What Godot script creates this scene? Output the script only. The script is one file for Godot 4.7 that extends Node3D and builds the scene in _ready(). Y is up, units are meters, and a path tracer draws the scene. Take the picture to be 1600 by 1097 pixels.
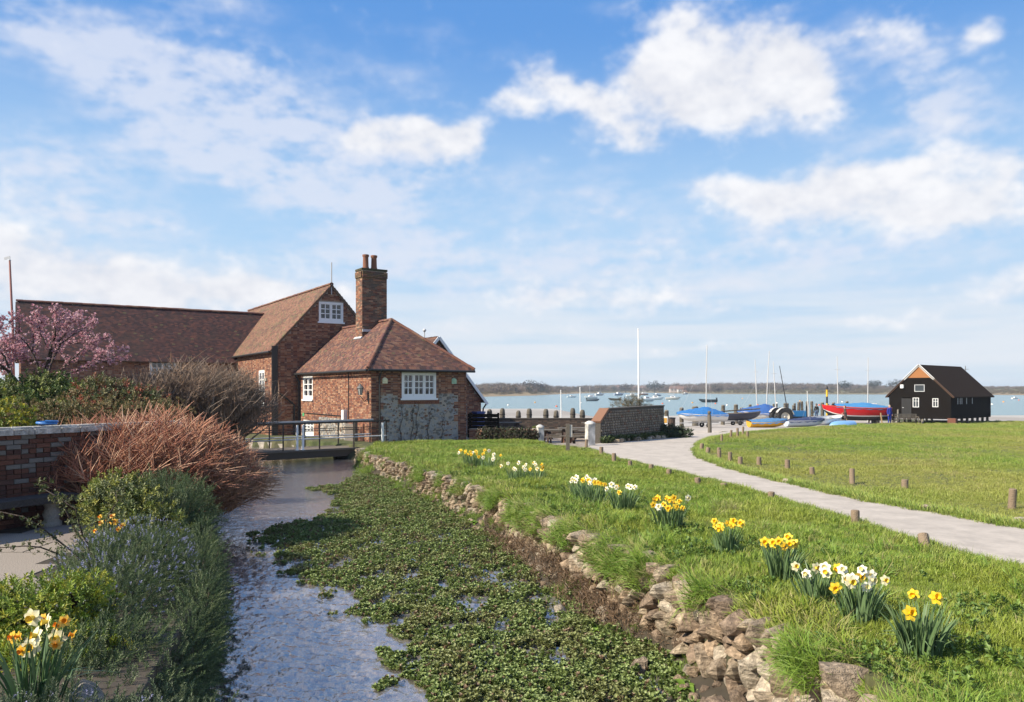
extends Node3D
# A tide mill by a harbour: stream with watercress, daffodil bank, lane, green, boats ashore, moorings and the far shore.
# Metres, y up. The near bank is y = 0; the view runs along -z and the ground falls gently towards the harbour.

var rng := RandomNumberGenerator.new()
var used := {}
var mats := {}
var tex := {}
const SUN := Vector3(-0.715, 0.60, 0.33)          # towards the sun
const SKY := 0.68          # how bright the air is next to the sun
const WATER := -0.95
const SEA := -2.1
const ORD := ["first", "second", "third", "fourth", "fifth", "sixth", "seventh", "eighth", "ninth", "tenth", "eleventh", "twelfth", "thirteenth", "fourteenth", "fifteenth", "sixteenth", "seventeenth", "eighteenth", "nineteenth", "twentieth", "twenty-first", "twenty-second", "twenty-third", "twenty-fourth", "twenty-fifth", "twenty-sixth", "twenty-seventh", "twenty-eighth"]

# ---------------------------------------------------------------- mesh collecting
class MB:
	var v := PackedVector3Array()
	var c := PackedColorArray()
	var ix := PackedInt32Array()
	var col := Color.WHITE
	func p(a: Vector3) -> int:
		v.append(a)
		c.append(col)
		return v.size() - 1
	func tri(a: Vector3, b: Vector3, d: Vector3) -> void:
		var n := v.size()
		v.append(a); v.append(b); v.append(d)
		c.append(col); c.append(col); c.append(col)
		ix.append(n); ix.append(n + 1); ix.append(n + 2)
	func quad(a: Vector3, b: Vector3, d: Vector3, e: Vector3) -> void:
		tri(a, b, d)
		tri(a, d, e)
	func hexa(q: Array) -> void:   # 0-3 lower ring, 4-7 upper ring, seen from above in order
		quad(q[0], q[1], q[2], q[3]); quad(q[7], q[6], q[5], q[4])
		for i in 4:
			var j := (i + 1) % 4
			quad(q[i], q[i + 4], q[j + 4], q[j])
	func box(ce: Vector3, s: Vector3, bs := Basis()) -> void:
		var h := s * 0.5
		var q := []
		for y in [-h.y, h.y]:
			for k in [Vector2(-1, -1), Vector2(-1, 1), Vector2(1, 1), Vector2(1, -1)]:
				q.append(ce + bs * Vector3(k.x * h.x, y, k.y * h.z))
		hexa(q)
	func bar(a: Vector3, b: Vector3, w: float, h: float) -> void:   # rectangular bar from a to b
		var d := b - a
		var l := d.length()
		if l < 0.0001:
			return
		var x := d / l
		var up := Vector3.UP if absf(x.y) < 0.95 else Vector3.FORWARD
		var z := x.cross(up).normalized()
		box((a + b) * 0.5, Vector3(l, h, w), Basis(x, z.cross(x), z))
	func tube(pts: Array, rad: Array, sides := 6) -> void:
		var n := pts.size()
		var first := v.size()
		var prev := Vector3.ZERO
		for i in n:
			var t: Vector3 = (pts[mini(i + 1, n - 1)] - pts[maxi(i - 1, 0)]).normalized()
			if prev == Vector3.ZERO:
				prev = t.cross(Vector3.UP if absf(t.y) < 0.9 else Vector3.RIGHT).normalized()
			var x := (prev - t * prev.dot(t)).normalized()
			prev = x
			var y := t.cross(x)
			for k in sides:
				var a := TAU * k / sides
				p(pts[i] + (x * cos(a) + y * sin(a)) * rad[i])
		for i in n - 1:
			for k in sides:
				var a := first + i * sides + k
				var b := first + i * sides + (k + 1) % sides
				ix.append_array([a, b, b + sides, a, b + sides, a + sides])
		for e in [0, n - 1]:
			if rad[e] > 0.003:
				for k in range(1, sides - 1):
					var q: int = first + e * sides
					tri(v[q], v[q + k], v[q + k + 1])
	func lathe(prof: Array, sides := 12, at := Vector3.ZERO, bs := Basis()) -> void:   # prof: Vector2(radius, height)
		var first := v.size()
		for q in prof:
			for k in sides:
				var a := TAU * k / sides
				p(at + bs * Vector3(cos(a) * q.x, q.y, sin(a) * q.x))
		for i in prof.size() - 1:
			for k in sides:
				var a := first + i * sides + k
				var b := first + i * sides + (k + 1) % sides
				ix.append_array([a, b, b + sides, a, b + sides, a + sides])
	func grid(pts: Array, closed := false) -> void:   # rows of equal length, smooth
		var first := v.size()
		var w: int = pts[0].size()
		for row in pts:
			for q in row:
				p(q)
		for i in pts.size() - 1:
			for k in (w if closed else w - 1):
				var a := first + i * w + k
				var b := first + i * w + (k + 1) % w
				ix.append_array([a, b, b + w, a, b + w, a + w])
	func add(o: MB, t: Transform3D) -> void:
		var n := v.size()
		for q in o.v:
			v.append(t * q)
		c.append_array(o.c)
		for q in o.ix:
			ix.append(q + n)
	func mesh() -> ArrayMesh:
		var nn := PackedVector3Array()
		nn.resize(v.size())
		for i in range(0, ix.size(), 3):
			var a := ix[i]
			var b := ix[i + 1]
			var d := ix[i + 2]
			var f := (v[d] - v[a]).cross(v[b] - v[a])
			nn[a] += f; nn[b] += f; nn[d] += f
		for i in nn.size():
			nn[i] = nn[i].normalized() if nn[i].length_squared() > 0.0 else Vector3.UP
		var arr := []
		arr.resize(Mesh.ARRAY_MAX)
		arr[Mesh.ARRAY_VERTEX] = v
		arr[Mesh.ARRAY_NORMAL] = nn
		arr[Mesh.ARRAY_COLOR] = c
		arr[Mesh.ARRAY_INDEX] = ix
		var m := ArrayMesh.new()
		if v.size():
			m.add_surface_from_arrays(Mesh.PRIMITIVE_TRIANGLES, arr)
		return m

class Scatter:
	var t: Array[Transform3D] = []
	var c := PackedColorArray()
	func add(x: Transform3D, col: Color) -> void:
		t.append(x)
		c.append(col)

# ---------------------------------------------------------------- nodes
func numbered(called: String) -> String:
	var n: int = used.get(called, 0)
	used[called] = n + 1
	return called if n == 0 else "%s_%03d" % [called, n]

func tag(o: Node, label: String, category: String, group := "", kind := "") -> Node:
	if label: o.set_meta("label", label)
	if category: o.set_meta("category", category)
	if group: o.set_meta("group", group)
	if kind: o.set_meta("kind", kind)
	return o

func thing(called: String, label: String, category: String, at := Vector3.ZERO, turn := 0.0, group := "") -> Node3D:
	var o := Node3D.new()
	o.name = numbered(called)
	add_child(o)
	o.position = at
	o.rotation.y = turn
	tag(o, label, category, group)
	return o

func part(parent: Node, called: String, shape, m: Material) -> MeshInstance3D:
	var o := MeshInstance3D.new()
	o.name = called if parent != self else numbered(called)
	o.mesh = shape.mesh() if shape is MB else shape
	o.material_override = m
	parent.add_child(o, true)
	return o

func structure(called: String, shape, m: Material) -> MeshInstance3D:
	var o := part(self, called, shape, m)
	o.set_meta("kind", "structure")
	return o

func scatter(parent: Node, called: String, s: Scatter, me, m: Material) -> MultiMeshInstance3D:
	var mm := MultiMesh.new()
	mm.transform_format = MultiMesh.TRANSFORM_3D
	mm.use_colors = true
	mm.mesh = me.mesh() if me is MB else me
	mm.instance_count = s.t.size()
	for i in s.t.size():
		mm.set_instance_transform(i, s.t[i])
		mm.set_instance_color(i, s.c[i])
	var o := MultiMeshInstance3D.new()
	o.name = called if parent != self else numbered(called)
	o.multimesh = mm
	o.material_override = m
	o.set_meta("kind", "stuff")
	parent.add_child(o, true)
	return o

# ---------------------------------------------------------------- materials
func L(r: float, g: float, b: float) -> Color:
	return Color(r, g, b)

func noise(sd: int, f: float, oct := 4, type := FastNoiseLite.TYPE_SIMPLEX_SMOOTH) -> FastNoiseLite:
	var n := FastNoiseLite.new()
	n.seed = sd
	n.frequency = f
	n.noise_type = type
	n.fractal_type = FastNoiseLite.FRACTAL_FBM
	n.fractal_octaves = oct
	return n

func noise_tex(key: String, n: FastNoiseLite, lo: float, hi: float, size := 256, stretch := Vector2(1, 1)) -> ImageTexture:
	# grey picture between lo and hi (sRGB values), tiling
	var im := n.get_seamless_image(size, size)
	im.convert(Image.FORMAT_L8)
	var d := im.get_data()
	for i in d.size():
		d[i] = int(255.0 * clampf(lo + (hi - lo) * d[i] / 255.0, 0.0, 1.0))
	im = Image.create_from_data(size, size, false, Image.FORMAT_L8, d)
	im.convert(Image.FORMAT_RGB8)
	tex[key] = ImageTexture.create_from_image(im)
	return tex[key]

func mat(key: String, lin: Color, rough := 0.8, t := "", ts := 1.0, bump := "", bs := 0.0, vc := false) -> StandardMaterial3D:
	if mats.has(key):
		return mats[key]
	var m := StandardMaterial3D.new()
	m.resource_name = key
	m.albedo_color = lin.linear_to_srgb()
	m.roughness = rough
	m.cull_mode = BaseMaterial3D.CULL_DISABLED
	m.vertex_color_use_as_albedo = vc
	if t or bump:
		m.uv1_triplanar = true
		m.uv1_scale = Vector3(ts, ts, ts)
	if t:
		m.albedo_texture = tex[t]
	if bump:
		m.heightmap_enabled = true
		m.heightmap_texture = tex[bump]
		m.heightmap_scale = bs
	mats[key] = m
	return m

func make_materials() -> void:
	noise_tex("grain", noise(1, 0.06, 4), 0.72, 1.0)
	noise_tex("patch", noise(2, 0.012, 5), 0.6, 1.0)
	var gv := noise(8, 0.01, 7)
	gv.fractal_gain = 0.72
	noise_tex("gravel", gv, 0.83, 1.03, 1024)
	noise_tex("rough", gv, 0.5, 1.2, 512)
	noise_tex("speck", noise(3, 0.22, 2), 0.55, 1.0)
	noise_tex("bumpy", noise(4, 0.05, 5), 0.0, 1.0)
	noise_tex("fine", noise(5, 0.18, 3), 0.0, 1.0)
	var rip := noise(6, 0.03, 4)
	rip.domain_warp_enabled = true
	rip.domain_warp_amplitude = 18.0
	noise_tex("ripple", rip, 0.0, 1.0, 512)
	mat("brick", L(1, 1, 1), 0.9, "speck", 3.0, "fine", 0.3, true)
	mat("mortar", L(0.5, 0.44, 0.37), 0.95, "grain", 2.0)
	mat("garden_mortar", L(0.2, 0.17, 0.15), 0.95, "grain", 2.0)
	mat("tile", L(1, 1, 1), 0.9, "speck", 2.0, "", 0.0, true)
	mat("roof_under", L(0.2, 0.14, 0.1), 0.9, "grain", 1.0)
	mat("flint", L(1, 1, 1), 0.75, "speck", 3.0, "fine", 0.5, true)
	mat("white_paint", L(0.78, 0.79, 0.8), 0.45)
	mat("white_wall", L(0.72, 0.71, 0.68), 0.8, "patch", 0.8)
	mat("black_iron", L(0.02, 0.02, 0.022), 0.5)
	mat("brown_iron", L(0.05, 0.035, 0.03), 0.6, "speck", 2.0)
	mat("grey_metal", L(0.42, 0.43, 0.45), 0.45)
	mat("mast_alloy", L(0.5, 0.5, 0.5), 0.5)
	mat("lead", L(0.5, 0.52, 0.55), 0.6)
	mat("stone", L(1, 1, 1), 0.92, "rough", 0.7, "rough", 6.0, true)
	mat("pale_stone", L(0.45, 0.42, 0.37), 0.9, "speck", 1.5, "bumpy", 1.5)
	mat("concrete", L(0.36, 0.33, 0.29), 0.9, "patch", 0.7, "fine", 0.4)
	mat("old_wood", L(0.22, 0.19, 0.155), 0.85, "speck", 1.4, "bumpy", 1.0)
	mat("stake_wood", L(0.40, 0.30, 0.21), 0.9, "speck", 3.0, "bumpy", 1.0)
	mat("pile_wood", L(0.17, 0.15, 0.12), 0.9, "patch", 1.0, "bumpy", 2.0)
	mat("black_board", L(0.017, 0.0135, 0.0115), 0.8, "speck", 0.8, "bumpy", 0.8)
	mats["black_board"].metallic_specular = 0.15
	mat("tar_roof", L(0.05, 0.034, 0.026), 0.92, "speck", 1.2, "fine", 0.8)
	mats["tar_roof"].metallic_specular = 0.15
	mat("orange_wood", L(0.42, 0.17, 0.05), 0.75, "grain", 1.0)
	mat("bark", L(0.09, 0.065, 0.05), 0.9, "speck", 2.0, "bumpy", 1.5)
	mat("twig", L(1, 1, 1), 0.8, "", 1.0, "", 0.0, true)
	for k in [["leaf", 0.55], ["grass", 0.6], ["petal", 0.6], ["gloss_leaf", 0.55]]:
		var m := mat(k[0], L(1, 1, 1), k[1], "", 1.0, "", 0.0, true)
		m.backlight_enabled = true
		m.backlight = Color(0.55, 0.55, 0.5)
	mat("road", L(0.46, 0.415, 0.37), 0.95, "gravel", 0.13, "fine", 0.6)
	mat("paving", L(0.4, 0.34, 0.29), 0.9, "patch", 1.2, "fine", 0.5)
	mat("terrace", L(0.4, 0.35, 0.28), 0.95, "speck", 0.6, "fine", 0.6)
	mat("ground", L(1, 1, 1), 0.95, "grain", 0.35, "bumpy", 2.0, true)
	mats["ground"].uv1_world_triplanar = true
	var w := mat("stream_water", L(0.50, 0.455, 0.43), 0.07, "", 1.1, "ripple", 0.8)
	w.metallic = 0.8
	w.uv1_world_triplanar = true
	w.metallic_specular = 1.0
	var sw := mat("sea_water", L(0.17, 0.27, 0.29), 0.2, "", 0.16, "ripple", 20.0)
	sw.uv1_world_triplanar = true
	var g := mat("glass", L(0.9, 0.95, 1.0), 0.03)
	g.transparency = BaseMaterial3D.TRANSPARENCY_ALPHA
	g.albedo_color = Color(0.3, 0.34, 0.36, 0.03)
	mat("curtain", L(0.7, 0.7, 0.68), 0.9)
	mat("lamp_glass", L(0.4, 0.4, 0.38), 0.12)
	mat("floor_boards", L(0.26, 0.19, 0.13), 0.8, "grain", 1.0)
	mat("terracotta", L(0.36, 0.15, 0.09), 0.85, "speck", 2.0)
	mat("rubber", L(0.02, 0.02, 0.021), 0.75)
	mat("people", L(1, 1, 1), 0.85, "", 1.0, "", 0.0, true)

func paint(lin: Color, rough := 0.4) -> StandardMaterial3D:
	return mat("paint_%s_%.2f" % [lin.to_html(), rough], lin, rough)

func cloth(lin: Color) -> StandardMaterial3D:
	var m := mat("cloth_" + lin.to_html(), lin, 0.8, "grain", 0.5, "bumpy", 1.6)
	return m

# ---------------------------------------------------------------- lie of the land
func lerp_table(xs: Array, ys: Array, x: float) -> float:
	if x <= xs[0]:
		return ys[0]
	for i in range(1, xs.size()):
		if x < xs[i]:
			return lerpf(ys[i - 1], ys[i], (x - xs[i - 1]) / (xs[i] - xs[i - 1]))
	return ys[-1]

const FALL_D := [0.0, 5.0, 13.0, 33.0, 50.0, 72.0]
const FALL_Y := [0.0, 0.0, -0.18, -0.45, -0.8, -1.4]
const EDGE_R_D := [1.0, 4.4, 6.2, 7.8, 9.1, 11.4, 15.5, 19.2, 24.4, 26.8, 30.2, 35.0, 40.0]
const EDGE_R_X := [2.6, 2.2, 2.04, 1.74, 1.34, 0.72, -0.42, -1.9, -4.1, -5.1, -6.05, -10.7, -15.0]
const EDGE_L_D := [1.0, 3.0, 6.8, 8.9, 12.2, 18.2, 20.5, 27.3, 31.0, 35.0, 40.0]
const EDGE_L_X := [-1.3, -1.6, -2.75, -3.56, -5.07, -7.7, -8.4, -9.4, -10.8, -14.0, -18.5]
const SHORE_X := [-60.0, 8.0, 9.5, 13.0, 18.5, 24.0, 40.0, 50.0, 60.0, 110.0]
const SHORE_D := [47.0, 47.0, 51.0, 58.0, 68.5, 79.0, 84.0, 80.0, 79.0, 84.0]
const FAR_A := [-1.2, -0.04, 0.03, 0.10, 0.17, 0.21, 0.28, 0.5, 0.67, 1.2]      # x / depth
const FAR_D := [400.0, 430.0, 520.0, 850.0, 1050.0, 820.0, 700.0, 620.0, 560.0, 520.0]

func fall(d: float) -> float:
	return lerp_table(FALL_D, FALL_Y, d)
func edge_r(d: float) -> float:
	return lerp_table(EDGE_R_D, EDGE_R_X, d)
func edge_l(d: float) -> float:
	return lerp_table(EDGE_L_D, EDGE_L_X, d)
func far_shore(x: float, d: float) -> float:
	return lerp_table(FAR_A, FAR_D, x / maxf(d, 0.1))

func in_stream(x: float, d: float) -> bool:
	return d < 42.0 and x > edge_l(d) and x < edge_r(d)

func left_ground(x: float, d: float) -> float:
	if d < 7.5 and x > -4.2:
		return lerpf(0.25, -0.15, clampf((d - 4.0) / 3.5, 0, 1))
	return lerpf(-0.3, fall(d), clampf((d - 20.0) / 12.0, 0, 1))

func ground_y(x: float, z: float) -> float:
	var d := -z
	if d < 0.0:
		return 0.0
	if in_stream(x, d):
		var e := edge_r(d) - x          # a bank of earth slipped against the wall
		var w := 0.55 + 0.2 * sin(d * 1.3) + 0.12 * sin(d * 3.1)
		if e < w and d < 28.0:
			return lerpf(-0.62 - 0.1 * sin(d * 2.0), -1.1, clampf(e / w, 0, 1))
		return -1.5
	var s := d - lerp_table(SHORE_X, SHORE_D, x)
	if s > 0.0:
		var far := d - far_shore(x, d)
		if far > -60.0:
			return minf(-2.9 + (far + 60.0) * 0.0145, -1.95) if far < 0.0 else minf(-1.95 + far * 0.02, 3.4)
		return maxf(lerpf(-1.5, -1.7, clampf(s / 4.0, 0, 1)) - s * lerpf(0.0036, 0.011, smoothstep(8.0, 16.0, x)), -3.2)
	if d < 42.0 and x <= edge_l(d):
		return left_ground(x, d)
	if in_yard(x, d):
		return yard(d)
	return fall(d)

func in_yard(x: float, d: float) -> bool:
	return d > 31.5 and d < 46.6 and x > -2.4 + maxf(0.0, (35.0 - d) * 1.7) and x < 3.2 + (d - 31.9) * 0.66

func yard(d: float) -> float:
	return lerpf(fall(d), -1.08, smoothstep(30.0, 41.0, d))

# ---------------------------------------------------------------- ground, water, lane
func make_sky() -> ImageTexture:
	var W := 3584
	var H := 1792
	var im := Image.create(W, H, false, Image.FORMAT_RGBF)
	var n1 := noise(11, 1.0, 6)
	n1.fractal_gain = 0.55
	var n2 := noise(12, 1.0, 4)
	var n3 := noise(13, 1.0, 3)
	# clouds that stand in the view: azimuth, elevation (as slopes), half width, half height, lean, strength, softness
	var heaps := [[0.275, 0.416, 0.117, 0.058, 0.00, 1.10], [0.367, 0.441, 0.067, 0.046, 0.00, 1.00], [0.388, 0.391, 0.050, 0.046, 0.00, 0.90], [0.200, 0.416, 0.058, 0.037, 0.00, 0.90], [0.217, 0.374, 0.071, 0.042, 0.00, 1.00], [0.150, 0.333, 0.050, 0.029, 0.00, 0.90], [0.108, 0.370, 0.058, 0.030, 0.00, 0.90], [0.050, 0.399, 0.054, 0.027, -0.20, 0.90], [0.004, 0.370, 0.042, 0.022, -0.20, 0.75], [0.308, 0.362, 0.092, 0.027, 0.00, 0.80], [0.258, 0.474, 0.092, 0.025, 0.00, 0.70], [-0.196, 0.331, 0.040, 0.028, 0.00, 0.95], [-0.133, 0.318, 0.054, 0.033, 0.00, 1.05], [-0.062, 0.320, 0.046, 0.038, 0.00, 1.05], [-0.092, 0.345, 0.050, 0.018, 0.00, 0.70], [-0.167, 0.349, 0.050, 0.013, 0.00, 0.50], [0.283, 0.266, 0.054, 0.033, 0.00, 0.72], [0.346, 0.237, 0.075, 0.040, 0.00, 0.85], [0.425, 0.270, 0.100, 0.038, 0.20, 0.85], [0.508, 0.237, 0.133, 0.042, 0.00, 0.90], [0.608, 0.249, 0.108, 0.050, 0.00, 0.90], [0.650, 0.291, 0.058, 0.025, 0.00, 0.60], [0.542, 0.299, 0.075, 0.021, 0.20, 0.50], [0.617, 0.468, 0.035, 0.022, 0.30, 0.75], [0.508, 0.458, 0.050, 0.029, -0.30, 0.50], [0.542, 0.370, 0.042, 0.033, -0.50, 0.50], [0.458, 0.474, 0.033, 0.025, 0.00, 0.40], [-0.592, 0.141, 0.233, 0.052, -0.06, 1.15], [-0.408, 0.128, 0.183, 0.035, -0.06, 1.00], [-0.650, 0.195, 0.100, 0.033, -0.10, 0.90], [-0.275, 0.128, 0.100, 0.012, 0.00, 0.60], [-0.583, 0.241, 0.125, 0.021, -0.30, 0.45], [0.117, 0.231, 0.030, 0.011, 0.20, 0.50], [-0.175, 0.224, 0.025, 0.007, 0.00, 0.45], [0.083, 0.122, 0.158, 0.027, 0.00, 0.75], [0.267, 0.109, 0.133, 0.012, 0.00, 0.50], [0.642, 0.141, 0.067, 0.027, 0.40, 0.65], [0.500, 0.091, 0.183, 0.013, 0.00, 0.50], [-0.067, 0.074, 0.167, 0.010, 0.00, 0.50], [0.167, 0.058, 0.217, 0.007, 0.00, 0.40]]
	var veils := [[0.083, 0.258, 0.217, 0.050, 0.00, 0.40], [-0.167, 0.407, 0.100, 0.042, -0.20, 0.35], [-0.083, 0.458, 0.125, 0.025, -0.20, 0.30], [0.442, 0.333, 0.100, 0.033, 0.00, 0.35], [-0.167, 0.174, 0.217, 0.033, 0.00, 0.45], [-0.492, 0.441, 0.158, 0.046, -0.15, 0.80], [-0.392, 0.366, 0.192, 0.079, -0.35, 1.10], [-0.283, 0.291, 0.167, 0.062, -0.30, 1.05], [-0.592, 0.291, 0.142, 0.046, -0.20, 0.75], [-0.542, 0.220, 0.125, 0.025, -0.20, 0.60], [0.533, 0.416, 0.125, 0.075, -0.30, 0.60], [0.583, 0.341, 0.092, 0.050, 0.00, 0.45], [-0.633, 0.482, 0.058, 0.033, 0.00, 0.50], [0.417, 0.174, 0.275, 0.050, 0.00, 0.60], [0.042, 0.158, 0.317, 0.050, 0.00, 0.50], [-0.375, 0.499, 0.100, 0.021, 0.00, 0.40], [0.167, 0.499, 0.100, 0.017, 0.00, 0.50]]
	for y in H / 2 + 4:
		var el := (0.5 - (y + 0.5) / H) * PI
		var se := sin(maxf(el, 0.0))
		var te := tan(minf(maxf(el, 0.0), 1.45))
		for x in W:
			var az := wrapf((x + 0.5) / W * TAU, -PI, PI)
			var dir := Vector3(sin(az) * cos(el), se, -cos(az) * cos(el))
			# clear air: deep blue overhead, paler and whiter down to the horizon
			var k := clampf(te / 0.52, 0.0, 1.0)
			var blue := L(0.60, 0.70, 0.79).lerp(L(0.40, 0.60, 0.83), smoothstep(0.0, 0.38, k)).lerp(L(0.125, 0.32, 0.70), smoothstep(0.3, 0.95, k)).lerp(L(0.07, 0.2, 0.52), smoothstep(0.27, 1.0, se))
			var heap := 0.0
			var veil := 0.0
			var front := cos(az)
			var inside := smoothstep(0.55, 0.78, front)
			if inside > 0.0 and te < 0.9:
				var a := tan(az) + n2.get_noise_3d(dir.x * 9.0, dir.y * 12.0, dir.z * 9.0) * 0.03
				var e := te / front + n2.get_noise_3d(dir.x * 9.0 + 7.0, dir.y * 12.0, dir.z * 9.0) * 0.022
				for q in heaps:
					var qx: float = a - q[0]
					var qy: float = e - q[1] - qx * q[4]
					var r: float = (qx / q[2]) * (qx / q[2]) + (qy / q[3]) * (qy / q[3])
					if r < 3.0:
						heap += q[5] * exp(-r * 1.3)
				for q in veils:
					var qx: float = a - q[0]
					var qy: float = e - q[1] - qx * q[4]
					var r: float = (qx / q[2]) * (qx / q[2]) + (qy / q[3]) * (qy / q[3])
					if r < 4.0:
						veil += q[5] * exp(-r)
				heap *= inside
				veil *= inside
			var rest := maxf(1.0 - inside, smoothstep(0.5, 0.62, te / maxf(front, 0.05)))
			if rest > 0.0:
				var pl := Vector2(dir.x, dir.z) / (dir.y + 0.18)
				heap += rest * clampf(n3.get_noise_2d(pl.x * 0.9 + 3.0, pl.y * 0.9) * 2.4 - 0.05, 0.0, 1.1)
				veil += rest * clampf(n3.get_noise_2d(pl.x * 0.6 + 9.0, pl.y * 0.6) * 2.2 + 0.2, 0.0, 0.8)
			var f := n1.get_noise_3d(dir.x * 7.0, dir.y * 11.0, dir.z * 7.0)
			var f2 := n1.get_noise_3d(dir.x * 16.0 + 20.0, dir.y * 26.0, dir.z * 16.0)
			var f3 := n1.get_noise_3d(dir.x * 38.0 + 5.0, dir.y * 58.0, dir.z * 38.0)
			var st := n1.get_noise_3d(dir.x * 6.0 + dir.y * 9.0, dir.y * 26.0 - dir.x * 5.0, dir.z * 6.0 + 40.0)
			var dh := smoothstep(0.10, 1.1, minf(heap, 1.35) * (0.92 + f * 0.5) + f * 0.24 + f2 * 0.36 + f3 * 0.26)
			var dv := smoothstep(0.05, 1.1, minf(veil + heap * 0.55, 1.0) * (0.85 + st * 1.0 + f2 * 0.6 + f3 * 0.4)) * 0.78
			var low := smoothstep(0.24, 0.03, te) * smoothstep(-0.4, 0.4, n1.get_noise_3d(dir.x * 2.5, dir.y * 34.0 + 5.0, dir.z * 2.5)) * 0.75
			var lit := clampf(0.62 + f * 0.6 + f2 * 0.5 + f3 * 0.3, 0.0, 1.0)
			var white := L(0.64, 0.66, 0.73).lerp(L(0.87, 0.87, 0.89), lit)
			var c := blue.lerp(L(0.68, 0.72, 0.83), dv).lerp(L(0.74, 0.77, 0.82), low).lerp(white, dh * 0.93)
			c = Color(c.r * SKY, c.g * SKY, c.b * SKY)
			im.set_pixel(x, y, c)
	# under the horizon: what the air there shows
	var under := L(0.45 * SKY, 0.5 * SKY, 0.52 * SKY)
	im.fill_rect(Rect2i(0, H / 2 + 4, W, H / 2 - 4), under)
	return ImageTexture.create_from_image(im)

func strip(a: Array, b: Array, lift: float, step := 0.35, across := 8) -> MB:
	# a sheet between two lines of (x, z) points, laid on the ground
	var ca := resample(a, 120 if step < 0.5 else 60)
	var cb := resample(b, 120 if step < 0.5 else 60)
	var rows := []
	for i in ca.size():
		var row := []
		for k in across + 1:
			var q: Vector2 = ca[i].lerp(cb[i], float(k) / across)
			row.append(Vector3(q.x, (yard(-q.y) if in_yard(q.x, -q.y) else fall(-q.y)) + lift, q.y))
		rows.append(row)
	var mb := MB.new()
	mb.grid(rows)
	return mb

func resample(a: Array, n: int) -> Array:
	var len := [0.0]
	for i in range(1, a.size()):
		len.append(len[-1] + a[i].distance_to(a[i - 1]))
	var out := []
	var j := 1
	for i in n + 1:
		var s: float = len[-1] * i / n
		while j < a.size() - 1 and len[j] < s:
			j += 1
		out.append(a[j - 1].lerp(a[j], clampf((s - len[j - 1]) / maxf(len[j] - len[j - 1], 0.0001), 0, 1)))
	return out

const LANE_L := [Vector2(9.0, -1.5), Vector2(6.6, -4.6), Vector2(5.2, -7.0), Vector2(5.0, -8.6), Vector2(4.94, -10.9), Vector2(4.72, -13.7), Vector2(4.27, -17.1), Vector2(3.84, -19.2), Vector2(3.1, -23.3), Vector2(2.7, -28.0), Vector2(3.1, -30.2), Vector2(3.7, -32.0)]
const LANE_R := [Vector2(12.5, -5.5), Vector2(9.6, -8.0), Vector2(7.03, -10.5), Vector2(6.69, -12.35), Vector2(6.24, -14.0), Vector2(5.96, -16.4), Vector2(5.69, -20.1), Vector2(5.9, -24.1), Vector2(6.51, -27.1), Vector2(7.97, -32.4)]
const GREEN_EDGE := [Vector2(7.97, -32.4), Vector2(9.6, -37.0), Vector2(13.0, -43.5), Vector2(17.2, -49.2), Vector2(24.5, -58.7), Vector2(31.0, -68.0), Vector2(37.0, -73.5), Vector2(48.0, -78.0), Vector2(75.0, -79.5), Vector2(100.0, -82.0)]

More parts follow.
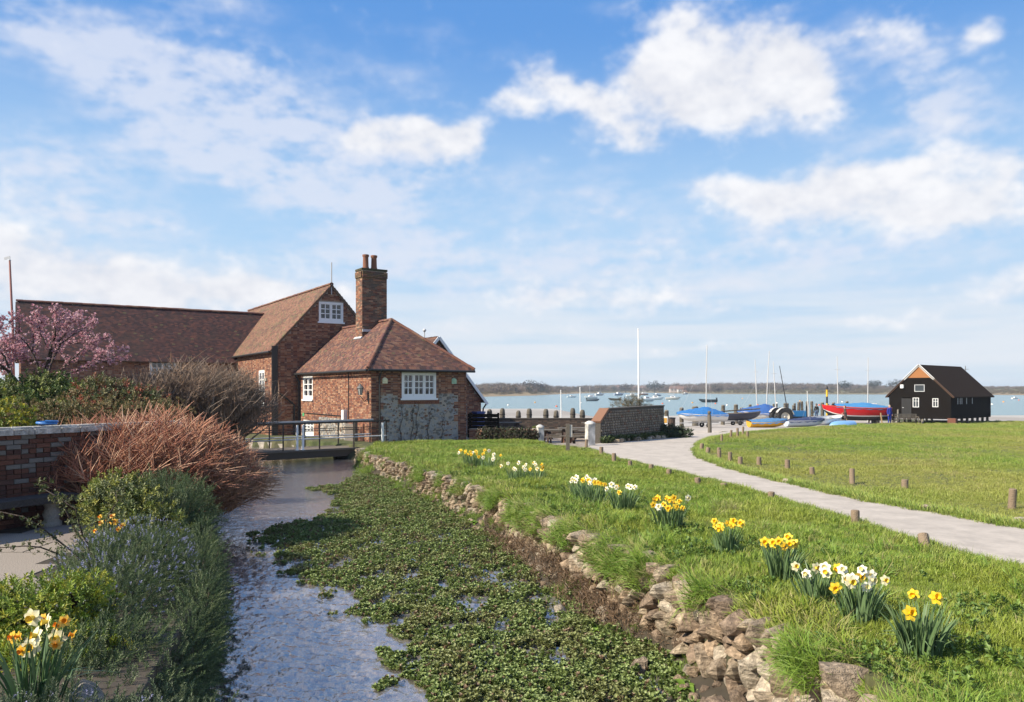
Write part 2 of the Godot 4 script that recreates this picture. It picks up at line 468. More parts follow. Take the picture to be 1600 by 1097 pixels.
func make_ground() -> void:
	var nz := noise(21, 0.15, 4)
	var mb := MB.new()
	var rings := []
	var d := 0.8
	while d < 3600.0:
		rings.append(d)
		d *= 1.028
	var angs := []
	for i in 361:
		angs.append(-0.80 + 1.6 * i / 360.0)
	for i in range(1, 60):
		angs.append(0.80 + (TAU - 1.6) * i / 60.0)
	var rows := []
	for r in rings:
		var row := []
		for a in angs:
			var x: float = sin(a) * r
			var z: float = -cos(a) * r
			var y := ground_y(x, z)
			var n := nz.get_noise_2d(x, z)
			var dd := -z
			var cc := L(0.075, 0.10, 0.028).lerp(L(0.12, 0.11, 0.05), clampf(n + 0.4, 0, 1))
			if in_stream(x, dd):
				cc = L(0.06, 0.05, 0.035)
			elif dd > 0.0 and dd < 42.0 and x <= edge_l(dd):
				cc = L(0.05, 0.04, 0.03).lerp(L(0.08, 0.065, 0.045), clampf(n + 0.5, 0, 1))
			elif dd > 0.0 and dd > lerp_table(SHORE_X, SHORE_D, x):
				var far := dd - far_shore(x, dd)
				if far < -60.0:
					cc = L(0.52, 0.50, 0.47).lerp(L(0.40, 0.37, 0.34), clampf(nz.get_noise_2d(x * 0.25, z * 0.1) * 2.0 + 0.3, 0, 1))
				else:
					cc = L(0.30, 0.22, 0.12).lerp(L(0.2, 0.17, 0.08), clampf(nz.get_noise_2d(x * 0.03, z * 0.012) * 2.0 + 0.4, 0, 1))
					if far > 90.0:
						cc = cc.lerp(L(0.12, 0.13, 0.05), 0.6)
			mb.col = cc
			mb.p(Vector3(x, y, z))
		rows.append(row)
	var w := angs.size()
	for i in rings.size() - 1:
		for k in w:
			var a := i * w + k
			var b := i * w + (k + 1) % w
			mb.ix.append_array([a, b, b + w, a, b + w, a + w])
	structure("ground", mb, mats["ground"])
	# lane and hard standing: one surface, a kerbless strip laid on the ground
	structure("lane", strip(LANE_L, LANE_R, 0.02), mats["road"])
	structure("hard_standing", strip([Vector2(3.7, -32.0), Vector2(7.0, -37.5), Vector2(8.2, -46.0), Vector2(9.3, -50.0), Vector2(12.7, -57.0), Vector2(18.0, -67.5), Vector2(23.5, -78.0), Vector2(33.0, -81.0)], [Vector2(7.97, -32.4), Vector2(9.6, -37.0), Vector2(13.0, -43.5), Vector2(17.2, -49.2), Vector2(24.5, -58.7), Vector2(31.0, -68.0), Vector2(37.0, -73.5), Vector2(39.0, -77.0)], 0.024, 1.0), mats["road"])
	structure("courtyard", strip([Vector2(-2.6, -36.0), Vector2(-2.2, -34.6), Vector2(1.0, -33.3), Vector2(2.0, -29.6), Vector2(2.75, -28.4)], [Vector2(-3.0, -46.4), Vector2(1.0, -46.4), Vector2(7.9, -46.2), Vector2(6.9, -37.5), Vector2(3.7, -32.0)], 0.016, 1.0), mats["paving"])
	# stream surface with real wavelets
	var wn := noise(31, 1.0, 3)
	var srows := []
	var dd := 2.0
	while dd < 42.0:
		var row := []
		var xl := edge_l(dd) - 0.4
		var xr := edge_r(dd) + 0.5
		var nx := 220
		for k in nx + 1:
			var x := lerpf(xl, xr, float(k) / nx)
			var calm := clampf((dd - 13.0) / 6.0, 0.0, 1.0)
			var al := (dd + x * 0.4)
			var h := wn.get_noise_3d(x * 3.2, al * 7.5, 0.0) * 0.036 + wn.get_noise_3d(x * 6.5 + al, al * 13.0, 4.0) * 0.016
			row.append(Vector3(x, WATER + h * lerpf(1.0, 0.10, calm), -dd))
		srows.append(row)
		dd += clampf(dd * 0.004, 0.02, 0.16)
	var sm := MB.new()
	sm.grid(srows)
	structure("stream_water", sm, mats["stream_water"])
	# harbour
	var hm := MB.new()
	var hrows := []
	var hd := 46.0
	while hd < 3500.0:
		var row := []
		for k in 41:
			row.append(Vector3((k / 20.0 - 1.0) * hd * 1.3, SEA, -hd))
		hrows.append(row)
		hd *= 1.12
	hm.grid(hrows)
	structure("harbour_water", hm, mats["sea_water"])

# ---------------------------------------------------------------- vegetation
func blade_tuft(n: int, tall: float, spread: float, wide: float, sd: int, lean := 0.5) -> MB:
	var r := RandomNumberGenerator.new()
	r.seed = sd
	var mb := MB.new()
	for i in n:
		var a := r.randf() * TAU
		var o := Vector3(cos(a), 0, sin(a)) * spread * sqrt(r.randf())
		var b := r.randf() * TAU
		var out := Vector3(cos(b), 0, sin(b))
		var side := Vector3(-out.z, 0, out.x) * wide * r.randf_range(0.6, 1.2)
		var h := tall * r.randf_range(0.45, 1.1)
		var l := lean * r.randf_range(0.2, 1.3)
		var m := o + Vector3(0, h * 0.6, 0) + out * h * 0.25 * l
		var t := o + Vector3(0, h * (1.0 - 0.25 * l), 0) + out * h * 0.9 * l
		var s := r.randf_range(0.75, 1.2)
		mb.col = Color(s, s, s)
		var i0 := mb.p(o - side); var i1 := mb.p(o + side)
		mb.col = Color(s, s, s)
		var i2 := mb.p(m - side * 0.75); var i3 := mb.p(m + side * 0.75)
		var i4 := mb.p(t)
		mb.ix.append_array([i0, i1, i3, i0, i3, i2, i2, i3, i4])
	return mb

func leaf_into(mb: MB, o: Vector3, dir: Vector3, up: Vector3, l: float, w: float, fold := 0.25) -> void:
	var side := dir.cross(up).normalized()
	var n := side.cross(dir).normalized()
	var a := o
	var b := o + dir * l * 0.5 + n * l * 0.06
	var t := o + dir * l
	mb.tri(a, b + side * w * 0.5 + n * w * fold, b)
	mb.tri(b, b + side * w * 0.5 + n * w * fold, t)
	mb.tri(a, b, b - side * w * 0.5 + n * w * fold)
	mb.tri(b, t, b - side * w * 0.5 + n * w * fold)

func sprig(n: int, stem: float, l: float, w: float, sd: int, tip := 1.0) -> MB:
	# leaves round a short stem that points up +y
	var r := RandomNumberGenerator.new()
	r.seed = sd
	var mb := MB.new()
	for i in n:
		var f := float(i) / n
		var a := i * 2.4 + r.randf() * 0.8
		var out := Vector3(cos(a), lerpf(0.25, 1.3, f) + r.randf_range(-0.2, 0.3), sin(a)).normalized()
		var s := r.randf_range(0.75, 1.2) * lerpf(0.9, tip, f)
		mb.col = Color(s, s, s)
		leaf_into(mb, Vector3(0, stem * f, 0), out, Vector3.UP if absf(out.y) < 0.9 else Vector3.RIGHT, l * r.randf_range(0.7, 1.15), w * r.randf_range(0.8, 1.15))
	return mb

func turned(dir: Vector3, at: Vector3, s: float, spin: float) -> Transform3D:
	# +y turned to dir, spun about it
	var y := dir.normalized()
	var x := y.cross(Vector3.FORWARD if absf(y.z) < 0.9 else Vector3.RIGHT).normalized()
	var b := Basis(x, y, x.cross(y)) * Basis(Vector3.UP, spin)
	return Transform3D(b.scaled_local(Vector3(s, s, s)), at)

func fill_blobs(s: Scatter, blobs: Array, n: int, smin: float, smax: float, cols: Array, wild := 0.5, shell := 0.55, nz: FastNoiseLite = null) -> void:
	# blobs: [centre, radii]; sprigs through the outer shell of every blob, pointing out
	var vol := 0.0
	for b in blobs:
		vol += b[1].x * b[1].z + b[1].x * b[1].y + b[1].y * b[1].z
	for b in blobs:
		var cnt := int(n * (b[1].x * b[1].z + b[1].x * b[1].y + b[1].y * b[1].z) / vol)
		for i in cnt:
			var u := Vector3(rng.randfn(), rng.randfn(), rng.randfn()).normalized()
			var rr := lerpf(shell, 1.0, pow(rng.randf(), 0.6))
			if nz:
				rr *= 1.0 + 0.35 * nz.get_noise_3d(u.x * 3.0 + b[0].x, u.y * 3.0, u.z * 3.0 + b[0].z)
			var at: Vector3 = b[0] + u * b[1] * rr
			var dir: Vector3 = (u / b[1]).normalized() + Vector3(0, 0.4, 0) + Vector3(rng.randf_range(-wild, wild), rng.randf_range(-wild, wild), rng.randf_range(-wild, wild))
			var c: Color = cols[rng.randi() % cols.size()].lerp(cols[rng.randi() % cols.size()], rng.randf())
			s.add(turned(dir, at, rng.randf_range(smin, smax), rng.randf() * TAU), c)

func twigs_into(mb: MB, o: Vector3, n: int, reach: Vector3, r0: float, up := 0.6) -> void:
	for i in n:
		var a := rng.randf() * TAU
		var q := Vector3(cos(a) * rng.randf_range(0.3, 1.0), up + rng.randf() * (1.0 - up), sin(a) * rng.randf_range(0.3, 1.0)) * reach
		mb.tube([o, o + q * 0.4 + Vector3(0, reach.y * 0.12, 0), o + q], [r0, r0 * 0.7, r0 * 0.25], 5)

func make_grass() -> void:
	var bank := PackedVector2Array()
	for i in range(0, 10):
		bank.append(Vector2(EDGE_R_X[i] + 0.03, -EDGE_R_D[i]))
	bank.append_array([Vector2(-5.6, -31.8), Vector2(-2.1, -34.5), Vector2(1.0, -32.9), Vector2(1.9, -29.4)])
	for i in range(LANE_L.size() - 3, -1, -1):
		bank.append(LANE_L[i] + Vector2(0.05, 0))
	var green := PackedVector2Array()
	for q in LANE_R:
		green.append(q)
	for i in range(1, GREEN_EDGE.size()):
		green.append(GREEN_EDGE[i])
	green.append_array([Vector2(100, -2), Vector2(12.5, -2)])
	var nz := noise(41, 0.5, 3)
	var nb := noise(42, 0.09, 3)
	var nc := noise(43, 0.35, 2)
	var sb := Scatter.new()
	var sg := Scatter.new()
	var fresh := [L(0.15, 0.26, 0.022), L(0.22, 0.33, 0.035), L(0.105, 0.19, 0.02), L(0.29, 0.34, 0.06)]
	var straw := L(0.36, 0.31, 0.14)
	# near and middle bank, thinning with distance; tufts follow the lie of the land
	var tries := 170000
	for i in tries:
		var d := lerpf(2.6, 35.0, pow(rng.randf(), 1.75))
		var x := rng.randf_range(maxf(-d * 0.75, -6.6), minf(d * 0.85 + 0.7, 9.5))
		var q := Vector2(x, -d)
		if not Geometry2D.is_point_in_polygon(q, bank):
			continue
		var edge := x - edge_r(d)
		var n := nz.get_noise_2d(x, d)
		var c: Color = fresh[rng.randi() % 4].lerp(fresh[rng.randi() % 4], rng.randf())
		c = c.lerp(L(0.27, 0.31, 0.04), clampf(nb.get_noise_2d(x * 2.0, d * 2.0) + 0.2, 0, 0.8))
		if rng.randf() < 0.09:
			c = c.lerp(straw, rng.randf())
		var lush := clampf(nc.get_noise_2d(x, d) * 1.8 + 0.45, 0.0, 1.0)
		var s := rng.randf_range(0.55, 1.05) * (0.65 + 0.6 * lush) * (1.0 if d < 14.0 else 1.15)
		var dir := Vector3(rng.randf_range(-0.35, 0.35), 1, rng.randf_range(-0.35, 0.35))
		var y := fall(d) + n * 0.03 - 0.01
		if edge < 0.35:
			dir += Vector3(-0.9, -0.25, 0.1) * (1.0 - edge / 0.35)
			s *= 1.25
			y -= (0.35 - edge) * 0.25
			if rng.randf() < 0.2:
				c = c.lerp(straw, 0.7)
		var lane_near := LANE_L[3].x
		sb.add(turned(dir, Vector3(x, y, -d), s, rng.randf() * TAU), c)
	for i in 150000:
		var d := lerpf(7.0, 81.0, pow(rng.randf(), 1.5))
		var x := rng.randf_range(4.5, minf(d * 0.76 + 1.5, 62.0))
		var q := Vector2(x, -d)
		if not Geometry2D.is_point_in_polygon(q, green):
			continue
		var c: Color = fresh[rng.randi() % 4].lerp(fresh[rng.randi() % 4], rng.randf())
		c = c.lerp(L(0.30, 0.31, 0.07), clampf(nb.get_noise_2d(x, d * 0.6) * 1.2 + 0.45, 0, 0.85))
		if rng.randf() < 0.1 + 0.5 * smoothstep(0.22, 0.5, nb.get_noise_2d(x * 2.2 + 60.0, d * 1.6)):
			c = c.lerp(straw, rng.randf())
		var lush := clampf(nc.get_noise_2d(x * 0.8, d * 0.8) * 1.8 + 0.35, 0.0, 1.0)
		var s := rng.randf_range(0.5, 0.9) * (0.5 + 0.5 * lush) * clampf(0.8 + d * 0.016, 0.9, 1.9)
		sg.add(turned(Vector3(rng.randf_range(-0.3, 0.3), 1, rng.randf_range(-0.3, 0.3)), Vector3(x, fall(d) - 0.01, -d), s, rng.randf() * TAU), c)
	# ragged fringe along both sides of the lane
	for side in [[LANE_L, -1.0, sb], [LANE_R, 1.0, sg], [GREEN_EDGE.slice(0, 6), 1.0, sg]]:
		var line := resample(side[0], 400)
		for i in 5200:
			var k := rng.randi() % 400
			var q: Vector2 = line[k].lerp(line[k + 1], rng.randf())
			if -q.y < 5.0 or (side[1] < 0.0 and -q.y > 28.0):
				continue
			var off := rng.randf_range(-0.05, 0.3) - 0.16 * clampf(nz.get_noise_2d(q.x * 3.0, q.y * 3.0) + 0.25, 0.0, 1.0)
			var p := q + Vector2(side[1] * off, 0)
			side[2].add(turned(Vector3(rng.randf_range(-0.4, 0.4) - side[1] * 0.3, 1, rng.randf_range(-0.4, 0.4)), Vector3(p.x, fall(-p.y), p.y), rng.randf_range(0.5, 1.1), rng.randf() * TAU), fresh[rng.randi() % 4].lerp(straw, rng.randf() * 0.35))
	# long tussocks: on the lip of the wall, hanging over it, and here and there on the bank
	var st := Scatter.new()
	var nt := noise(44, 0.35, 2)
	for i in 5200:
		var d := lerpf(3.4, 27.0, pow(rng.randf(), 1.4))
		var lip := rng.randf() < 0.62
		if i < 160:
			d = rng.randf_range(3.0, 4.3)
			lip = true
		var x := edge_r(d) + (rng.randf_range(-0.12, 0.22) if lip else rng.randf_range(0.2, 3.2))
		if not lip and (not Geometry2D.is_point_in_polygon(Vector2(x, -d), bank) or nt.get_noise_2d(x * 2.0, d * 2.0) < 0.12):
			continue
		if lip and d > 4.3 and nt.get_noise_2d(3.0, d * 1.7) < lerpf(0.24, 0.02, smoothstep(6.5, 10.0, d)):
			continue
		var over := 1.0 if lip else 0.0
		var dir := Vector3(-0.8 * over, lerpf(1.0, 0.45, over), 0.15 * over) + Vector3(rng.randf_range(-0.6, 0.6), rng.randf_range(-0.5, 0.4), rng.randf_range(-0.6, 0.6))
		var down := 0.0 if not lip else rng.randf_range(0.0, 0.28) * (1.0 if d > 8.0 else 0.6)
		var c: Color = L(0.12, 0.23, 0.02).lerp(L(0.24, 0.34, 0.05), rng.randf())
		if rng.randf() < 0.22:
			c = c.lerp(straw, rng.randf_range(0.4, 0.9))
		st.add(turned(dir, Vector3(x - down * 0.5, fall(d) - down, -d), rng.randf_range(0.7, 1.35), rng.randf() * TAU), c)
	# grass growing on the slipped earth under the far wall
	for i in 2600:
		var d := rng.randf_range(7.0, 28.0)
		var x := edge_r(d) - rng.randf_range(0.12, 0.95)
		if nt.get_noise_2d(d * 1.5, 9.0) < lerpf(0.12, -0.3, smoothstep(10.0, 17.0, d)):
			continue
		st.add(turned(Vector3(rng.randf_range(-0.6, 0.3), 1, rng.randf_range(-0.4, 0.5)), Vector3(x, ground_y(x, -d) - 0.01, -d), rng.randf_range(0.45, 0.9), rng.randf() * TAU), L(0.13, 0.24, 0.025).lerp(L(0.22, 0.30, 0.04), rng.randf()))
	tag(scatter(self, "tussock_grass", st, blade_tuft(24, 0.21, 0.06, 0.0034, 8, 1.0), mats["grass"]), "long grass tussocks hanging over the stone wall", "grass")
	var sw := Scatter.new()
	for i in 4200:
		var d := lerpf(3.6, 20.0, pow(rng.randf(), 1.5))
		var x := edge_r(d) + rng.randf_range(0.05, 2.2)
		if not Geometry2D.is_point_in_polygon(Vector2(x, -d), bank) or nt.get_noise_2d(x * 2.5 + 30.0, d * 2.5) < 0.05:
			continue
		sw.add(turned(Vector3(rng.randf_range(-0.5, 0.5), 1, rng.randf_range(-0.5, 0.5)), Vector3(x, fall(d) + 0.02 + rng.randf() * 0.05, -d), rng.randf_range(0.7, 1.3), rng.randf() * TAU), L(0.06, 0.12, 0.02).lerp(L(0.17, 0.26, 0.04), rng.randf()))
	tag(scatter(self, "bank_weeds", sw, sprig(7, 0.04, 0.04, 0.03, 9), mats["leaf"]), "small round leaved weeds among the bank grass", "weeds")
	tag(scatter(self, "bank_grass", sb, blade_tuft(22, 0.125, 0.08, 0.0036, 5, 0.7), mats["grass"]), "lush grass on the bank between stone wall and lane", "grass")
	tag(scatter(self, "green_grass", sg, blade_tuft(18, 0.13, 0.13, 0.0055, 6, 0.8), mats["grass"]), "short cropped grass of the open green beyond the lane", "grass")

func make_cress() -> void:
	var nz := noise(51, 0.55, 3)
	var ne := noise(52, 0.9, 2)
	var s := Scatter.new()
	var lit := Scatter.new()
	var leftx := [[6.0, -0.2], [6.8, -0.75], [7.5, -1.25], [8.3, -1.2], [8.9, -1.4], [9.3, -1.9], [10.0, -2.1], [11.0, -2.9], [12.5, -3.9], [14.6, -4.9], [15.4, -4.6], [16.2, -4.2], [17.2, -3.9], [18.2, -4.2], [20.0, -4.4], [21.2, -5.6], [22.2, -5.0], [24.0, -4.9]]
	var ld := []
	var lx := []
	for q in leftx:
		ld.append(q[0])
		lx.append(q[1])
	for i in 125000:
		var d := lerpf(4.8, 25.5, pow(rng.randf(), 1.35))
		var x0 := lerp_table(ld, lx, d)
		var x1 := edge_r(d) + 0.1
		var x := rng.randf_range(x0 - 0.35, x1)
		var e := x - x0 + ne.get_noise_2d(x * 2.2, d * 2.2) * 0.55
		if e < 0.0:
			continue
		var hole := nz.get_noise_2d(x * 3.0, d * 2.0 + 3.0)
		if hole > lerpf(0.30, 0.10, smoothstep(14.0, 10.0, d) * smoothstep(7.6, 9.2, d)) and x1 - x > 0.5:
			if rng.randf() < 0.93:
				continue
		if d > 19.0 and rng.randf() < smoothstep(19.0, 25.0, d) * 0.65:
			continue
		var mound := clampf(e * 0.2, 0.0, 0.08) * (0.8 + 0.6 * nz.get_noise_2d(x * 3.0, d * 3.0))
		var c := L(0.12, 0.18, 0.04).lerp(L(0.32, 0.40, 0.14), pow(rng.randf(), 1.3)).lerp(L(0.24, 0.20, 0.09), clampf(ne.get_noise_2d(x * 1.2 + 50.0, d * 1.2) * 1.2, 0.0, 0.4))
		if rng.randf() < 0.08:
			c = L(0.24, 0.165, 0.10)
		var margin := x1 - x
		if margin < 0.12:
			continue
		var band := 0.16 + 0.5 * smoothstep(7.0, 9.5, d) * smoothstep(17.0, 13.0, d)
		if margin < band and d < 18.0 and rng.randf() < 1.1 * (1.0 - margin / band):
			lit.add(turned(Vector3(rng.randf_range(-1, 1), 0.6, rng.randf_range(-1, 1)), Vector3(x, maxf(ground_y(x, -d), WATER) + 0.02 + rng.randf() * 0.06, -d), rng.randf_range(0.6, 1.3), rng.randf() * TAU), L(0.23, 0.15, 0.09).lerp(L(0.11, 0.075, 0.05), rng.randf()))
			continue
		s.add(turned(Vector3(rng.randf_range(-0.5, 0.5), 1, rng.randf_range(-0.5, 0.5)), Vector3(x, WATER + 0.005 + mound * rng.randf(), -d), pow(rng.randf(), 1.8) * 0.75 + 0.5, rng.randf() * TAU), c)
	tag(scatter(self, "watercress", s, sprig(9, 0.022, 0.036, 0.032, 61), mats["gloss_leaf"]), "floating mat of small leaved watercress in the stream", "watercress")
	tag(scatter(self, "dead_stalks", lit, sprig(7, 0.05, 0.09, 0.010, 62), mats["leaf"]), "brown dead stalks and leaf litter under the stone wall", "litter")

# ---------------------------------------------------------------- buildings
const BRICKS := [[0.42, 0.165, 0.095], [0.33, 0.12, 0.072], [0.48, 0.22, 0.125], [0.2, 0.085, 0.065], [0.39, 0.19, 0.125], [0.57, 0.34, 0.22], [0.27, 0.13, 0.1], [0.52, 0.27, 0.165]]
const TILES := [[0.25, 0.105, 0.07], [0.19, 0.08, 0.058], [0.30, 0.14, 0.09], [0.14, 0.065, 0.055], [0.23, 0.115, 0.085], [0.33, 0.18, 0.12], [0.11, 0.058, 0.055], [0.2, 0.09, 0.08]]
const DARK_TILES := [[0.12, 0.05, 0.045], [0.16, 0.065, 0.055], [0.085, 0.042, 0.042], [0.2, 0.08, 0.06], [0.12, 0.06, 0.06], [0.07, 0.04, 0.042]]

func pick(a: Array) -> Color:
	var q: Array = a[rng.randi() % a.size()]
	var k := rng.randf_range(0.85, 1.15)
	return Color(q[0] * k, q[1] * k, q[2] * k)

func top_at(prof: Array, s: float) -> float:
	for i in range(1, prof.size()):
		if s <= prof[i].x:
			return lerpf(prof[i - 1].y, prof[i].y, (s - prof[i - 1].x) / maxf(prof[i].x - prof[i - 1].x, 0.0001))
	return prof[-1].y

func wall(parent: Node, o: Vector3, u: Vector3, n: Vector3, prof: Array, y0: float, holes: Array, palette: Array, called := "wall", zone = null, thick := 0.28, mortar := "mortar") -> Node:
	# o: foot of the left end; u: along; n: outward; prof: (along, top) points; holes: [s0, y0, s1, y1]
	var len: float = prof[-1].x
	var mb := MB.new()
	var cuts := []
	for q in prof:
		cuts.append(q.x)
	for h in holes:
		cuts.append(h[0]); cuts.append(h[2])
	cuts.sort()
	for i in cuts.size() - 1:
		var s0: float = cuts[i]
		var s1: float = cuts[i + 1]
		if s1 - s0 < 0.001:
			continue
		var mid := (s0 + s1) * 0.5
		var ys := [y0]
		var hs := holes.filter(func(h): return h[0] < mid and h[2] > mid)
		hs.sort_custom(func(a, b): return a[1] < b[1])
		for h in hs:
			ys.append(h[1]); ys.append(h[3])
		ys.append(-1.0)
		for k in range(0, ys.size(), 2):
			var lo: float = ys[k]
			var last := k + 2 >= ys.size()
			var h0: float = top_at(prof, s0 + 0.0005) if last else ys[k + 1]
			var h1: float = top_at(prof, s1 - 0.0005) if last else ys[k + 1]
			if maxf(h0, h1) - lo < 0.001:
				continue
			var a := o + u * s0
			var b := o + u * s1
			var i0 := -n * thick
			mb.hexa([a + Vector3(0, lo, 0), a + i0 + Vector3(0, lo, 0), b + i0 + Vector3(0, lo, 0), b + Vector3(0, lo, 0), a + Vector3(0, h0, 0), a + i0 + Vector3(0, h0, 0), b + i0 + Vector3(0, h1, 0), b + Vector3(0, h1, 0)])
	var node := part(parent, called, mb, mats[mortar])
	var sc := Scatter.new()
	var fl := Scatter.new()
	var bs := Basis(u, Vector3.UP, n)
	var row := 0
	var y := y0
	while y < 12.0:
		var s := -0.056 * (row % 2) * 2.0
		var k := row % 2
		var any := false
		while s < len:
			var l := 0.225 if (k % 2 == 0) else 0.1125
			k += 1
			var a := maxf(s, 0.0)
			var b := minf(s + l, len)
			s += l
			if b - a < 0.03:
				continue
			if minf(top_at(prof, a), top_at(prof, b)) < y + 0.06:
				continue
			any = true
			var blocked := false
			for h in holes:
				if b > h[0] and a < h[2] and y + 0.07 > h[1] and y < h[3]:
					if h[0] - a > 0.05:
						b = h[0]
					elif b - h[2] > 0.05:
						a = h[2]
					else:
						blocked = true
			if blocked:
				continue
			var m := (a + b) * 0.5
			var z: int = zone.call(m, y) if zone != null else 0
			if z == 1:
				continue
			var c := pick(palette)
			var at := o + u * m + Vector3(0, y + 0.0375, 0) + n * (0.002 + rng.randf() * 0.006)
			sc.add(Transform3D(bs.scaled_local(Vector3((b - a - 0.01) / 0.215, 1, 1)), at), c)
		row += 1
		y += 0.075
		if not any and row > 3:
			break
	if zone != null:
		var area := int(len * 4.0 * 95)
		for i in area:
			var s2 := rng.randf() * len
			var y2 := rng.randf_range(y0, y0 + 4.0)
			if zone.call(s2, y2) != 1:
				continue
			var r := rng.randf_range(0.05, 0.13)
			var kind := rng.randf()
			var c2 := L(0.40, 0.41, 0.43).lerp(L(0.62, 0.61, 0.58), rng.randf())
			if kind < 0.06:
				c2 = L(0.09, 0.09, 0.1)
				r *= 0.6
			elif kind < 0.24:
				c2 = L(0.34, 0.16, 0.095)
				r *= 0.75
			elif kind < 0.42:
				c2 = L(0.27, 0.25, 0.22)
			fl.add(Transform3D((bs * Basis(Vector3.BACK, rng.randf() * 0.6 - 0.3)).scaled_local(Vector3(r * rng.randf_range(1.0, 1.9), r * rng.randf_range(0.7, 1.1), 0.03)), o + u * s2 + Vector3(0, y2, 0) + n * 0.002), c2)
	if sc.t.size():
		scatter(node, "brickwork", sc, brick_shape(), mats["brick"])
	if fl.t.size():
		scatter(node, "flintwork", fl, stone_shape(77), mats["flint"])
	return node

var brick_m: ArrayMesh
func brick_shape() -> ArrayMesh:
	if brick_m == null:
		var mb := MB.new()
		mb.box(Vector3.ZERO, Vector3(0.215, 0.065, 0.03))
		brick_m = mb.mesh()
	return brick_m

var stones := {}
func stone_shape(sd: int) -> ArrayMesh:
	# an angular lump within about one metre, about 60 faces
	if stones.has(sd):
		return stones[sd]
	var r := RandomNumberGenerator.new()
	r.seed = sd
	var cuts := []
	for i in 9:
		cuts.append([Vector3(r.randfn(), r.randfn() * 0.7, r.randfn()).normalized(), r.randf_range(0.62, 0.9)])
	var mb := MB.new()
	var pts := {}
	var at2 := func(q: Vector3) -> Vector3:
		var key := Vector3i((q * 10.0).round())
		if not pts.has(key):
			var u := q.normalized()
			var o := q.lerp(u * 1.25, 0.45) + Vector3(r.randf_range(-0.1, 0.1), r.randf_range(-0.1, 0.1), r.randf_range(-0.1, 0.1))
			for c in cuts:
				var over: float = o.dot(c[0]) - c[1]
				if over > 0.0:
					o -= c[0] * over
			pts[key] = o * 0.58
		return pts[key]
	for ax in 3:
		for sd2 in [-1.0, 1.0]:
			for i in 2:
				for k in 2:
					var q := []
					for e in [[0, 0], [1, 0], [1, 1], [0, 1]]:
						var p := Vector3.ZERO
						p[ax] = sd2
						p[(ax + 1) % 3] = -1.0 + i + e[0]
						p[(ax + 2) % 3] = -1.0 + k + e[1]
						q.append(at2.call(p))
					if (i + k) % 2 == 0:
						mb.tri(q[0], q[1], q[2]); mb.tri(q[0], q[2], q[3])
					else:
						mb.tri(q[0], q[1], q[3]); mb.tri(q[1], q[2], q[3])
	stones[sd] = mb.mesh()
	return stones[sd]

var tile_m: ArrayMesh
func tiles(parent: Node, o: Vector3, u: Vector3, w: Vector3, poly: PackedVector2Array, palette: Array, sag := 0.0, moss := 0.03) -> void:
	# slope plane: o + u * x + w * y; poly in (x, y); real plain tiles laid in courses
	var n := u.cross(w).normalized()
	if n.y < 0.0:
		n = -n
	if tile_m == null:
		var mb := MB.new()
		mb.box(Vector3(0, 0, 0), Vector3(0.162, 0.014, 0.19))
		tile_m = mb.mesh()
	var under := MB.new()
	var tri := Geometry2D.triangulate_polygon(poly)
	for i in range(0, tri.size(), 3):
		var q := []
		for k in 3:
			var p2 := poly[tri[i + k]]
			q.append(o + u * p2.x + w * p2.y - n * 0.02)
		under.tri(q[0], q[1], q[2])
		under.tri(q[0] - n * 0.08, q[1] - n * 0.08, q[2] - n * 0.08)
	for i in poly.size():
		var a := o + u * poly[i].x + w * poly[i].y - n * 0.02
		var p3 := poly[(i + 1) % poly.size()]
		var b := o + u * p3.x + w * p3.y - n * 0.02
		under.quad(a, b, b - n * 0.08, a - n * 0.08)
	var slope := part(parent, "roof_slope", under, mats["roof_under"])
	var lo := poly[0]
	var hi := poly[0]
	for q in poly:
		lo = lo.min(q)
		hi = hi.max(q)
	var s := Scatter.new()
	var nz := noise(91, 0.5, 3)
	var bs := Basis(u, n, u.cross(n)).orthonormalized()
	if bs.z.dot(w) > 0.0:
		bs = Basis(-u, n, (-u).cross(n)).orthonormalized()
	var y := lo.y
	var row := 0
	while y < hi.y:
		var x := lo.x + (row % 2) * 0.083 - 0.1
		while x < hi.x + 0.1:
			var jit := rng.randf_range(-0.008, 0.008)
			if Geometry2D.is_point_in_polygon(Vector2(x, y + 0.06), poly):
				var wob := nz.get_noise_2d(x * 0.8, y * 1.3)
				var c := pick(palette)
				if wob > 0.15:
					c = c.lerp(L(0.09, 0.06, 0.05), clampf((wob - 0.15) * 1.5, 0, 0.5))
				if rng.randf() < moss:
					c = L(0.2, 0.17, 0.08)
				var b2 := bs * Basis(Vector3.RIGHT, 0.15 + rng.randf_range(-0.02, 0.03)) * Basis(Vector3.UP, rng.randf_range(-0.03, 0.03))
				s.add(Transform3D(b2, o + u * (x + jit) + w * (y + 0.075 + jit) + n * (0.006 + wob * 0.012 - sag * sin(PI * (x - lo.x) / (hi.x - lo.x)) * 0.0)), c)
			x += 0.166
		row += 1
		y += 0.10
	scatter(slope, "tile_courses", s, tile_m, mats["tile"])

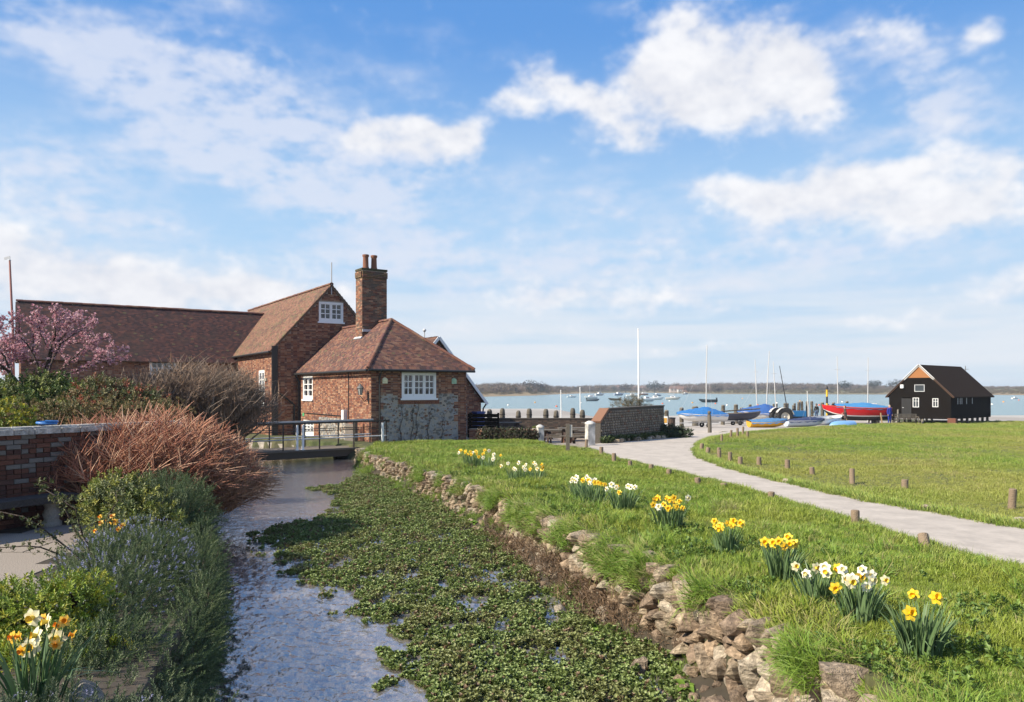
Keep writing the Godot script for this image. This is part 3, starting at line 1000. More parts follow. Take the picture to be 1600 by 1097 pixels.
func ridge(parent: Node, a: Vector3, b: Vector3, palette: Array, r := 0.11) -> void:
	var n := int(a.distance_to(b) / 0.32)
	var mb := MB.new()
	var rows := []
	for k in 2:
		var row := []
		for i in 7:
			var t := PI * i / 6.0
			row.append(Vector3((k - 0.5) * 0.33, sin(t) * r, cos(t) * r))
		rows.append(row)
	mb.grid(rows)
	for k in 2:
		for i in range(1, 5):
			mb.tri(rows[k][0], rows[k][i], rows[k][i + 1])
	var me := mb.mesh()
	var x := (b - a).normalized()
	var z := x.cross(Vector3.UP).normalized()
	for i in n:
		var c := pick(palette)
		var key := "ridge_%d" % (rng.randi() % 4)
		var m: StandardMaterial3D = mats[key] if mats.has(key) else mat(key, c, 0.9, "speck", 2.0)
		var o := part(parent, "ridge_tile", me, m)
		o.transform = Transform3D(Basis(x, z.cross(x), z), a.lerp(b, (i + 0.5) / n) + Vector3(0, rng.randf_range(-0.008, 0.008) - 0.03, 0))

func window(parent: Node, o: Vector3, u: Vector3, n: Vector3, w: float, h: float, sashes: int, cols: int, rows: int, curtain := 0) -> Node:
	# o: lower left corner of the opening on the wall face
	var mb := MB.new()
	var bs := Basis(u, Vector3.UP, n)
	var put := func(to: MB, x0: float, y0: float, x1: float, y1: float, z0: float, z1: float):
		to.box(o + u * (x0 + x1) * 0.5 + Vector3(0, (y0 + y1) * 0.5, 0) + n * (z0 + z1) * 0.5, Vector3(x1 - x0, y1 - y0, z1 - z0), bs)
	var f := 0.06
	put.call(mb, 0.0, 0.0, f, h, -0.14, 0.02)
	put.call(mb, w - f, 0.0, w, h, -0.14, 0.02)
	put.call(mb, f, 0.0, w - f, f * 1.6, -0.14, 0.018)
	put.call(mb, f, h - f, w - f, h, -0.14, 0.018)
	var node := part(parent, "window", mb, mats["white_paint"])
	var sill := MB.new()
	sill.box(o + u * w * 0.5 + Vector3(0, -0.04, 0) + n * 0.0, Vector3(w + 0.14, 0.08, 0.16), bs)
	part(node, "sill", sill, mats["white_paint"])
	var sw := (w - 2 * f) / sashes
	for i in sashes:
		mb = MB.new()
		var x0 := f + sw * i
		var g := 0.065
		var y0 := f * 1.6
		var y1 := h - f
		put.call(mb, x0 + 0.004, y0, x0 + g, y1, -0.09, 0.008)
		put.call(mb, x0 + sw - g, y0, x0 + sw - 0.004, y1, -0.09, 0.008)
		put.call(mb, x0 + g, y0, x0 + sw - g, y0 + g * 1.5, -0.09, 0.005)
		put.call(mb, x0 + g, y1 - g, x0 + sw - g, y1, -0.09, 0.005)
		var iw := sw - 2 * g
		var ih := y1 - y0 - g * 2.5
		for k in range(1, cols):
			put.call(mb, x0 + g + iw * k / cols - 0.02, y0 + g * 1.5, x0 + g + iw * k / cols + 0.02, y1 - g, -0.07, 0.0)
		for k in range(1, rows):
			put.call(mb, x0 + g, y0 + g * 1.5 + ih * k / rows - 0.02, x0 + sw - g, y0 + g * 1.5 + ih * k / rows + 0.02, -0.068, -0.002)
		part(node, "sash", mb, mats["white_paint"])
		for a in cols:
			for b in rows:
				var gl := MB.new()
				gl.box(o + u * (x0 + g + iw * (a + 0.5) / cols) + Vector3(0, y0 + g * 1.5 + ih * (b + 0.5) / rows, 0) - n * 0.04, Vector3(iw / cols - 0.02, ih / rows - 0.02, 0.004), bs)
				part(node, "pane", gl, mats["glass"])
		if curtain & (1 << i):
			var cu := MB.new()
			var rr := []
			for k in 13:
				var s := x0 + sw * (0.05 + 0.45 * k / 12.0)
				rr.append([o + u * s + Vector3(0, 0.05, 0) - n * (0.3 + 0.025 * sin(k * 2.1)), o + u * s + Vector3(0, h, 0) - n * (0.3 + 0.025 * sin(k * 2.1))])
			cu.grid(rr)
			part(node, "curtain", cu, mats["curtain"])
	return node

func pipe(parent: Node, called: String, pts: Array, r := 0.045, m := "black_iron") -> Node:
	var mb := MB.new()
	var rr := []
	for q in pts:
		rr.append(r)
	mb.tube(pts, rr, 8)
	return part(parent, called, mb, mats[m])

const HOUSE := Vector3(-6.05, 0, -33)
const TURN := 0.585

func make_houses() -> void:
	var X := Vector3.RIGHT
	var Z := Vector3.BACK      # towards the front
	# ---- cottage: 4.7 wide, 9.6 deep
	var t := thing("brick_cottage", "low brick and flint cottage with hipped tile roof beside the footbridge", "house", HOUSE, TURN)
	var front_hole := [1.43, 1.42, 3.13, 2.56]
	var flint := func(s: float, y: float) -> int:
		if s < 0.42 + 0.12 * (int(y / 0.3) % 2) or s > 4.22 - 0.1 * (int(y / 0.3) % 2) or y < -0.5:
			return 0
		var top := 1.0
		if s < 1.25: top = 1.66 - maxf(0.0, (s - 0.9)) * 0.5
		elif s > 3.3: top = 1.66
		else: top = 1.2
		return 1 if y < top - 0.06 else 0
	wall(t, Vector3(0, 0, 0), X, Z, [Vector2(0, 2.72), Vector2(4.7, 2.72)], -1.0, [front_hole], BRICKS, "front_wall", flint)
	window(t, Vector3(front_hole[0], front_hole[1], 0), X, Z, 1.7, 1.14, 3, 2, 3, 1)
	var soldiers := MB.new()
	for i in 22:
		soldiers.box(Vector3(1.32 + i * 0.092, 1.26, 0.01), Vector3(0.075, 0.19, 0.03))
	part(t, "brick_sill_course", soldiers, mat("sill_brick", L(0.3, 0.12, 0.075), 0.9, "speck", 3.0))
	# left wall, seen from outside: starts at the back, runs to the front
	var lflint := func(s: float, y: float) -> int:
		return 1 if (y < 0.42 and s > 3.0 and s < 6.6) else 0
	var lh := [[0.65, 1.3, 2.15, 2.5], [0.7, -0.55, 2.3, 0.22]]
	wall(t, Vector3(0, 0, -9.6), Z, -X, [Vector2(0, 2.72), Vector2(9.6, 2.72)], -1.2, lh, BRICKS, "side_wall", lflint)
	window(t, Vector3(0, 1.3, -9.6 + 0.65), Z, -X, 1.5, 1.2, 2, 1, 3, 0)
	window(t, Vector3(0, -0.55, -9.6 + 0.7), Z, -X, 1.6, 0.77, 3, 1, 3, 0)
	wall(t, Vector3(4.7, 0, 0), -Z, X, [Vector2(0, 2.72), Vector2(9.6, 2.72)], -1.0, [], BRICKS, "side_wall")
	var fl := MB.new()
	fl.box(Vector3(2.35, -0.45, -4.8), Vector3(4.1, 0.1, 9.0))
	part(t, "floor", fl, mats["floor_boards"])
	# roof
	var e := 0.28                      # eaves overhang
	var ey := 2.70
	var ry := 5.15
	var s2 := (ry - ey) / (2.35 + e)
	var hipz := 3.1
	var wl := Vector3(2.35 + e, ry - ey, 0).normalized()
	var ll := Vector2(2.35 + e, ry - ey).length()
	tiles(t, Vector3(-e, ey, e), -Z, wl, PackedVector2Array([Vector2(0, 0), Vector2(9.6 + e, 0), Vector2(9.6 + e, ll), Vector2(hipz + e, ll)]), TILES)
	var wr := Vector3(-2.35 - e, ry - ey, 0).normalized()
	tiles(t, Vector3(4.7 + e, ey, e), -Z, wr, PackedVector2Array([Vector2(0, 0), Vector2(9.6 + e, 0), Vector2(9.6 + e, ll), Vector2(hipz + e, ll)]), TILES)
	var wf := Vector3(0, ry - ey, -hipz - e).normalized()
	var lf := Vector2(hipz + e, ry - ey).length()
	tiles(t, Vector3(-e, ey, e), X, wf, PackedVector2Array([Vector2(0, 0), Vector2(4.7 + 2 * e, 0), Vector2(2.35 + e, lf)]), TILES)
	ridge(t, Vector3(2.35, ry + 0.02, -hipz), Vector3(2.35, ry + 0.02, -9.6), TILES)
	ridge(t, Vector3(-e, ey + 0.05, e), Vector3(2.35, ry + 0.05, -hipz), [[0.24, 0.16, 0.08], [0.2, 0.14, 0.07]], 0.09)
	ridge(t, Vector3(4.7 + e, ey + 0.05, e), Vector3(2.35, ry + 0.05, -hipz), TILES, 0.09)
	var gut := MB.new()
	gut.tube([Vector3(-e, ey - 0.06, e + 0.05), Vector3(4.7 + e, ey - 0.06, e + 0.05)], [0.055, 0.055], 8)
	part(t, "gutter", gut, mats["black_iron"])
	pipe(t, "gutter", [Vector3(-e - 0.05, ey - 0.07, e), Vector3(-e - 0.05, ey - 0.09, -9.5)], 0.055)
	pipe(t, "downpipe", [Vector3(0.36, ey - 0.1, e), Vector3(0.36, ey - 0.35, 0.07), Vector3(0.36, -0.4, 0.07)], 0.04)
	pipe(t, "downpipe", [Vector3(-e, ey - 0.1, -9.4), Vector3(-0.08, ey - 0.5, -9.4), Vector3(-0.08, -0.9, -9.4)], 0.05)
	pipe(t, "cable_pipe", [Vector3(-0.04, ey - 0.1, -2.5), Vector3(-0.04, 0.3, -2.5)], 0.02)
	pipe(t, "cable_pipe", [Vector3(-0.04, 0.58, -8.4), Vector3(-0.04, 0.58, -2.9)], 0.02)
	var bx := MB.new()
	bx.box(Vector3(-0.1, 0.62, -2.85), Vector3(0.2, 0.5, 0.26))
	part(t, "meter_box", bx, mats["white_paint"])
	for q in [[0.62, 2.22, L(0.75, 0.72, 0.5)], [4.05, 2.22, L(0.35, 0.55, 0.4)]]:
		var ab := MB.new()
		ab.lathe([Vector2(0.0, 0.07), Vector2(0.11, 0.06), Vector2(0.13, 0.0)], 8, Vector3(q[0], q[1], 0.01), Basis(Vector3.RIGHT, PI / 2))
		ab.box(Vector3(q[0], q[1] - 0.05, 0.03), Vector3(0.24, 0.2, 0.05))
		part(t, "alarm_box", ab, paint(q[2], 0.5))
	var gs := MB.new()
	gs.box(Vector3(-0.03, 0.5, -8.85), Vector3(0.02, 0.17, 0.26))
	part(t, "green_sign", gs, paint(L(0.08, 0.35, 0.16), 0.4))
	# chimney
	var ch := Vector3(2.1, 0, -4.9)
	var cb := MB.new()
	var chn := MB.new()
	chn.box(ch + Vector3(0, 5.9, 0), Vector3(1.28, 3.6, 0.78))
	var cn := part(t, "chimney", chn, mats["mortar"])
	var cs := Scatter.new()
	for side in [[Vector3.RIGHT, Vector3.BACK, 1.3, 0.4], [Vector3.LEFT, Vector3.FORWARD, 1.3, 0.4], [Vector3.FORWARD, Vector3.RIGHT, 0.8, 0.65], [Vector3.BACK, Vector3.LEFT, 0.8, 0.65]]:
		var y := 4.1
		var row := 0
		while y < 7.6:
			var grow := 0.05 if y > 7.3 else 0.0
			var s: float = -side[2] * 0.5 - (row % 2) * 0.11
			while s < side[2] * 0.5:
				var a: float = maxf(s, -side[2] * 0.5)
				var b: float = minf(s + 0.225, side[2] * 0.5)
				if b - a > 0.04:
					var c := pick(BRICKS)
					if y > 7.2 and rng.randf() < 0.6:
						c = c.lerp(L(0.16, 0.15, 0.07), 0.6)
					elif rng.randf() < 0.45:
						c = c.lerp(L(0.17, 0.15, 0.12), rng.randf_range(0.4, 0.9))
					cs.add(Transform3D(Basis(side[0], Vector3.UP, side[1]).scaled_local(Vector3((b - a - 0.01) / 0.215, 1, 1 + grow * 60)), ch + side[0] * (a + b) * 0.5 + side[1] * (side[3] - 0.005) + Vector3(0, y + 0.037, 0)), c)
				s += 0.225
			y += 0.075
			row += 1
	scatter(cn, "brickwork", cs, brick_shape(), mats["brick"])
	cb.box(ch + Vector3(0, 7.72, 0), Vector3(1.36, 0.1, 0.86))
	part(t, "chimney_cap", cb, mat("mossy_cap", L(0.11, 0.1, 0.05), 0.95, "speck", 1.2, "bumpy", 3.0))
	for k in 2:
		var pot := MB.new()
		pot.lathe([Vector2(0.17, 0), Vector2(0.16, 0.12), Vector2(0.145, 0.15), Vector2(0.13, 0.62), Vector2(0.165, 0.65), Vector2(0.165, 0.74), Vector2(0.13, 0.75), Vector2(0.12, 0.5)], 14, ch + Vector3(-0.3 + k * 0.44, 7.75, 0))
		part(t, "chimney_pot", pot, mats["terracotta"])
	var ld := MB.new()
	ld.box(Vector3(1.42, 4.32, -4.9), Vector3(0.12, 0.14, 0.9), Basis(Vector3.BACK, 0.8))
	ld.box(Vector3(2.1, 4.7, -4.45), Vector3(1.3, 0.12, 0.04))
	part(t, "lead_flashing", ld, mats["lead"])
	# bare climbers trained up the flint
	for st in [[1.45, 1.1], [2.0, 1.2], [2.2, 1.15], [2.8, 0.95], [3.5, 0.7]]:
		var vm := MB.new()
		var pts := []
		var rr := []
		for i in 7:
			pts.append(Vector3(st[0] + sin(i * 1.7 + st[0] * 5.0) * 0.06 - (0.12 - 0.02 * i), -0.45 + (st[1] + 0.45) * i / 6.0, 0.06 + 0.01 * sin(i * 2.0)))
			rr.append(0.018 - 0.002 * i)
		vm.tube(pts, rr, 5)
		for i in 9:
			var b: Vector3 = pts[2 + i % 5]
			vm.tube([b, b + Vector3(rng.randf_range(-0.22, 0.22), rng.randf_range(0.05, 0.25), 0.02)], [0.007, 0.003], 4)
		part(t, "climber_stem", vm, mats["bark"])
	# ---- wall lantern at the corner
	t = thing("wall_lantern", "black iron lantern on bracket at the cottage corner", "lamp", HOUSE, TURN)
	var lm := MB.new()
	var lo := Vector3(-0.35, 1.72, -0.35)
	lm.tube([Vector3(0.0, 1.45, -0.2), Vector3(-0.2, 1.3, -0.28), lo + Vector3(0, -0.2, 0)], [0.022, 0.022, 0.022], 6)
	lm.box(Vector3(-0.03, 1.38, -0.2), Vector3(0.04, 0.3, 0.1))
	part(t, "bracket", lm, mats["black_iron"])
	lm = MB.new()
	lm.lathe([Vector2(0.04, -0.15), Vector2(0.07, -0.14), Vector2(0.12, 0.15)], 6, lo)
	part(t, "lamp_glass", lm, mats["lamp_glass"])
	lm = MB.new()
	lm.lathe([Vector2(0.17, 0.15), Vector2(0.16, 0.18), Vector2(0.06, 0.27), Vector2(0.03, 0.33), Vector2(0.0, 0.35)], 6, lo)
	for k in 6:
		var a := TAU * k / 6
		lm.bar(lo + Vector3(cos(a) * 0.075, -0.15, sin(a) * 0.075), lo + Vector3(cos(a) * 0.125, 0.15, sin(a) * 0.125), 0.022, 0.022)
	part(t, "lantern_frame", lm, mat("lantern_iron", L(0.12, 0.12, 0.12), 0.5))
	# ---- mill house: gable towards the cottage
	t = thing("mill_house", "tall gabled brick mill house with attic window and long roof", "house", HOUSE, TURN)
	var gl := -1.35
	var gw := 6.22
	var atk := [2.42, 5.5, 3.8, 6.58]
	wall(t, Vector3(gl, 0, -9.62), X, Z, [Vector2(0, 4.05), Vector2(gw * 0.5, 7.5), Vector2(gw, 4.05)], -1.3, [atk], BRICKS, "gable_wall")
	window(t, Vector3(gl + atk[0], atk[1], -9.62), X, Z, 1.38, 1.08, 2, 2, 3, 0)
	var mh := [[5.6, 1.0, 6.7, 2.85]]
	# left wall from the back to the front
	wall(t, Vector3(gl, 0, -18.0), Z, -X, [Vector2(0, 4.05), Vector2(8.38, 4.05)], -1.3, mh, BRICKS, "side_wall")
	window(t, Vector3(gl, 1.0, -18.0 + 5.6), Z, -X, 1.1, 1.85, 2, 1, 4, 0)
	wall(t, Vector3(gl + gw, 0, -9.62), -Z, X, [Vector2(0, 4.05), Vector2(17.0, 4.05)], -1.0, [], BRICKS, "side_wall")
	wall(t, Vector3(gl + gw, 0, -26.6), -X, -Z, [Vector2(0, 4.05), Vector2(gw * 0.5, 7.5), Vector2(gw, 4.05)], -1.0, [], BRICKS, "gable_wall")
	wall(t, Vector3(gl, 0, -26.6), Z, -X, [Vector2(0, 4.05), Vector2(8.6, 4.05)], -1.0, [], BRICKS, "side_wall")
	var me2 := 0.25
	var rise := 7.5 - 4.05
	var half := gw * 0.5
	var k2 := rise / half
	var mll := Vector2(half + me2, (half + me2) * k2).length()
	var mwl := Vector3(half + me2, (half + me2) * k2, 0).normalized()
	tiles(t, Vector3(gl - me2, 4.1 - me2 * k2, -9.5), -Z, mwl, PackedVector2Array([Vector2(0, 0), Vector2(17.2, 0), Vector2(17.2, mll), Vector2(0, mll)]), [[0.31, 0.15, 0.095], [0.25, 0.12, 0.08], [0.35, 0.185, 0.12], [0.19, 0.095, 0.07], [0.29, 0.16, 0.105]], 0.0, 0.1)
	tiles(t, Vector3(gl + gw + me2, 4.1 - me2 * k2, -9.5), -Z, Vector3(-mwl.x, mwl.y, 0), PackedVector2Array([Vector2(0, 0), Vector2(17.2, 0), Vector2(17.2, mll), Vector2(0, mll)]), [[0.31, 0.15, 0.095], [0.25, 0.12, 0.08], [0.35, 0.185, 0.12], [0.19, 0.095, 0.07], [0.29, 0.16, 0.105]], 0.0, 0.1)
	ridge(t, Vector3(gl + half, 7.58, -9.5), Vector3(gl + half, 7.58, -26.6), TILES)
	pipe(t, "finial_rod", [Vector3(gl + half, 7.0, -9.55), Vector3(gl + half, 8.75, -9.55)], 0.035, "grey_metal")
	var dp := MB.new()
	dp.box(Vector3(gl + 0.02, 1.5, -9.55), Vector3(0.3, 5.2, 0.12))
	part(t, "corner_downpipe", dp, mats["black_iron"])
	pipe(t, "downpipe", [Vector3(gl + 0.3, 1.6, -9.5), Vector3(gl + 0.8, 1.2, -9.5), Vector3(gl + 1.05, 1.0, -9.5), Vector3(gl + 1.05, -0.9, -9.5)], 0.05)
	pipe(t, "gutter", [Vector3(gl - me2 - 0.03, 3.78, -9.5), Vector3(gl - me2 - 0.03, 3.76, -18.0)], 0.06)
	var st := MB.new()
	for q in [[-0.03, 2.35, -11.0], [-0.03, 0.6, -11.2]]:
		st.box(Vector3(gl + q[0], q[1], q[2]), Vector3(0.1, 0.16, 0.5))
	part(t, "stone_ledge", st, mats["pale_stone"])
	# ---- long range behind
	t = thing("long_brick_range", "long low range with dark red tile roof behind the shrubs", "house", HOUSE, TURN)
	var by := 3.72
	wall(t, Vector3(-12.4, 0, -17.2), X, Z, [Vector2(0, by), Vector2(11.0, by)], -1.0, [[6.2, 2.2, 7.6, 3.5]], BRICKS, "front_wall")
	window(t, Vector3(-12.4 + 6.2, 2.2, -17.2), X, Z, 1.4, 1.3, 2, 2, 3, 0)
	wall(t, Vector3(-12.4, 0, -22.6), Z, -X, [Vector2(0, by), Vector2(2.7, 6.68), Vector2(5.4, by)], -1.0, [], BRICKS, "gable_wall")
	wall(t, Vector3(-1.4, 0, -22.6), -X, -Z, [Vector2(0, by), Vector2(11.0, by)], -1.0, [], BRICKS, "back_wall")
	var bl := Vector2(2.7 + 0.3, (2.7 + 0.3) * 1.096).length()
	var bw := Vector3(0, 1.096, -1).normalized()
	tiles(t, Vector3(-12.6, by - 0.3, -16.9), X, bw, PackedVector2Array([Vector2(0, 0), Vector2(11.3, 0), Vector2(13.9, bl), Vector2(0, bl)]), DARK_TILES, 0.0, 0.01)
	tiles(t, Vector3(-12.6, by - 0.3, -22.9), X, Vector3(0, 1.096, 1).normalized(), PackedVector2Array([Vector2(0, 0), Vector2(11.3, 0), Vector2(13.9, bl), Vector2(0, bl)]), DARK_TILES)
	ridge(t, Vector3(-12.6, by - 0.3 + 3.33, -19.9), Vector3(1.0, by - 0.3 + 3.33, -19.9), [[0.15, 0.1, 0.07], [0.2, 0.14, 0.09]])
	# ---- gabled annexe on the harbour side
	t = thing("gabled_annexe", "small gabled annexe with white bargeboards behind the cottage", "house", HOUSE, TURN)
	var az := -5.95
	var aflint := func(s: float, y: float) -> int:
		return 1 if (s > 1.6 and s < 4.6 and y < 1.0) else 0
	wall(t, Vector3(3.6, 0, az), X, Z, [Vector2(0, 1.35), Vector2(2.75, 4.55), Vector2(5.5, 1.35)], -1.0, [], BRICKS, "gable_wall", aflint)
	wall(t, Vector3(9.1, 0, az), -Z, X, [Vector2(0, 1.35), Vector2(8.0, 1.35)], -1.0, [], BRICKS, "side_wall")
	wall(t, Vector3(9.1, 0, az - 8.0), -X, -Z, [Vector2(0, 1.35), Vector2(2.75, 4.55), Vector2(5.5, 1.35)], -1.0, [], BRICKS, "gable_wall")
	var ak := 3.2 / 2.75
	var al := Vector2(3.0, 3.0 * ak).length()
	var aw := Vector3(-1, ak, 0).normalized()
	tiles(t, Vector3(9.35, 1.42 - 0.25 * ak, az + 0.2), -Z, aw, PackedVector2Array([Vector2(0, 0), Vector2(8.2, 0), Vector2(8.2, al), Vector2(0, al)]), TILES)
	tiles(t, Vector3(3.35, 1.42 - 0.25 * ak, az + 0.2), -Z, Vector3(1, ak, 0).normalized(), PackedVector2Array([Vector2(0, 0), Vector2(8.2, 0), Vector2(8.2, al), Vector2(0, al)]), TILES)
	for sgn in [-1, 1]:
		var bb := MB.new()
		bb.bar(Vector3(6.35 + sgn * 3.05, 1.28 - 0.25 * ak, az + 0.24), Vector3(6.35, 4.62, az + 0.24), 0.04, 0.15)
		part(t, "bargeboard", bb, mats["white_paint"])
	pipe(t, "ridge_finial", [Vector3(6.35, 4.6, az - 1.5), Vector3(6.35, 5.2, az - 1.5)], 0.03, "grey_metal")
	var fx := MB.new()
	fx.lathe([Vector2(0, 0.12), Vector2(0.09, 0.06), Vector2(0.11, 0), Vector2(0.06, -0.08), Vector2(0, -0.1)], 8, Vector3(6.35, 5.1, az - 1.5))
	part(t, "finial_ball", fx, mats["lead"])
	pipe(t, "downpipe", [Vector3(9.4, 1.05, az + 0.15), Vector3(9.2, 0.75, az + 0.1), Vector3(9.15, -0.6, az + 0.08)], 0.045)
	var bn := MB.new()
	bn.box(Vector3(8.75, 0.05, az + 0.35), Vector3(0.5, 0.95, 0.5))
	bn.box(Vector3(8.75, 0.56, az + 0.35), Vector3(0.56, 0.08, 0.58))
	tag(part(self, "blue_bin", bn, paint(L(0.02, 0.06, 0.25), 0.4)), "blue lidded bin beside the annexe wall", "bin")
	var o: Node3D = get_node("blue_bin")
	o.position = HOUSE
	o.rotation.y = TURN

func make_terrace() -> void:
	# ledge between the cottage side and the stream, with its retaining wall
	var a := [Vector2(-6.0, -31.6), Vector2(-8.0, -33.1), Vector2(-10.7, -35.6), Vector2(-13.6, -38.9), Vector2(-15.4, -41.2)]
	var b := [Vector2(-5.6, -32.4), Vector2(-6.0, -33.0), Vector2(-8.6, -37.0), Vector2(-11.4, -41.0), Vector2(-12.2, -42.0)]
	var mb := MB.new()
	for i in 4:
		var q := [a[i], b[i], b[i + 1], a[i + 1]]
		var lo := []
		var hi := []
		for p2 in q:
			lo.append(Vector3(p2.x, -1.7, p2.y))
			hi.append(Vector3(p2.x, -0.72 if i > 0 or p2 != q[0] else -0.72, p2.y))
		mb.hexa(lo + hi)
	structure("terrace", mb, mats["terrace"])
	var wm := MB.new()
	var pts := [Vector2(-5.9, -31.0)] + a
	for i in pts.size() - 1:
		var p0: Vector2 = pts[i]
		var p1: Vector2 = pts[i + 1]
		wm.bar(Vector3(p0.x, -1.12, p0.y + 0.12), Vector3(p1.x, -1.12, p1.y + 0.12), 0.3, 0.86)
	tag(part(self, "retaining_wall", wm, mats["concrete"]), "pale rendered retaining wall under the footbridge", "wall")
	# footbridge
	var p0 := Vector3(-5.5, -0.5, -32.25)
	var dirw := Vector3(-0.79, 0, 0.61)
	var t := thing("footbridge", "narrow footbridge with railings crossing the stream to the cottage", "bridge", p0, atan2(0.61, 0.79))
	# local +x towards the cottage, so the deck runs along -x
	var dk := MB.new()
	dk.box(Vector3(-3.6, -0.035, 0), Vector3(7.2, 0.07, 1.6))
	part(t, "deck", dk, mat("deck_board", L(0.24, 0.2, 0.16), 0.9, "speck", 0.8, "fine", 0.5))
	var bm := MB.new()
	bm.box(Vector3(-3.6, -0.2, 0.68), Vector3(7.2, 0.26, 0.14))
	bm.box(Vector3(-3.6, -0.2, -0.68), Vector3(7.2, 0.26, 0.14))
	part(t, "beam", bm, mat("dark_beam", L(0.13, 0.1, 0.075), 0.9, "speck", 1.0))
	for side in [0.72, -0.72]:
		var near: bool = side > 0
		var rail := MB.new()
		rail.bar(Vector3(0.0, 1.03, side), Vector3(-7.1, 1.0, side), 0.07, 0.07)
		part(t, "handrail", rail, mats["brown_iron"] if near else mats["grey_metal"])
		for h in [0.42, 0.72]:
			var r2 := MB.new()
			r2.tube([Vector3(-0.1, h, side), Vector3(-7.1, h - 0.03, side)], [0.018 if h > 0.5 else 0.028, 0.018 if h > 0.5 else 0.028], 6)
			part(t, "rail", r2, mats["grey_metal"] if h < 0.5 else mats["brown_iron"])
		for i in 5:
			var po := MB.new()
			po.box(Vector3(-0.15 - i * 1.45, 0.5, side), Vector3(0.045, 1.02, 0.045))
			part(t, "post", po, mats["brown_iron"])
	for x in [-3.75, -3.98, -0.35]:
		var po := MB.new()
		po.box(Vector3(x, 0.47, 0.79), Vector3(0.07, 0.96, 0.07))
		po.box(Vector3(x, 0.01, 0.79), Vector3(0.16, 0.02, 0.09))
		part(t, "white_post", po, mats["white_paint"])
	# picket gate leaning by the cottage
	t = thing("picket_gate", "small weathered grey picket gate beside the cottage wall", "gate", Vector3(-6.9, -0.72, -33.6), TURN + PI / 2)
	for i in 9:
		var pk := MB.new()
		pk.box(Vector3(i * 0.13, 0.52, 0), Vector3(0.065, 1.0, 0.02))
		part(t, "picket", pk, mat("grey_picket", L(0.4, 0.38, 0.35), 0.85, "speck", 1.0))
	for h in [0.25, 0.85]:
		var rl := MB.new()
		rl.box(Vector3(0.52, h, -0.025), Vector3(1.2, 0.07, 0.028))
		part(t, "gate_rail", rl, mats["old_wood"])
	var gp := MB.new()
	gp.box(Vector3(-0.15, 0.62, 0), Vector3(0.13, 1.24, 0.13))
	part(t, "gate_post", gp, mats["old_wood"])

# ---------------------------------------------------------------- waterfront
func at(x: float, z: float, lift := 0.0) -> Vector3:
	return Vector3(x, fall(-z) + lift, z)

func stone_in(parent: Node, pos: Vector3, s: Vector3, turn: float, k: int, c: int) -> void:
	var o := part(parent, "stone", stone_shape(100 + k % 10), mats["stone_%d" % c])
	o.transform = Transform3D(Basis(Vector3.UP, turn) * Basis(Vector3.BACK, rng.randf_range(-0.15, 0.15)) * Basis.from_scale(s), pos)

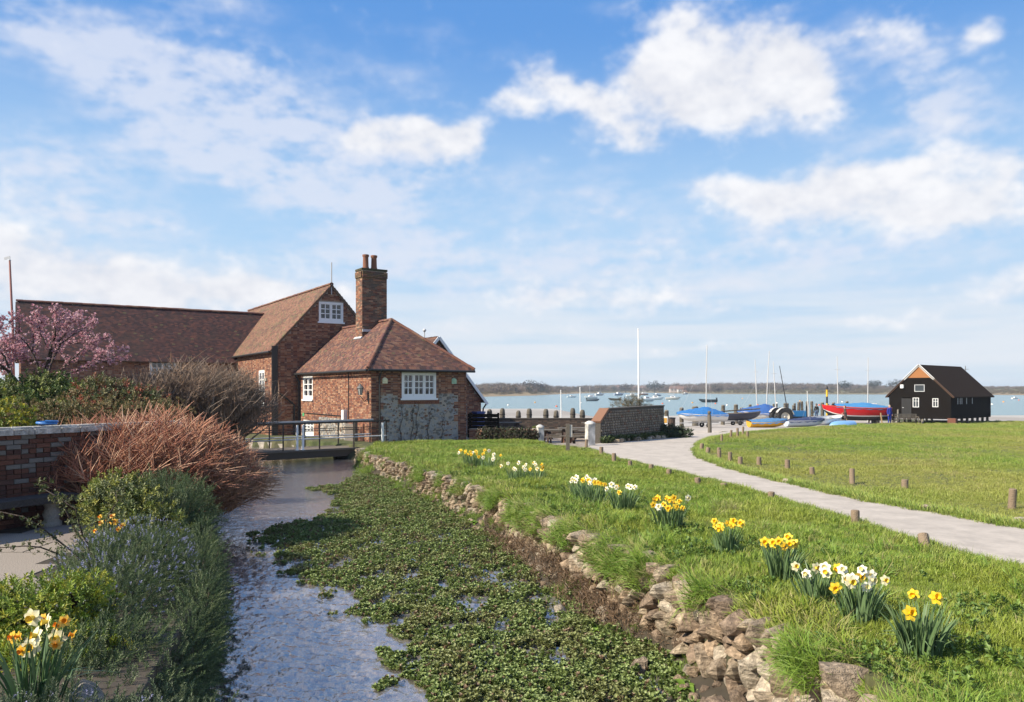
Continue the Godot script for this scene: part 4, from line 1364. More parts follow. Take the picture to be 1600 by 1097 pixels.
func make_courtyard() -> void:
	# block wall beside the lane: bonded stone, sloped brick end
	var a := Vector3(3.5, 0, -31.9)
	var b := Vector3(7.25, 0, -37.6)
	var u := (b - a).normalized()
	var n := Vector3(-u.z, 0, u.x)
	if n.z < 0.0: n = -n
	var len := a.distance_to(b)
	var t := thing("stone_wall", "thick weathered stone and brick wall standing by the lane", "wall", a)
	var body := MB.new()
	var y0 := -0.62
	for k in 2:
		pass
	var prof := [[0.0, 0.42], [0.75, 0.95], [len, 0.98]]
	for i in 2:
		var s0: float = prof[i][0]
		var s1: float = prof[i + 1][0]
		var q := []
		for y in [[y0, y0], [prof[i][1], prof[i + 1][1]]]:
			q.append_array([u * s0 + n * 0.2 + Vector3(0, y[0], 0), u * s0 - n * 0.2 + Vector3(0, y[0], 0), u * s1 - n * 0.2 + Vector3(0, y[1], 0), u * s1 + n * 0.2 + Vector3(0, y[1], 0)])
		body.hexa(q)
	var bn := part(t, "core", body, mat("dark_mortar", L(0.13, 0.115, 0.1), 0.95, "speck", 1.5, "bumpy", 2.0))
	var sc := Scatter.new()
	var y := y0
	while y < 0.95:
		var s := rng.randf() * 0.1
		while s < len:
			var w := rng.randf_range(0.13, 0.32)
			var top := lerpf(0.42, 0.95, clampf(s / 0.75, 0, 1))
			if y + 0.1 < top and s + w < len + 0.1:
				var c := L(0.42, 0.35, 0.27).lerp(L(0.22, 0.18, 0.14), rng.randf())
				if rng.randf() < 0.07: c = L(0.3, 0.16, 0.1)
				for sd in [1, -1]:
					sc.add(Transform3D(Basis(u, Vector3.UP, n).scaled_local(Vector3(w * 0.86, 0.105, 0.16)), u * (s + w * 0.5) + n * (0.19 * sd) + Vector3(0, y + 0.05, 0)), c)
			s += w
		y += 0.11
	scatter(bn, "masonry", sc, stone_shape(131), mats["flint"])
	var cop := MB.new()
	cop.bar(Vector3(0, 0.46, 0) - u * 0.04, u * 0.75 + Vector3(0, 0.99, 0), 0.44, 0.09)
	part(t, "brick_coping", cop, mat("orange_brick", L(0.36, 0.19, 0.12), 0.9, "speck", 2.0))
	cop = MB.new()
	cop.bar(u * 0.78 + Vector3(0, 0.985, 0), u * (len + 0.03) + Vector3(0, 1.015, 0), 0.46, 0.06)
	part(t, "coping", cop, mat("dark_coping", L(0.12, 0.1, 0.085), 0.95, "speck", 2.0, "bumpy", 1.0))
	# white painted gate pillars
	for q in [[Vector3(3.08, 0, -30.3), 0.3, 0.86, "taller white painted gate pillar against the stone wall"], [Vector3(1.22, 0, -33.3), 0.26, 0.62, "short white painted gate pillar at the end of the ivy wall"]]:
		var g := thing("gate_pillar", q[3], "pillar", at(q[0].x, q[0].z), 0.35, "white gate pillars")
		var m := MB.new()
		m.box(Vector3(0, q[2] * 0.5, 0), Vector3(q[1], q[2], q[1]))
		part(g, "shaft", m, mats["white_wall"])
		m = MB.new()
		m.lathe([Vector2(q[1] * 0.76, 0), Vector2(q[1] * 0.76, 0.05), Vector2(q[1] * 0.3, 0.12), Vector2(0, 0.13)], 4, Vector3(0, q[2], 0), Basis(Vector3.UP, PI / 4))
		part(g, "cap", m, mats["white_wall"])
	# stones and plants along the foot of the block wall
	for i in 12:
		var s := 0.4 + i * 0.5 + rng.randf() * 0.2
		var p := a + u * s + n * (0.5 + rng.randf() * 0.15)
		var o := part(self, "edging_stone", stone_shape(100 + i % 10), mats["stone_%d" % (i % 5)])
		o.transform = Transform3D(Basis(Vector3.UP, rng.randf() * 6.0).scaled_local(Vector3(0.3, 0.2, 0.24) * rng.randf_range(0.75, 1.15)), at(p.x, p.z, 0.06))
		tag(o, "%s rough edging stone from the white pillar along the stone wall foot" % ORD[i], "stone", "edging stones at the stone wall")
	var sp := Scatter.new()
	for i in 700:
		var s := rng.randf() * 6.9
		var p := a + u * s + n * rng.randf_range(0.2, 0.55)
		sp.add(turned(Vector3(rng.randf_range(-0.6, 0.6), 1, rng.randf_range(-0.6, 0.6)), at(p.x, p.z, rng.randf() * 0.12), rng.randf_range(0.7, 1.6), rng.randf() * TAU), L(0.05, 0.085, 0.025).lerp(L(0.1, 0.13, 0.04), rng.randf()))
	tag(scatter(self, "wall_foot_weeds", sp, sprig(8, 0.1, 0.14, 0.05, 66), mats["leaf"]), "low weeds growing along the stone wall foot", "weeds")
	var ev := thing("evergreen_clump", "dark evergreen clump at the far end of the stone wall", "shrub", at(7.6, -37.2))
	var es := Scatter.new()
	fill_blobs(es, [[Vector3(0, 0.2, 0), Vector3(0.6, 0.35, 0.5)], [Vector3(0.7, 0.15, -0.2), Vector3(0.5, 0.28, 0.4)]], 420, 0.8, 1.4, [L(0.03, 0.055, 0.02), L(0.05, 0.08, 0.03)], 0.5, 0.2)
	scatter(ev, "foliage", es, sprig(8, 0.1, 0.12, 0.045, 67), mats["leaf"])
	var tw := thing("windblown_bush", "wispy windblown bush rising behind the stone wall", "shrub", at(5.75, -37.6, 0.95))
	var tm := MB.new()
	twigs_into(tm, Vector3(0.35, -0.8, 0), 9, Vector3(0.6, 1.7, 0.4), 0.03)
	part(tw, "stem", tm, mats["bark"])
	es = Scatter.new()
	fill_blobs(es, [[Vector3(-0.15, 0.62, 0), Vector3(0.75, 0.3, 0.4)], [Vector3(0.35, 0.85, 0), Vector3(0.3, 0.35, 0.3)], [Vector3(0.7, 0.45, 0), Vector3(0.5, 0.2, 0.3)]], 420, 0.7, 1.3, [L(0.13, 0.11, 0.06), L(0.18, 0.15, 0.09), L(0.09, 0.085, 0.04)], 0.8, 0.1)
	scatter(tw, "foliage", es, sprig(7, 0.16, 0.14, 0.02, 68), mats["leaf"])
	# low ivy-topped wall and black board fence next to the cottage
	t = thing("low_brick_wall", "low brick wall topped with ivy in front of the courtyard", "wall", Vector3.ZERO)
	var la := Vector3(-1.95, 0, -35.1)
	var lb := Vector3(1.05, 0, -33.3)
	var lu := (lb - la).normalized()
	var ln := Vector3(-lu.z, 0, lu.x)
	if ln.z < 0: ln = -ln
	wall(t, la, lu, ln, [Vector2(0, 0.02), Vector2(la.distance_to(lb), 0.12)], -0.6, [], BRICKS, "brick_face", null, 0.22)
	var iv := thing("ivy_hedge", "dark clipped ivy spilling over the low brick wall", "hedge", Vector3.ZERO)
	es = Scatter.new()
	for i in 9:
		var p := la.lerp(lb, 0.25 + 0.09 * i)
		fill_blobs(es, [[Vector3(p.x, -0.18, p.z) + ln * 0.18, Vector3(0.32, 0.3, 0.26)]], 120, 0.7, 1.2, [L(0.045, 0.04, 0.025), L(0.07, 0.05, 0.035), L(0.04, 0.06, 0.02)], 0.6, 0.2)
	scatter(iv, "foliage", es, sprig(7, 0.06, 0.08, 0.05, 69), mats["leaf"])
	t = thing("black_board_fence", "black horizontal board fence between cottage and courtyard", "fence", Vector3(-2.0, -0.5, -36.6), -0.12)
	for i in 6:
		var m := MB.new()
		m.box(Vector3(0.65, 0.12 + i * 0.19, 0), Vector3(1.5, 0.165, 0.03))
		part(t, "board", m, mats["black_board"])
	for x in [0.0, 1.35]:
		var m := MB.new()
		m.box(Vector3(x, 0.6, -0.06), Vector3(0.09, 1.2, 0.08))
		part(t, "post", m, mats["black_board"])
	# sea wall with squat stone posts
	t = thing("sea_wall", "low dark stone sea wall closing the pub courtyard", "wall", Vector3.ZERO)
	wall(t, Vector3(-3.5, 0, -46.4), Vector3.RIGHT, Vector3.BACK, [Vector2(0, 0.02), Vector2(11.6, 0.02)], -1.2, [], [[0.12, 0.085, 0.07], [0.16, 0.11, 0.085], [0.09, 0.075, 0.065], [0.2, 0.15, 0.12]], "wall_face", null, 0.4, "garden_mortar")
	var cp := MB.new()
	cp.box(Vector3(2.3, 0.05, -46.6), Vector3(11.7, 0.07, 0.5))
	part(t, "coping", cp, mat("dark_coping", L(0.12, 0.1, 0.085), 0.95))
	var us := [765, 785, 810, 827, 853, 869, 895, 910]
	for i in us.size():
		var p := thing("mooring_post", "%s weathered squat post from the cottage along the sea wall" % ORD[i], "post", Vector3((us[i] - 800.0) / 1200.0 * 47.6, -1.5, -47.6), 0.2 * i, "posts behind the sea wall")
		var m := MB.new()
		var h := 1.98 + 0.08 * sin(i * 2.3)
		m.lathe([Vector2(0.17, 0), Vector2(0.165, h - 0.15), Vector2(0.15, h), Vector2(0.1, h + 0.1), Vector2(0.0, h + 0.12)], 8)
		part(p, "shaft", m, mats["pile_wood"])
		m = MB.new()
		m.lathe([Vector2(0.185, h - 0.3), Vector2(0.185, h - 0.24)], 8)
		part(p, "iron_band", m, mats["brown_iron"])
	# picnic tables
	var spots := [[-0.3, -43.8, 0.1, 0.25], [1.0, -41.0, 0.15, 0.0], [2.5, -39.2, 0.1, 0.0], [3.6, -42.8, -0.1, 0.0], [2.2, -36.0, 0.12, 0.0], [3.4, -37.0, 0.2, 0.0], [2.9, -34.2, 0.05, 0.0], [4.9, -44.6, 0.0, 0.2]]
	var words := ["picnic table on the raised corner nearest the black fence", "picnic table beside the yellow flower tub", "picnic table in the middle of the courtyard", "picnic table behind the dark clipped bush", "picnic table left of the timber post", "picnic table behind the timber post", "picnic table closest to the lane by the white pillar", "picnic table against the sea wall behind the stone wall"]
	var proto: Node3D
	for i in spots.size():
		var q: Array = spots[i]
		if i == 0:
			proto = thing("picnic_table", "weathered " + words[0], "table", Vector3.ZERO, 0.0, "picnic tables in the courtyard")
			for k in 5:
				var m := MB.new()
				m.box(Vector3(0, 0.74, -0.3 + k * 0.15), Vector3(1.7, 0.04, 0.135))
				part(proto, "top_plank", m, mats["old_wood"])
			for sd in [-1, 1]:
				var m := MB.new()
				m.box(Vector3(0, 0.44, sd * 0.68), Vector3(1.7, 0.04, 0.24))
				part(proto, "bench_seat", m, mats["old_wood"])
				for e in [-0.6, 0.6]:
					m = MB.new()
					m.bar(Vector3(e, 0.0, sd * 0.62), Vector3(e, 0.72, sd * 0.2), 0.09, 0.045)
					part(proto, "leg", m, mat("dark_leg", L(0.07, 0.045, 0.035), 0.8))
			for e in [-0.6, 0.6]:
				var m := MB.new()
				m.box(Vector3(e + 0.045, 0.39, 0), Vector3(0.04, 0.08, 1.5))
				part(proto, "cross_rail", m, mats["dark_leg"])
		else:
			var c := proto.duplicate()
			c.name = numbered("picnic_table")
			add_child(c)
			c.set_meta("label", "weathered " + words[i])
			spots[i].append(c)
		var o: Node3D = proto if i == 0 else spots[i][4]
		o.position = Vector3(q[0], yard(-q[1]) + 0.016 + q[3], q[1])
		o.rotation.y = q[2]
	var pl := MB.new()
	pl.box(Vector3(-0.3, -0.97, -43.8), Vector3(3.4, 0.30, 2.6))
	structure("raised_terrace", pl, mats["paving"])
	# tubs
	for q in [[1.35, -40.0, "flower tub with yellow flowering plant on the courtyard", L(0.34, 0.34, 0.05), L(0.12, 0.2, 0.04), 0.24], [2.75, -38.3, "tub with dark round clipped bush in the courtyard", L(0.035, 0.03, 0.015), L(0.06, 0.05, 0.025), 0.24]]:
		var tb := thing("plant_tub", q[2], "planter", Vector3(q[0], yard(-q[1]) + 0.016, q[1]))
		var m := MB.new()
		m.lathe([Vector2(0.2, 0), Vector2(0.28, 0.42), Vector2(0.3, 0.45), Vector2(0.26, 0.45), Vector2(0.25, 0.38), Vector2(0, 0.38)], 12)
		part(tb, "tub", m, mats["terracotta"])
		var s := Scatter.new()
		fill_blobs(s, [[Vector3(0, 0.68, 0), Vector3(0.33, 0.28, 0.33)]], 200, 0.8, 1.2, [q[3], q[4]], 0.5, 0.3)
		scatter(tb, "foliage", s, sprig(7, 0.05, 0.07, 0.035, 70), mats["leaf"])
	# single posts
	var p1 := thing("timber_post", "square weathered timber post on the grass before the courtyard", "post", at(1.97, -27.1))
	var pm := MB.new()
	pm.box(Vector3(0, 0.46, 0), Vector3(0.13, 1.0, 0.13))
	part(p1, "shaft", pm, mats["old_wood"])
	pm = MB.new()
	pm.box(Vector3(0.11, 0.72, 0), Vector3(0.09, 0.42, 0.09))
	part(p1, "white_bracket", pm, mats["white_wall"])
	# notice stand and waste bin by the end of the wall
	var ns := thing("notice_stand", "white and yellow notice board beyond the stone wall", "sign", at(7.95, -40.8), -0.1)
	pm = MB.new()
	pm.box(Vector3(0, 0.62, 0), Vector3(0.62, 0.75, 0.05))
	part(ns, "panel", pm, mats["white_paint"])
	pm = MB.new()
	pm.box(Vector3(0, 0.78, 0.03), Vector3(0.56, 0.26, 0.012))
	part(ns, "yellow_notice", pm, paint(L(0.6, 0.33, 0.06), 0.6))
	for x in [-0.27, 0.27]:
		pm = MB.new()
		pm.box(Vector3(x, 0.35, -0.04), Vector3(0.05, 0.72, 0.04))
		part(ns, "leg", pm, mats["old_wood"])
	var wb := thing("waste_bin", "brown slatted waste bin between the notice board and piles", "bin", at(9.4, -45.5))
	for k in 14:
		var a2 := TAU * k / 14
		pm = MB.new()
		pm.box(Vector3(cos(a2) * 0.25, 0.42, sin(a2) * 0.25), Vector3(0.1, 0.8, 0.025), Basis(Vector3.UP, PI / 2 - a2))
		part(wb, "slat", pm, mat("bin_slat", L(0.09, 0.06, 0.045), 0.8))
	pm = MB.new()
	pm.lathe([Vector2(0.29, 0.8), Vector2(0.3, 0.86), Vector2(0.16, 0.87)], 14)
	part(wb, "rim", pm, mats["black_iron"])

func make_stakes() -> void:
	var far := [[8.26, -12.7, 0.33, 0.1], [7.88, -15.4, 0.2, 0.0], [7.31, -16.5, 0.32, -0.15], [7.28, -18.6, 0.17, 0.1], [7.1, -19.8, 0.26, 0.0], [6.85, -21.3, 0.22, 0.05], [6.42, -21.6, 0.2, 0.0], [6.36, -22.4, 0.28, 0.0], [6.35, -23.5, 0.26, 0.05], [6.95, -25.8, 0.2, 0.0], [6.42, -25.3, 0.24, -0.2], [6.62, -26.9, 0.28, 0.12], [9.15, -33.5, 0.3, 0.0], [10.9, -38.3, 0.34, 0.1], [11.45, -39.0, 0.42, 0.0], [12.2, -40.6, 0.45, -0.1], [11.5, -37.5, 0.3, 0.0]]
	var near := [[4.86, -9.0, 0.2, -0.5], [4.85, -10.85, 0.22, 0.0], [4.62, -13.7, 0.16, 0.05], [4.25, -15.4, 0.13, 0.0], [4.0, -16.5, 0.13, 0.1], [3.72, -18.2, 0.16, 0.0], [3.5, -19.3, 0.18, 0.0], [3.12, -20.2, 0.2, 0.1], [2.95, -22.2, 0.26, 0.0], [2.85, -24.5, 0.3, 0.0], [2.75, -28.5, 0.34, 0.08]]
	for row in [[far, "far", "on the green side of the lane"], [near, "near", "on the daffodil bank side of the lane"]]:
		for i in row[0].size():
			var q: Array = row[0][i]
			var t := thing("lane_stake", "%s stake from the near end, %s" % [ORD[i], row[2]], "stake", at(q[0], q[1], -0.05), rng.randf() * 3.0, "stakes on the " + row[1] + " edge of the lane")
			var m := MB.new()
			var r := 0.062 * rng.randf_range(0.9, 1.15)
			var h: float = q[2] + 0.06
			m.lathe([Vector2(r * 1.05, 0), Vector2(r, h * 0.5), Vector2(r * 0.98, h - 0.012), Vector2(r * 0.86, h)], 9)
			part(t, "shaft", m, mats["stake_wood"])
			m = MB.new()
			m.lathe([Vector2(r * 0.86, h), Vector2(r * 0.3, h + 0.004), Vector2(0, h + 0.004)], 9)
			part(t, "sawn_top", m, mat("sawn_wood", L(0.36, 0.26, 0.17), 0.9, "speck", 3.0))
			t.rotation.z = q[3]
	# flat edging stones on the lane side
	for q in [[7.35, -11.1, 0.42], [6.75, -12.5, 0.3], [5.95, -16.7, 0.22], [8.3, -10.0, 0.3]]:
		var o := part(self, "verge_stone", stone_shape(104), mats["stone_%d" % (int(q[2] * 100) % 5)])
		o.transform = Transform3D(Basis(Vector3.UP, q[0] * 3.0).scaled_local(Vector3(q[2], 0.14, q[2] * 0.6)), at(q[0], q[1], 0.02))
		tag(o, {0.42: "largest flat stone lying on the green edge of the lane", 0.3: "flat stone on the lane edge left of the largest", 0.22: "small flat stone on the lane edge near the third stake"}.get(q[2], "flat stone") if q[0] < 8.0 else "flat stone on the lane edge right of the largest", "stone", "flat stones along the lane")

# hull: bow towards +x, keel at y = 0; s from the keel (0) to the gunwale (1)
func hull_point(l: float, w: float, h: float, t: float, s: float, full: float) -> Vector3:
	var b := w * 0.5 * lerpf(0.72, 1.0, sin(minf(t / 0.45, 1.0) * PI / 2)) * pow(maxf(1.0 - pow(maxf(t - 0.3, 0.0) / 0.7, 2.6), 0.0), 0.75)
	var sheer := h * (1.0 + 0.1 * pow(1.0 - t, 2) + 0.32 * t * t)
	var keel := h * (0.06 * pow(1.0 - t, 2) + 0.75 * pow(t, 7))
	return Vector3((t - 0.5) * l + 0.05 * l * t * s * t, lerpf(keel, sheer, pow(s, full)), b * pow(sin(s * PI / 2), 0.62))

func hull(l: float, w: float, h: float, s0: float, s1: float, full := 1.5, out := 0.0) -> MB:
	var mb := MB.new()
	for sd in [1.0, -1.0]:
		var rows := []
		for i in 19:
			var row := []
			for k in 6:
				var q := hull_point(l, w, h, i / 18.0, lerpf(s0, s1, k / 5.0), full)
				q.z = (q.z + out) * sd
				row.append(q)
			rows.append(row)
		mb.grid(rows)
		for k in 5:
			mb.quad(rows[0][k], rows[0][k + 1], Vector3(rows[0][k + 1].x, rows[0][k + 1].y, 0), Vector3(rows[0][k].x, rows[0][k].y, 0))
	return mb

func tarp(l: float, w: float, h: float, rise: float, peak: float, droop := 0.14, t0 := 0.0, t1 := 1.0) -> MB:
	# boat cover stretched over a ridge; highest at "peak" (0 stern, 1 bow)
	var mb := MB.new()
	var rows := []
	for i in 25:
		var t := lerpf(t0, t1, i / 24.0)
		var g := hull_point(l, w, h, t, 1.0, 1.5)
		var row := []
		var r := rise * pow(maxf(1.0 - absf(t - peak) / (peak if t < peak else 1.0 - peak), 0.0), 0.85) + 0.05
		for k in 13:
			var a := k / 12.0 * 2.0 - 1.0
			var y := g.y + 0.03 + r * (1.0 - pow(absf(a), 1.15)) + 0.02 * sin(i * 1.9 + k * 0.7) * (1.0 - absf(a))
			var z := (g.z + 0.03) * a
			if absf(a) > 0.99:
				y -= droop + 0.035 * sin(i * 1.3)
				z *= 1.03
			row.append(Vector3(g.x + (0.04 if t > 0.98 else 0.0), y, z))
		rows.append(row)
	mb.grid(rows)
	return mb

func boat(called: String, label: String, pos: Vector3, turn: float, l: float, w: float, h: float, hullc: Color, coverc, mast := 0.0, mast_t := 0.62, group := "dinghies ashore", lean := 0.0, bottom = null, rise := 0.35) -> Node3D:
	var t := thing(called, label, "boat", pos, turn, group)
	t.rotation.x = lean
	part(t, "hull", hull(l, w, h, 0.0 if bottom == null else 0.55, 1.0), paint(hullc, 0.35))
	if bottom != null:
		part(t, "bottom", hull(l, w, h, 0.0, 0.55), paint(bottom, 0.6))
	part(t, "gunwale", hull(l, w, h, 0.93, 1.0, 1.5, 0.015), paint(hullc.lerp(L(0.5, 0.4, 0.3), 0.4), 0.5))
	if coverc != null:
		part(t, "cover", tarp(l, w, h, rise, mast_t if mast > 0.0 else 0.55), cloth(coverc))
	else:
		var m := MB.new()
		var g := hull_point(l, w, h, 0.5, 0.6, 1.5)
		for q in [0.2, 0.5, 0.75]:
			var e := hull_point(l, w, h, q, 0.8, 1.5)
			m.box(Vector3(e.x, e.y, 0), Vector3(0.22, 0.03, e.z * 1.96))
		part(t, "thwart", m, mats["old_wood"])
	if mast > 0.0:
		var m := MB.new()
		var x := (mast_t - 0.5) * l
		m.tube([Vector3(x, h * 0.4, 0), Vector3(x, mast * 0.6, 0), Vector3(x - 0.05, mast, 0)], [0.045, 0.04, 0.03], 8)
		part(t, "mast", m, mats["mast_alloy"])
		m = MB.new()
		m.tube([Vector3(l * 0.5, h * 1.3, 0), Vector3(x - 0.03, mast * 0.85, 0)], [0.006, 0.006], 4)
		for sd in [-1, 1]:
			m.tube([Vector3(x - 0.2, h, w * 0.48 * sd), Vector3(x - 0.03, mast * 0.8, 0)], [0.006, 0.006], 4)
		part(t, "shroud", m, mats["grey_metal"])
	return t

func trolley(t: Node3D, l: float, lift: float) -> void:
	# the boat's keel is "lift" above the ground
	var m := MB.new()
	m.bar(Vector3(-l * 0.35, -0.03, 0), Vector3(l * 0.62, -0.08, 0), 0.06, 0.06)
	m.bar(Vector3(-0.2, -0.04, -0.62), Vector3(-0.2, -0.04, 0.62), 0.06, 0.05)
	for sd in [-0.62, 0.62]:
		m.bar(Vector3(-0.2, -0.04, sd), Vector3(-0.2, 0.2 - lift, sd), 0.05, 0.05)
	m.bar(Vector3(l * 0.6, -0.08, 0), Vector3(l * 0.6, -lift, 0), 0.05, 0.05)
	part(t, "trolley", m, mats["grey_metal"])
	for sd in [-0.69, 0.69]:
		var wm := MB.new()
		wm.lathe([Vector2(0.06, -0.05), Vector2(0.17, -0.06), Vector2(0.2, 0), Vector2(0.17, 0.06), Vector2(0.06, 0.05)], 14, Vector3(-0.2, 0.2 - lift, sd), Basis(Vector3.RIGHT, PI / 2))
		part(t, "trolley_wheel", wm, mats["rubber"])

func wheel(parent: Node, c: Vector3, r: float, w: float, rimc: Color, lugs := 0) -> void:
	# axle along z
	var m := MB.new()
	var bs := Basis(Vector3.RIGHT, PI / 2)
	m.lathe([Vector2(r * 0.55, -w * 0.4), Vector2(r * 0.85, -w * 0.5), Vector2(r * 0.97, -w * 0.42), Vector2(r, 0), Vector2(r * 0.97, w * 0.42), Vector2(r * 0.85, w * 0.5), Vector2(r * 0.55, w * 0.4)], 28, c, bs)
	for i in lugs:
		for sd in [-1, 1]:
			var a: float = TAU * (i + 0.25 * sd) / lugs
			m.box(c + Vector3(cos(a) * r, sin(a) * r, sd * w * 0.23), Vector3(0.07, 0.05, w * 0.46), Basis(Vector3.BACK, a + PI / 2) * Basis(Vector3.UP, 0.6 * sd))
	var ty := part(parent, "tyre", m, mats["rubber"])
	m = MB.new()
	m.lathe([Vector2(r * 0.57, -w * 0.36), Vector2(r * 0.5, -w * 0.15), Vector2(r * 0.16, -w * 0.1), Vector2(r * 0.14, w * 0.25), Vector2(0.0, w * 0.26)], 20, c, bs)
	m.lathe([Vector2(r * 0.57, w * 0.36), Vector2(r * 0.5, w * 0.12), Vector2(r * 0.16, w * 0.08)], 20, c, bs)
	part(ty, "rim", m, paint(rimc, 0.5))

func make_boats() -> void:
	var white := L(0.72, 0.73, 0.74)
	var t: Node3D
	t = boat("sailing_dinghy", "white dinghy under bright blue cover with tall mast, nearest the stone wall", at(13.9, -56.0, 0.42), PI + 0.12, 3.5, 1.5, 0.5, white, L(0.03, 0.2, 0.55), 5.6, 0.42, "dinghies ashore", 0.0, null, 0.5)
	trolley(t, 3.5, 0.42)
	t = boat("work_boat", "dark navy open boat on a trailer behind the covered dinghies", at(18.9, -64.0, 0.4), 0.15, 3.6, 1.5, 0.6, L(0.03, 0.035, 0.06), null, 0.0, 0.6, "dinghies ashore", -0.05)
	trolley(t, 3.6, 0.4)
	var sp := MB.new()
	sp.tube([Vector3(-2.0, 0.75, 0.1), Vector3(1.9, 1.0, 0)], [0.06, 0.05], 8)
	part(t, "stowed_spar", sp, mats["pile_wood"])
	t = boat("sailing_dinghy", "white dinghy under ridged blue cover beside the tractor", at(22.6, -69.0, 0.4), PI - 0.1, 4.2, 1.7, 0.55, white, L(0.035, 0.13, 0.42), 6.2, 0.45, "dinghies ashore", 0.0, null, 0.8)
	trolley(t, 4.2, 0.4)
	t.rotation.z = 0.04
	boat("sailing_dinghy", "yellow hulled dinghy with pale blue cover at the edge of the green", at(18.4, -55.5, 0.02), 0.1, 2.7, 1.3, 0.42, L(0.62, 0.33, 0.02), L(0.09, 0.25, 0.5), 0.0, 0.5, "dinghies ashore", 0.08, null, 0.15)
	boat("sailing_dinghy", "pale grey blue dinghy under navy cover with short mast", at(22.0, -57.8, 0.02), 0.12, 2.9, 1.35, 0.42, L(0.42, 0.5, 0.6), L(0.03, 0.05, 0.14), 2.7, 0.62, "dinghies ashore", -0.05, null, 0.22)
	boat("rowing_boat", "plain white open boat between navy dinghy and red boat", at(25.9, -63.0, 0.05), 0.5, 2.9, 1.3, 0.6, white, null, 0.0, 0.5, "dinghies ashore", 0.12)
	# upturned tender
	var up := thing("upturned_tender", "small pale blue tender lying upside down before the red boat", "boat", at(26.7, -62.2, 0.44), 0.25, "dinghies ashore")
	part(up, "hull", hull(2.2, 1.2, 0.4, 0.0, 1.0), paint(L(0.16, 0.33, 0.6), 0.4))
	var rim := hull(2.2, 1.2, 0.4, 0.93, 1.0, 1.5, 0.02)
	part(up, "gunwale", rim, paint(L(0.1, 0.22, 0.45), 0.5))
	up.rotation.z = PI
	boat("sailing_dinghy", "dinghy with teal cover and leaning dark mast behind the tractor", at(26.6, -77.0, 0.1), 0.2, 3.8, 1.5, 0.55, white, L(0.05, 0.28, 0.45), 0.0, 0.6, "dinghies ashore", 0.0, null, 0.4)
	# the red boat
	var r := thing("red_boat", "large red wooden boat with white stripe, black bottom and blue cover", "boat", at(32.3, -72.0, 0.3), PI + 0.03)
	var bl := 6.0
	part(r, "bottom", hull(bl, 2.1, 1.15, 0.0, 0.45), paint(L(0.012, 0.012, 0.014), 0.6))
	part(r, "white_stripe", hull(bl, 2.1, 1.15, 0.45, 0.53, 1.5, 0.006), paint(L(0.7, 0.7, 0.7), 0.4))
	part(r, "topsides", hull(bl, 2.1, 1.15, 0.53, 1.0), paint(L(0.5, 0.012, 0.018), 0.3))
	part(r, "rubbing_strake", hull(bl, 2.1, 1.15, 0.955, 1.0, 1.5, 0.03), paint(L(0.55, 0.1, 0.08), 0.4))
	part(r, "cover", tarp(bl, 2.0, 1.12, 0.42, 0.36, 0.16, 0.0, 0.83), cloth(L(0.06, 0.28, 0.6)))
	for x in [-1.8, 1.5]:
		for sd in [-1, 1]:
			var m := MB.new()
			m.bar(Vector3(x, -0.3, sd * 1.25), Vector3(x, 0.75, sd * 0.95), 0.09, 0.09)
			part(r, "prop", m, mat("prop_wood", L(0.3, 0.2, 0.1), 0.8))
		var kb := MB.new()
		kb.box(Vector3(x, -0.13, 0), Vector3(0.3, 0.36, 1.0))
		part(r, "keel_block", kb, mats["pile_wood"])
	# free standing masts of boats behind
	var names := [["slim pale mast standing behind the blue ridged cover", 24.3, -76.0, 6.2, 0.25, 0.0], ["slender white mast right of the tractor wheel", 26.2, -76.0, 6.0, 0.35, 0.0], ["dark mast leaning to the left behind the tractor", 28.0, -77.5, 5.6, 1.0, 0.0], ["tall thin mast rising behind the red boat bow", 32.3, -76.0, 6.5, 0.12, 0.0], ["tall thin mast with furled boom behind the red boat cover", 35.2, -76.0, 6.4, -0.05, 1.0]]
	for q in names:
		var m2 := thing("boat_mast", q[0], "mast", at(q[1], q[2]), 0.0, "bare masts ashore")
		var m := MB.new()
		m.tube([Vector3(0, 0, 0), Vector3(-q[4] * 0.5, q[3] * 0.5, 0), Vector3(-q[4], q[3], 0)], [0.05, 0.045, 0.03], 7)
		part(m2, "pole", m, mats["black_iron"] if q[4] > 0.9 else mats["mast_alloy"])
		m = MB.new()
		m.bar(Vector3(-q[4] * 0.8 - 0.3, q[3] * 0.8, 0), Vector3(-q[4] * 0.8 + 0.3, q[3] * 0.8, 0), 0.03, 0.03)
		part(m2, "spreader", m, mats["grey_metal"])
		if q[5] > 0.0:
			m = MB.new()
			m.tube([Vector3(-0.45, 1.75, 0), Vector3(0.9, 1.72, 0)], [0.1, 0.13], 8)
			part(m2, "furled_sail", m, mats["white_wall"])
	# beacon
	var bc := thing("beacon_post", "black and yellow banded beacon post behind the red boat bow", "beacon", at(32.4, -79.0))
	for i in 4:
		var m := MB.new()
		m.lathe([Vector2(0.1, 0.4 + i * 0.7), Vector2(0.1, 1.1 + i * 0.7)], 8)
		part(bc, "band", m, paint(L(0.7, 0.42, 0.02), 0.5) if i != 2 else mats["black_iron"])
	var m3 := MB.new()
	m3.lathe([Vector2(0.05, 3.2), Vector2(0.05, 3.3), Vector2(0.17, 3.32), Vector2(0.0, 3.65)], 8)
	m3.lathe([Vector2(0.1, 0.0), Vector2(0.1, 0.4)], 8)
	part(bc, "topmark", m3, mats["black_iron"])
	# tractor
	var tr := thing("blue_tractor", "old blue tractor with big rear tyre parked among the dinghies", "tractor", at(24.1, -66.8), 0.15)
	var blue := L(0.02, 0.16, 0.38)
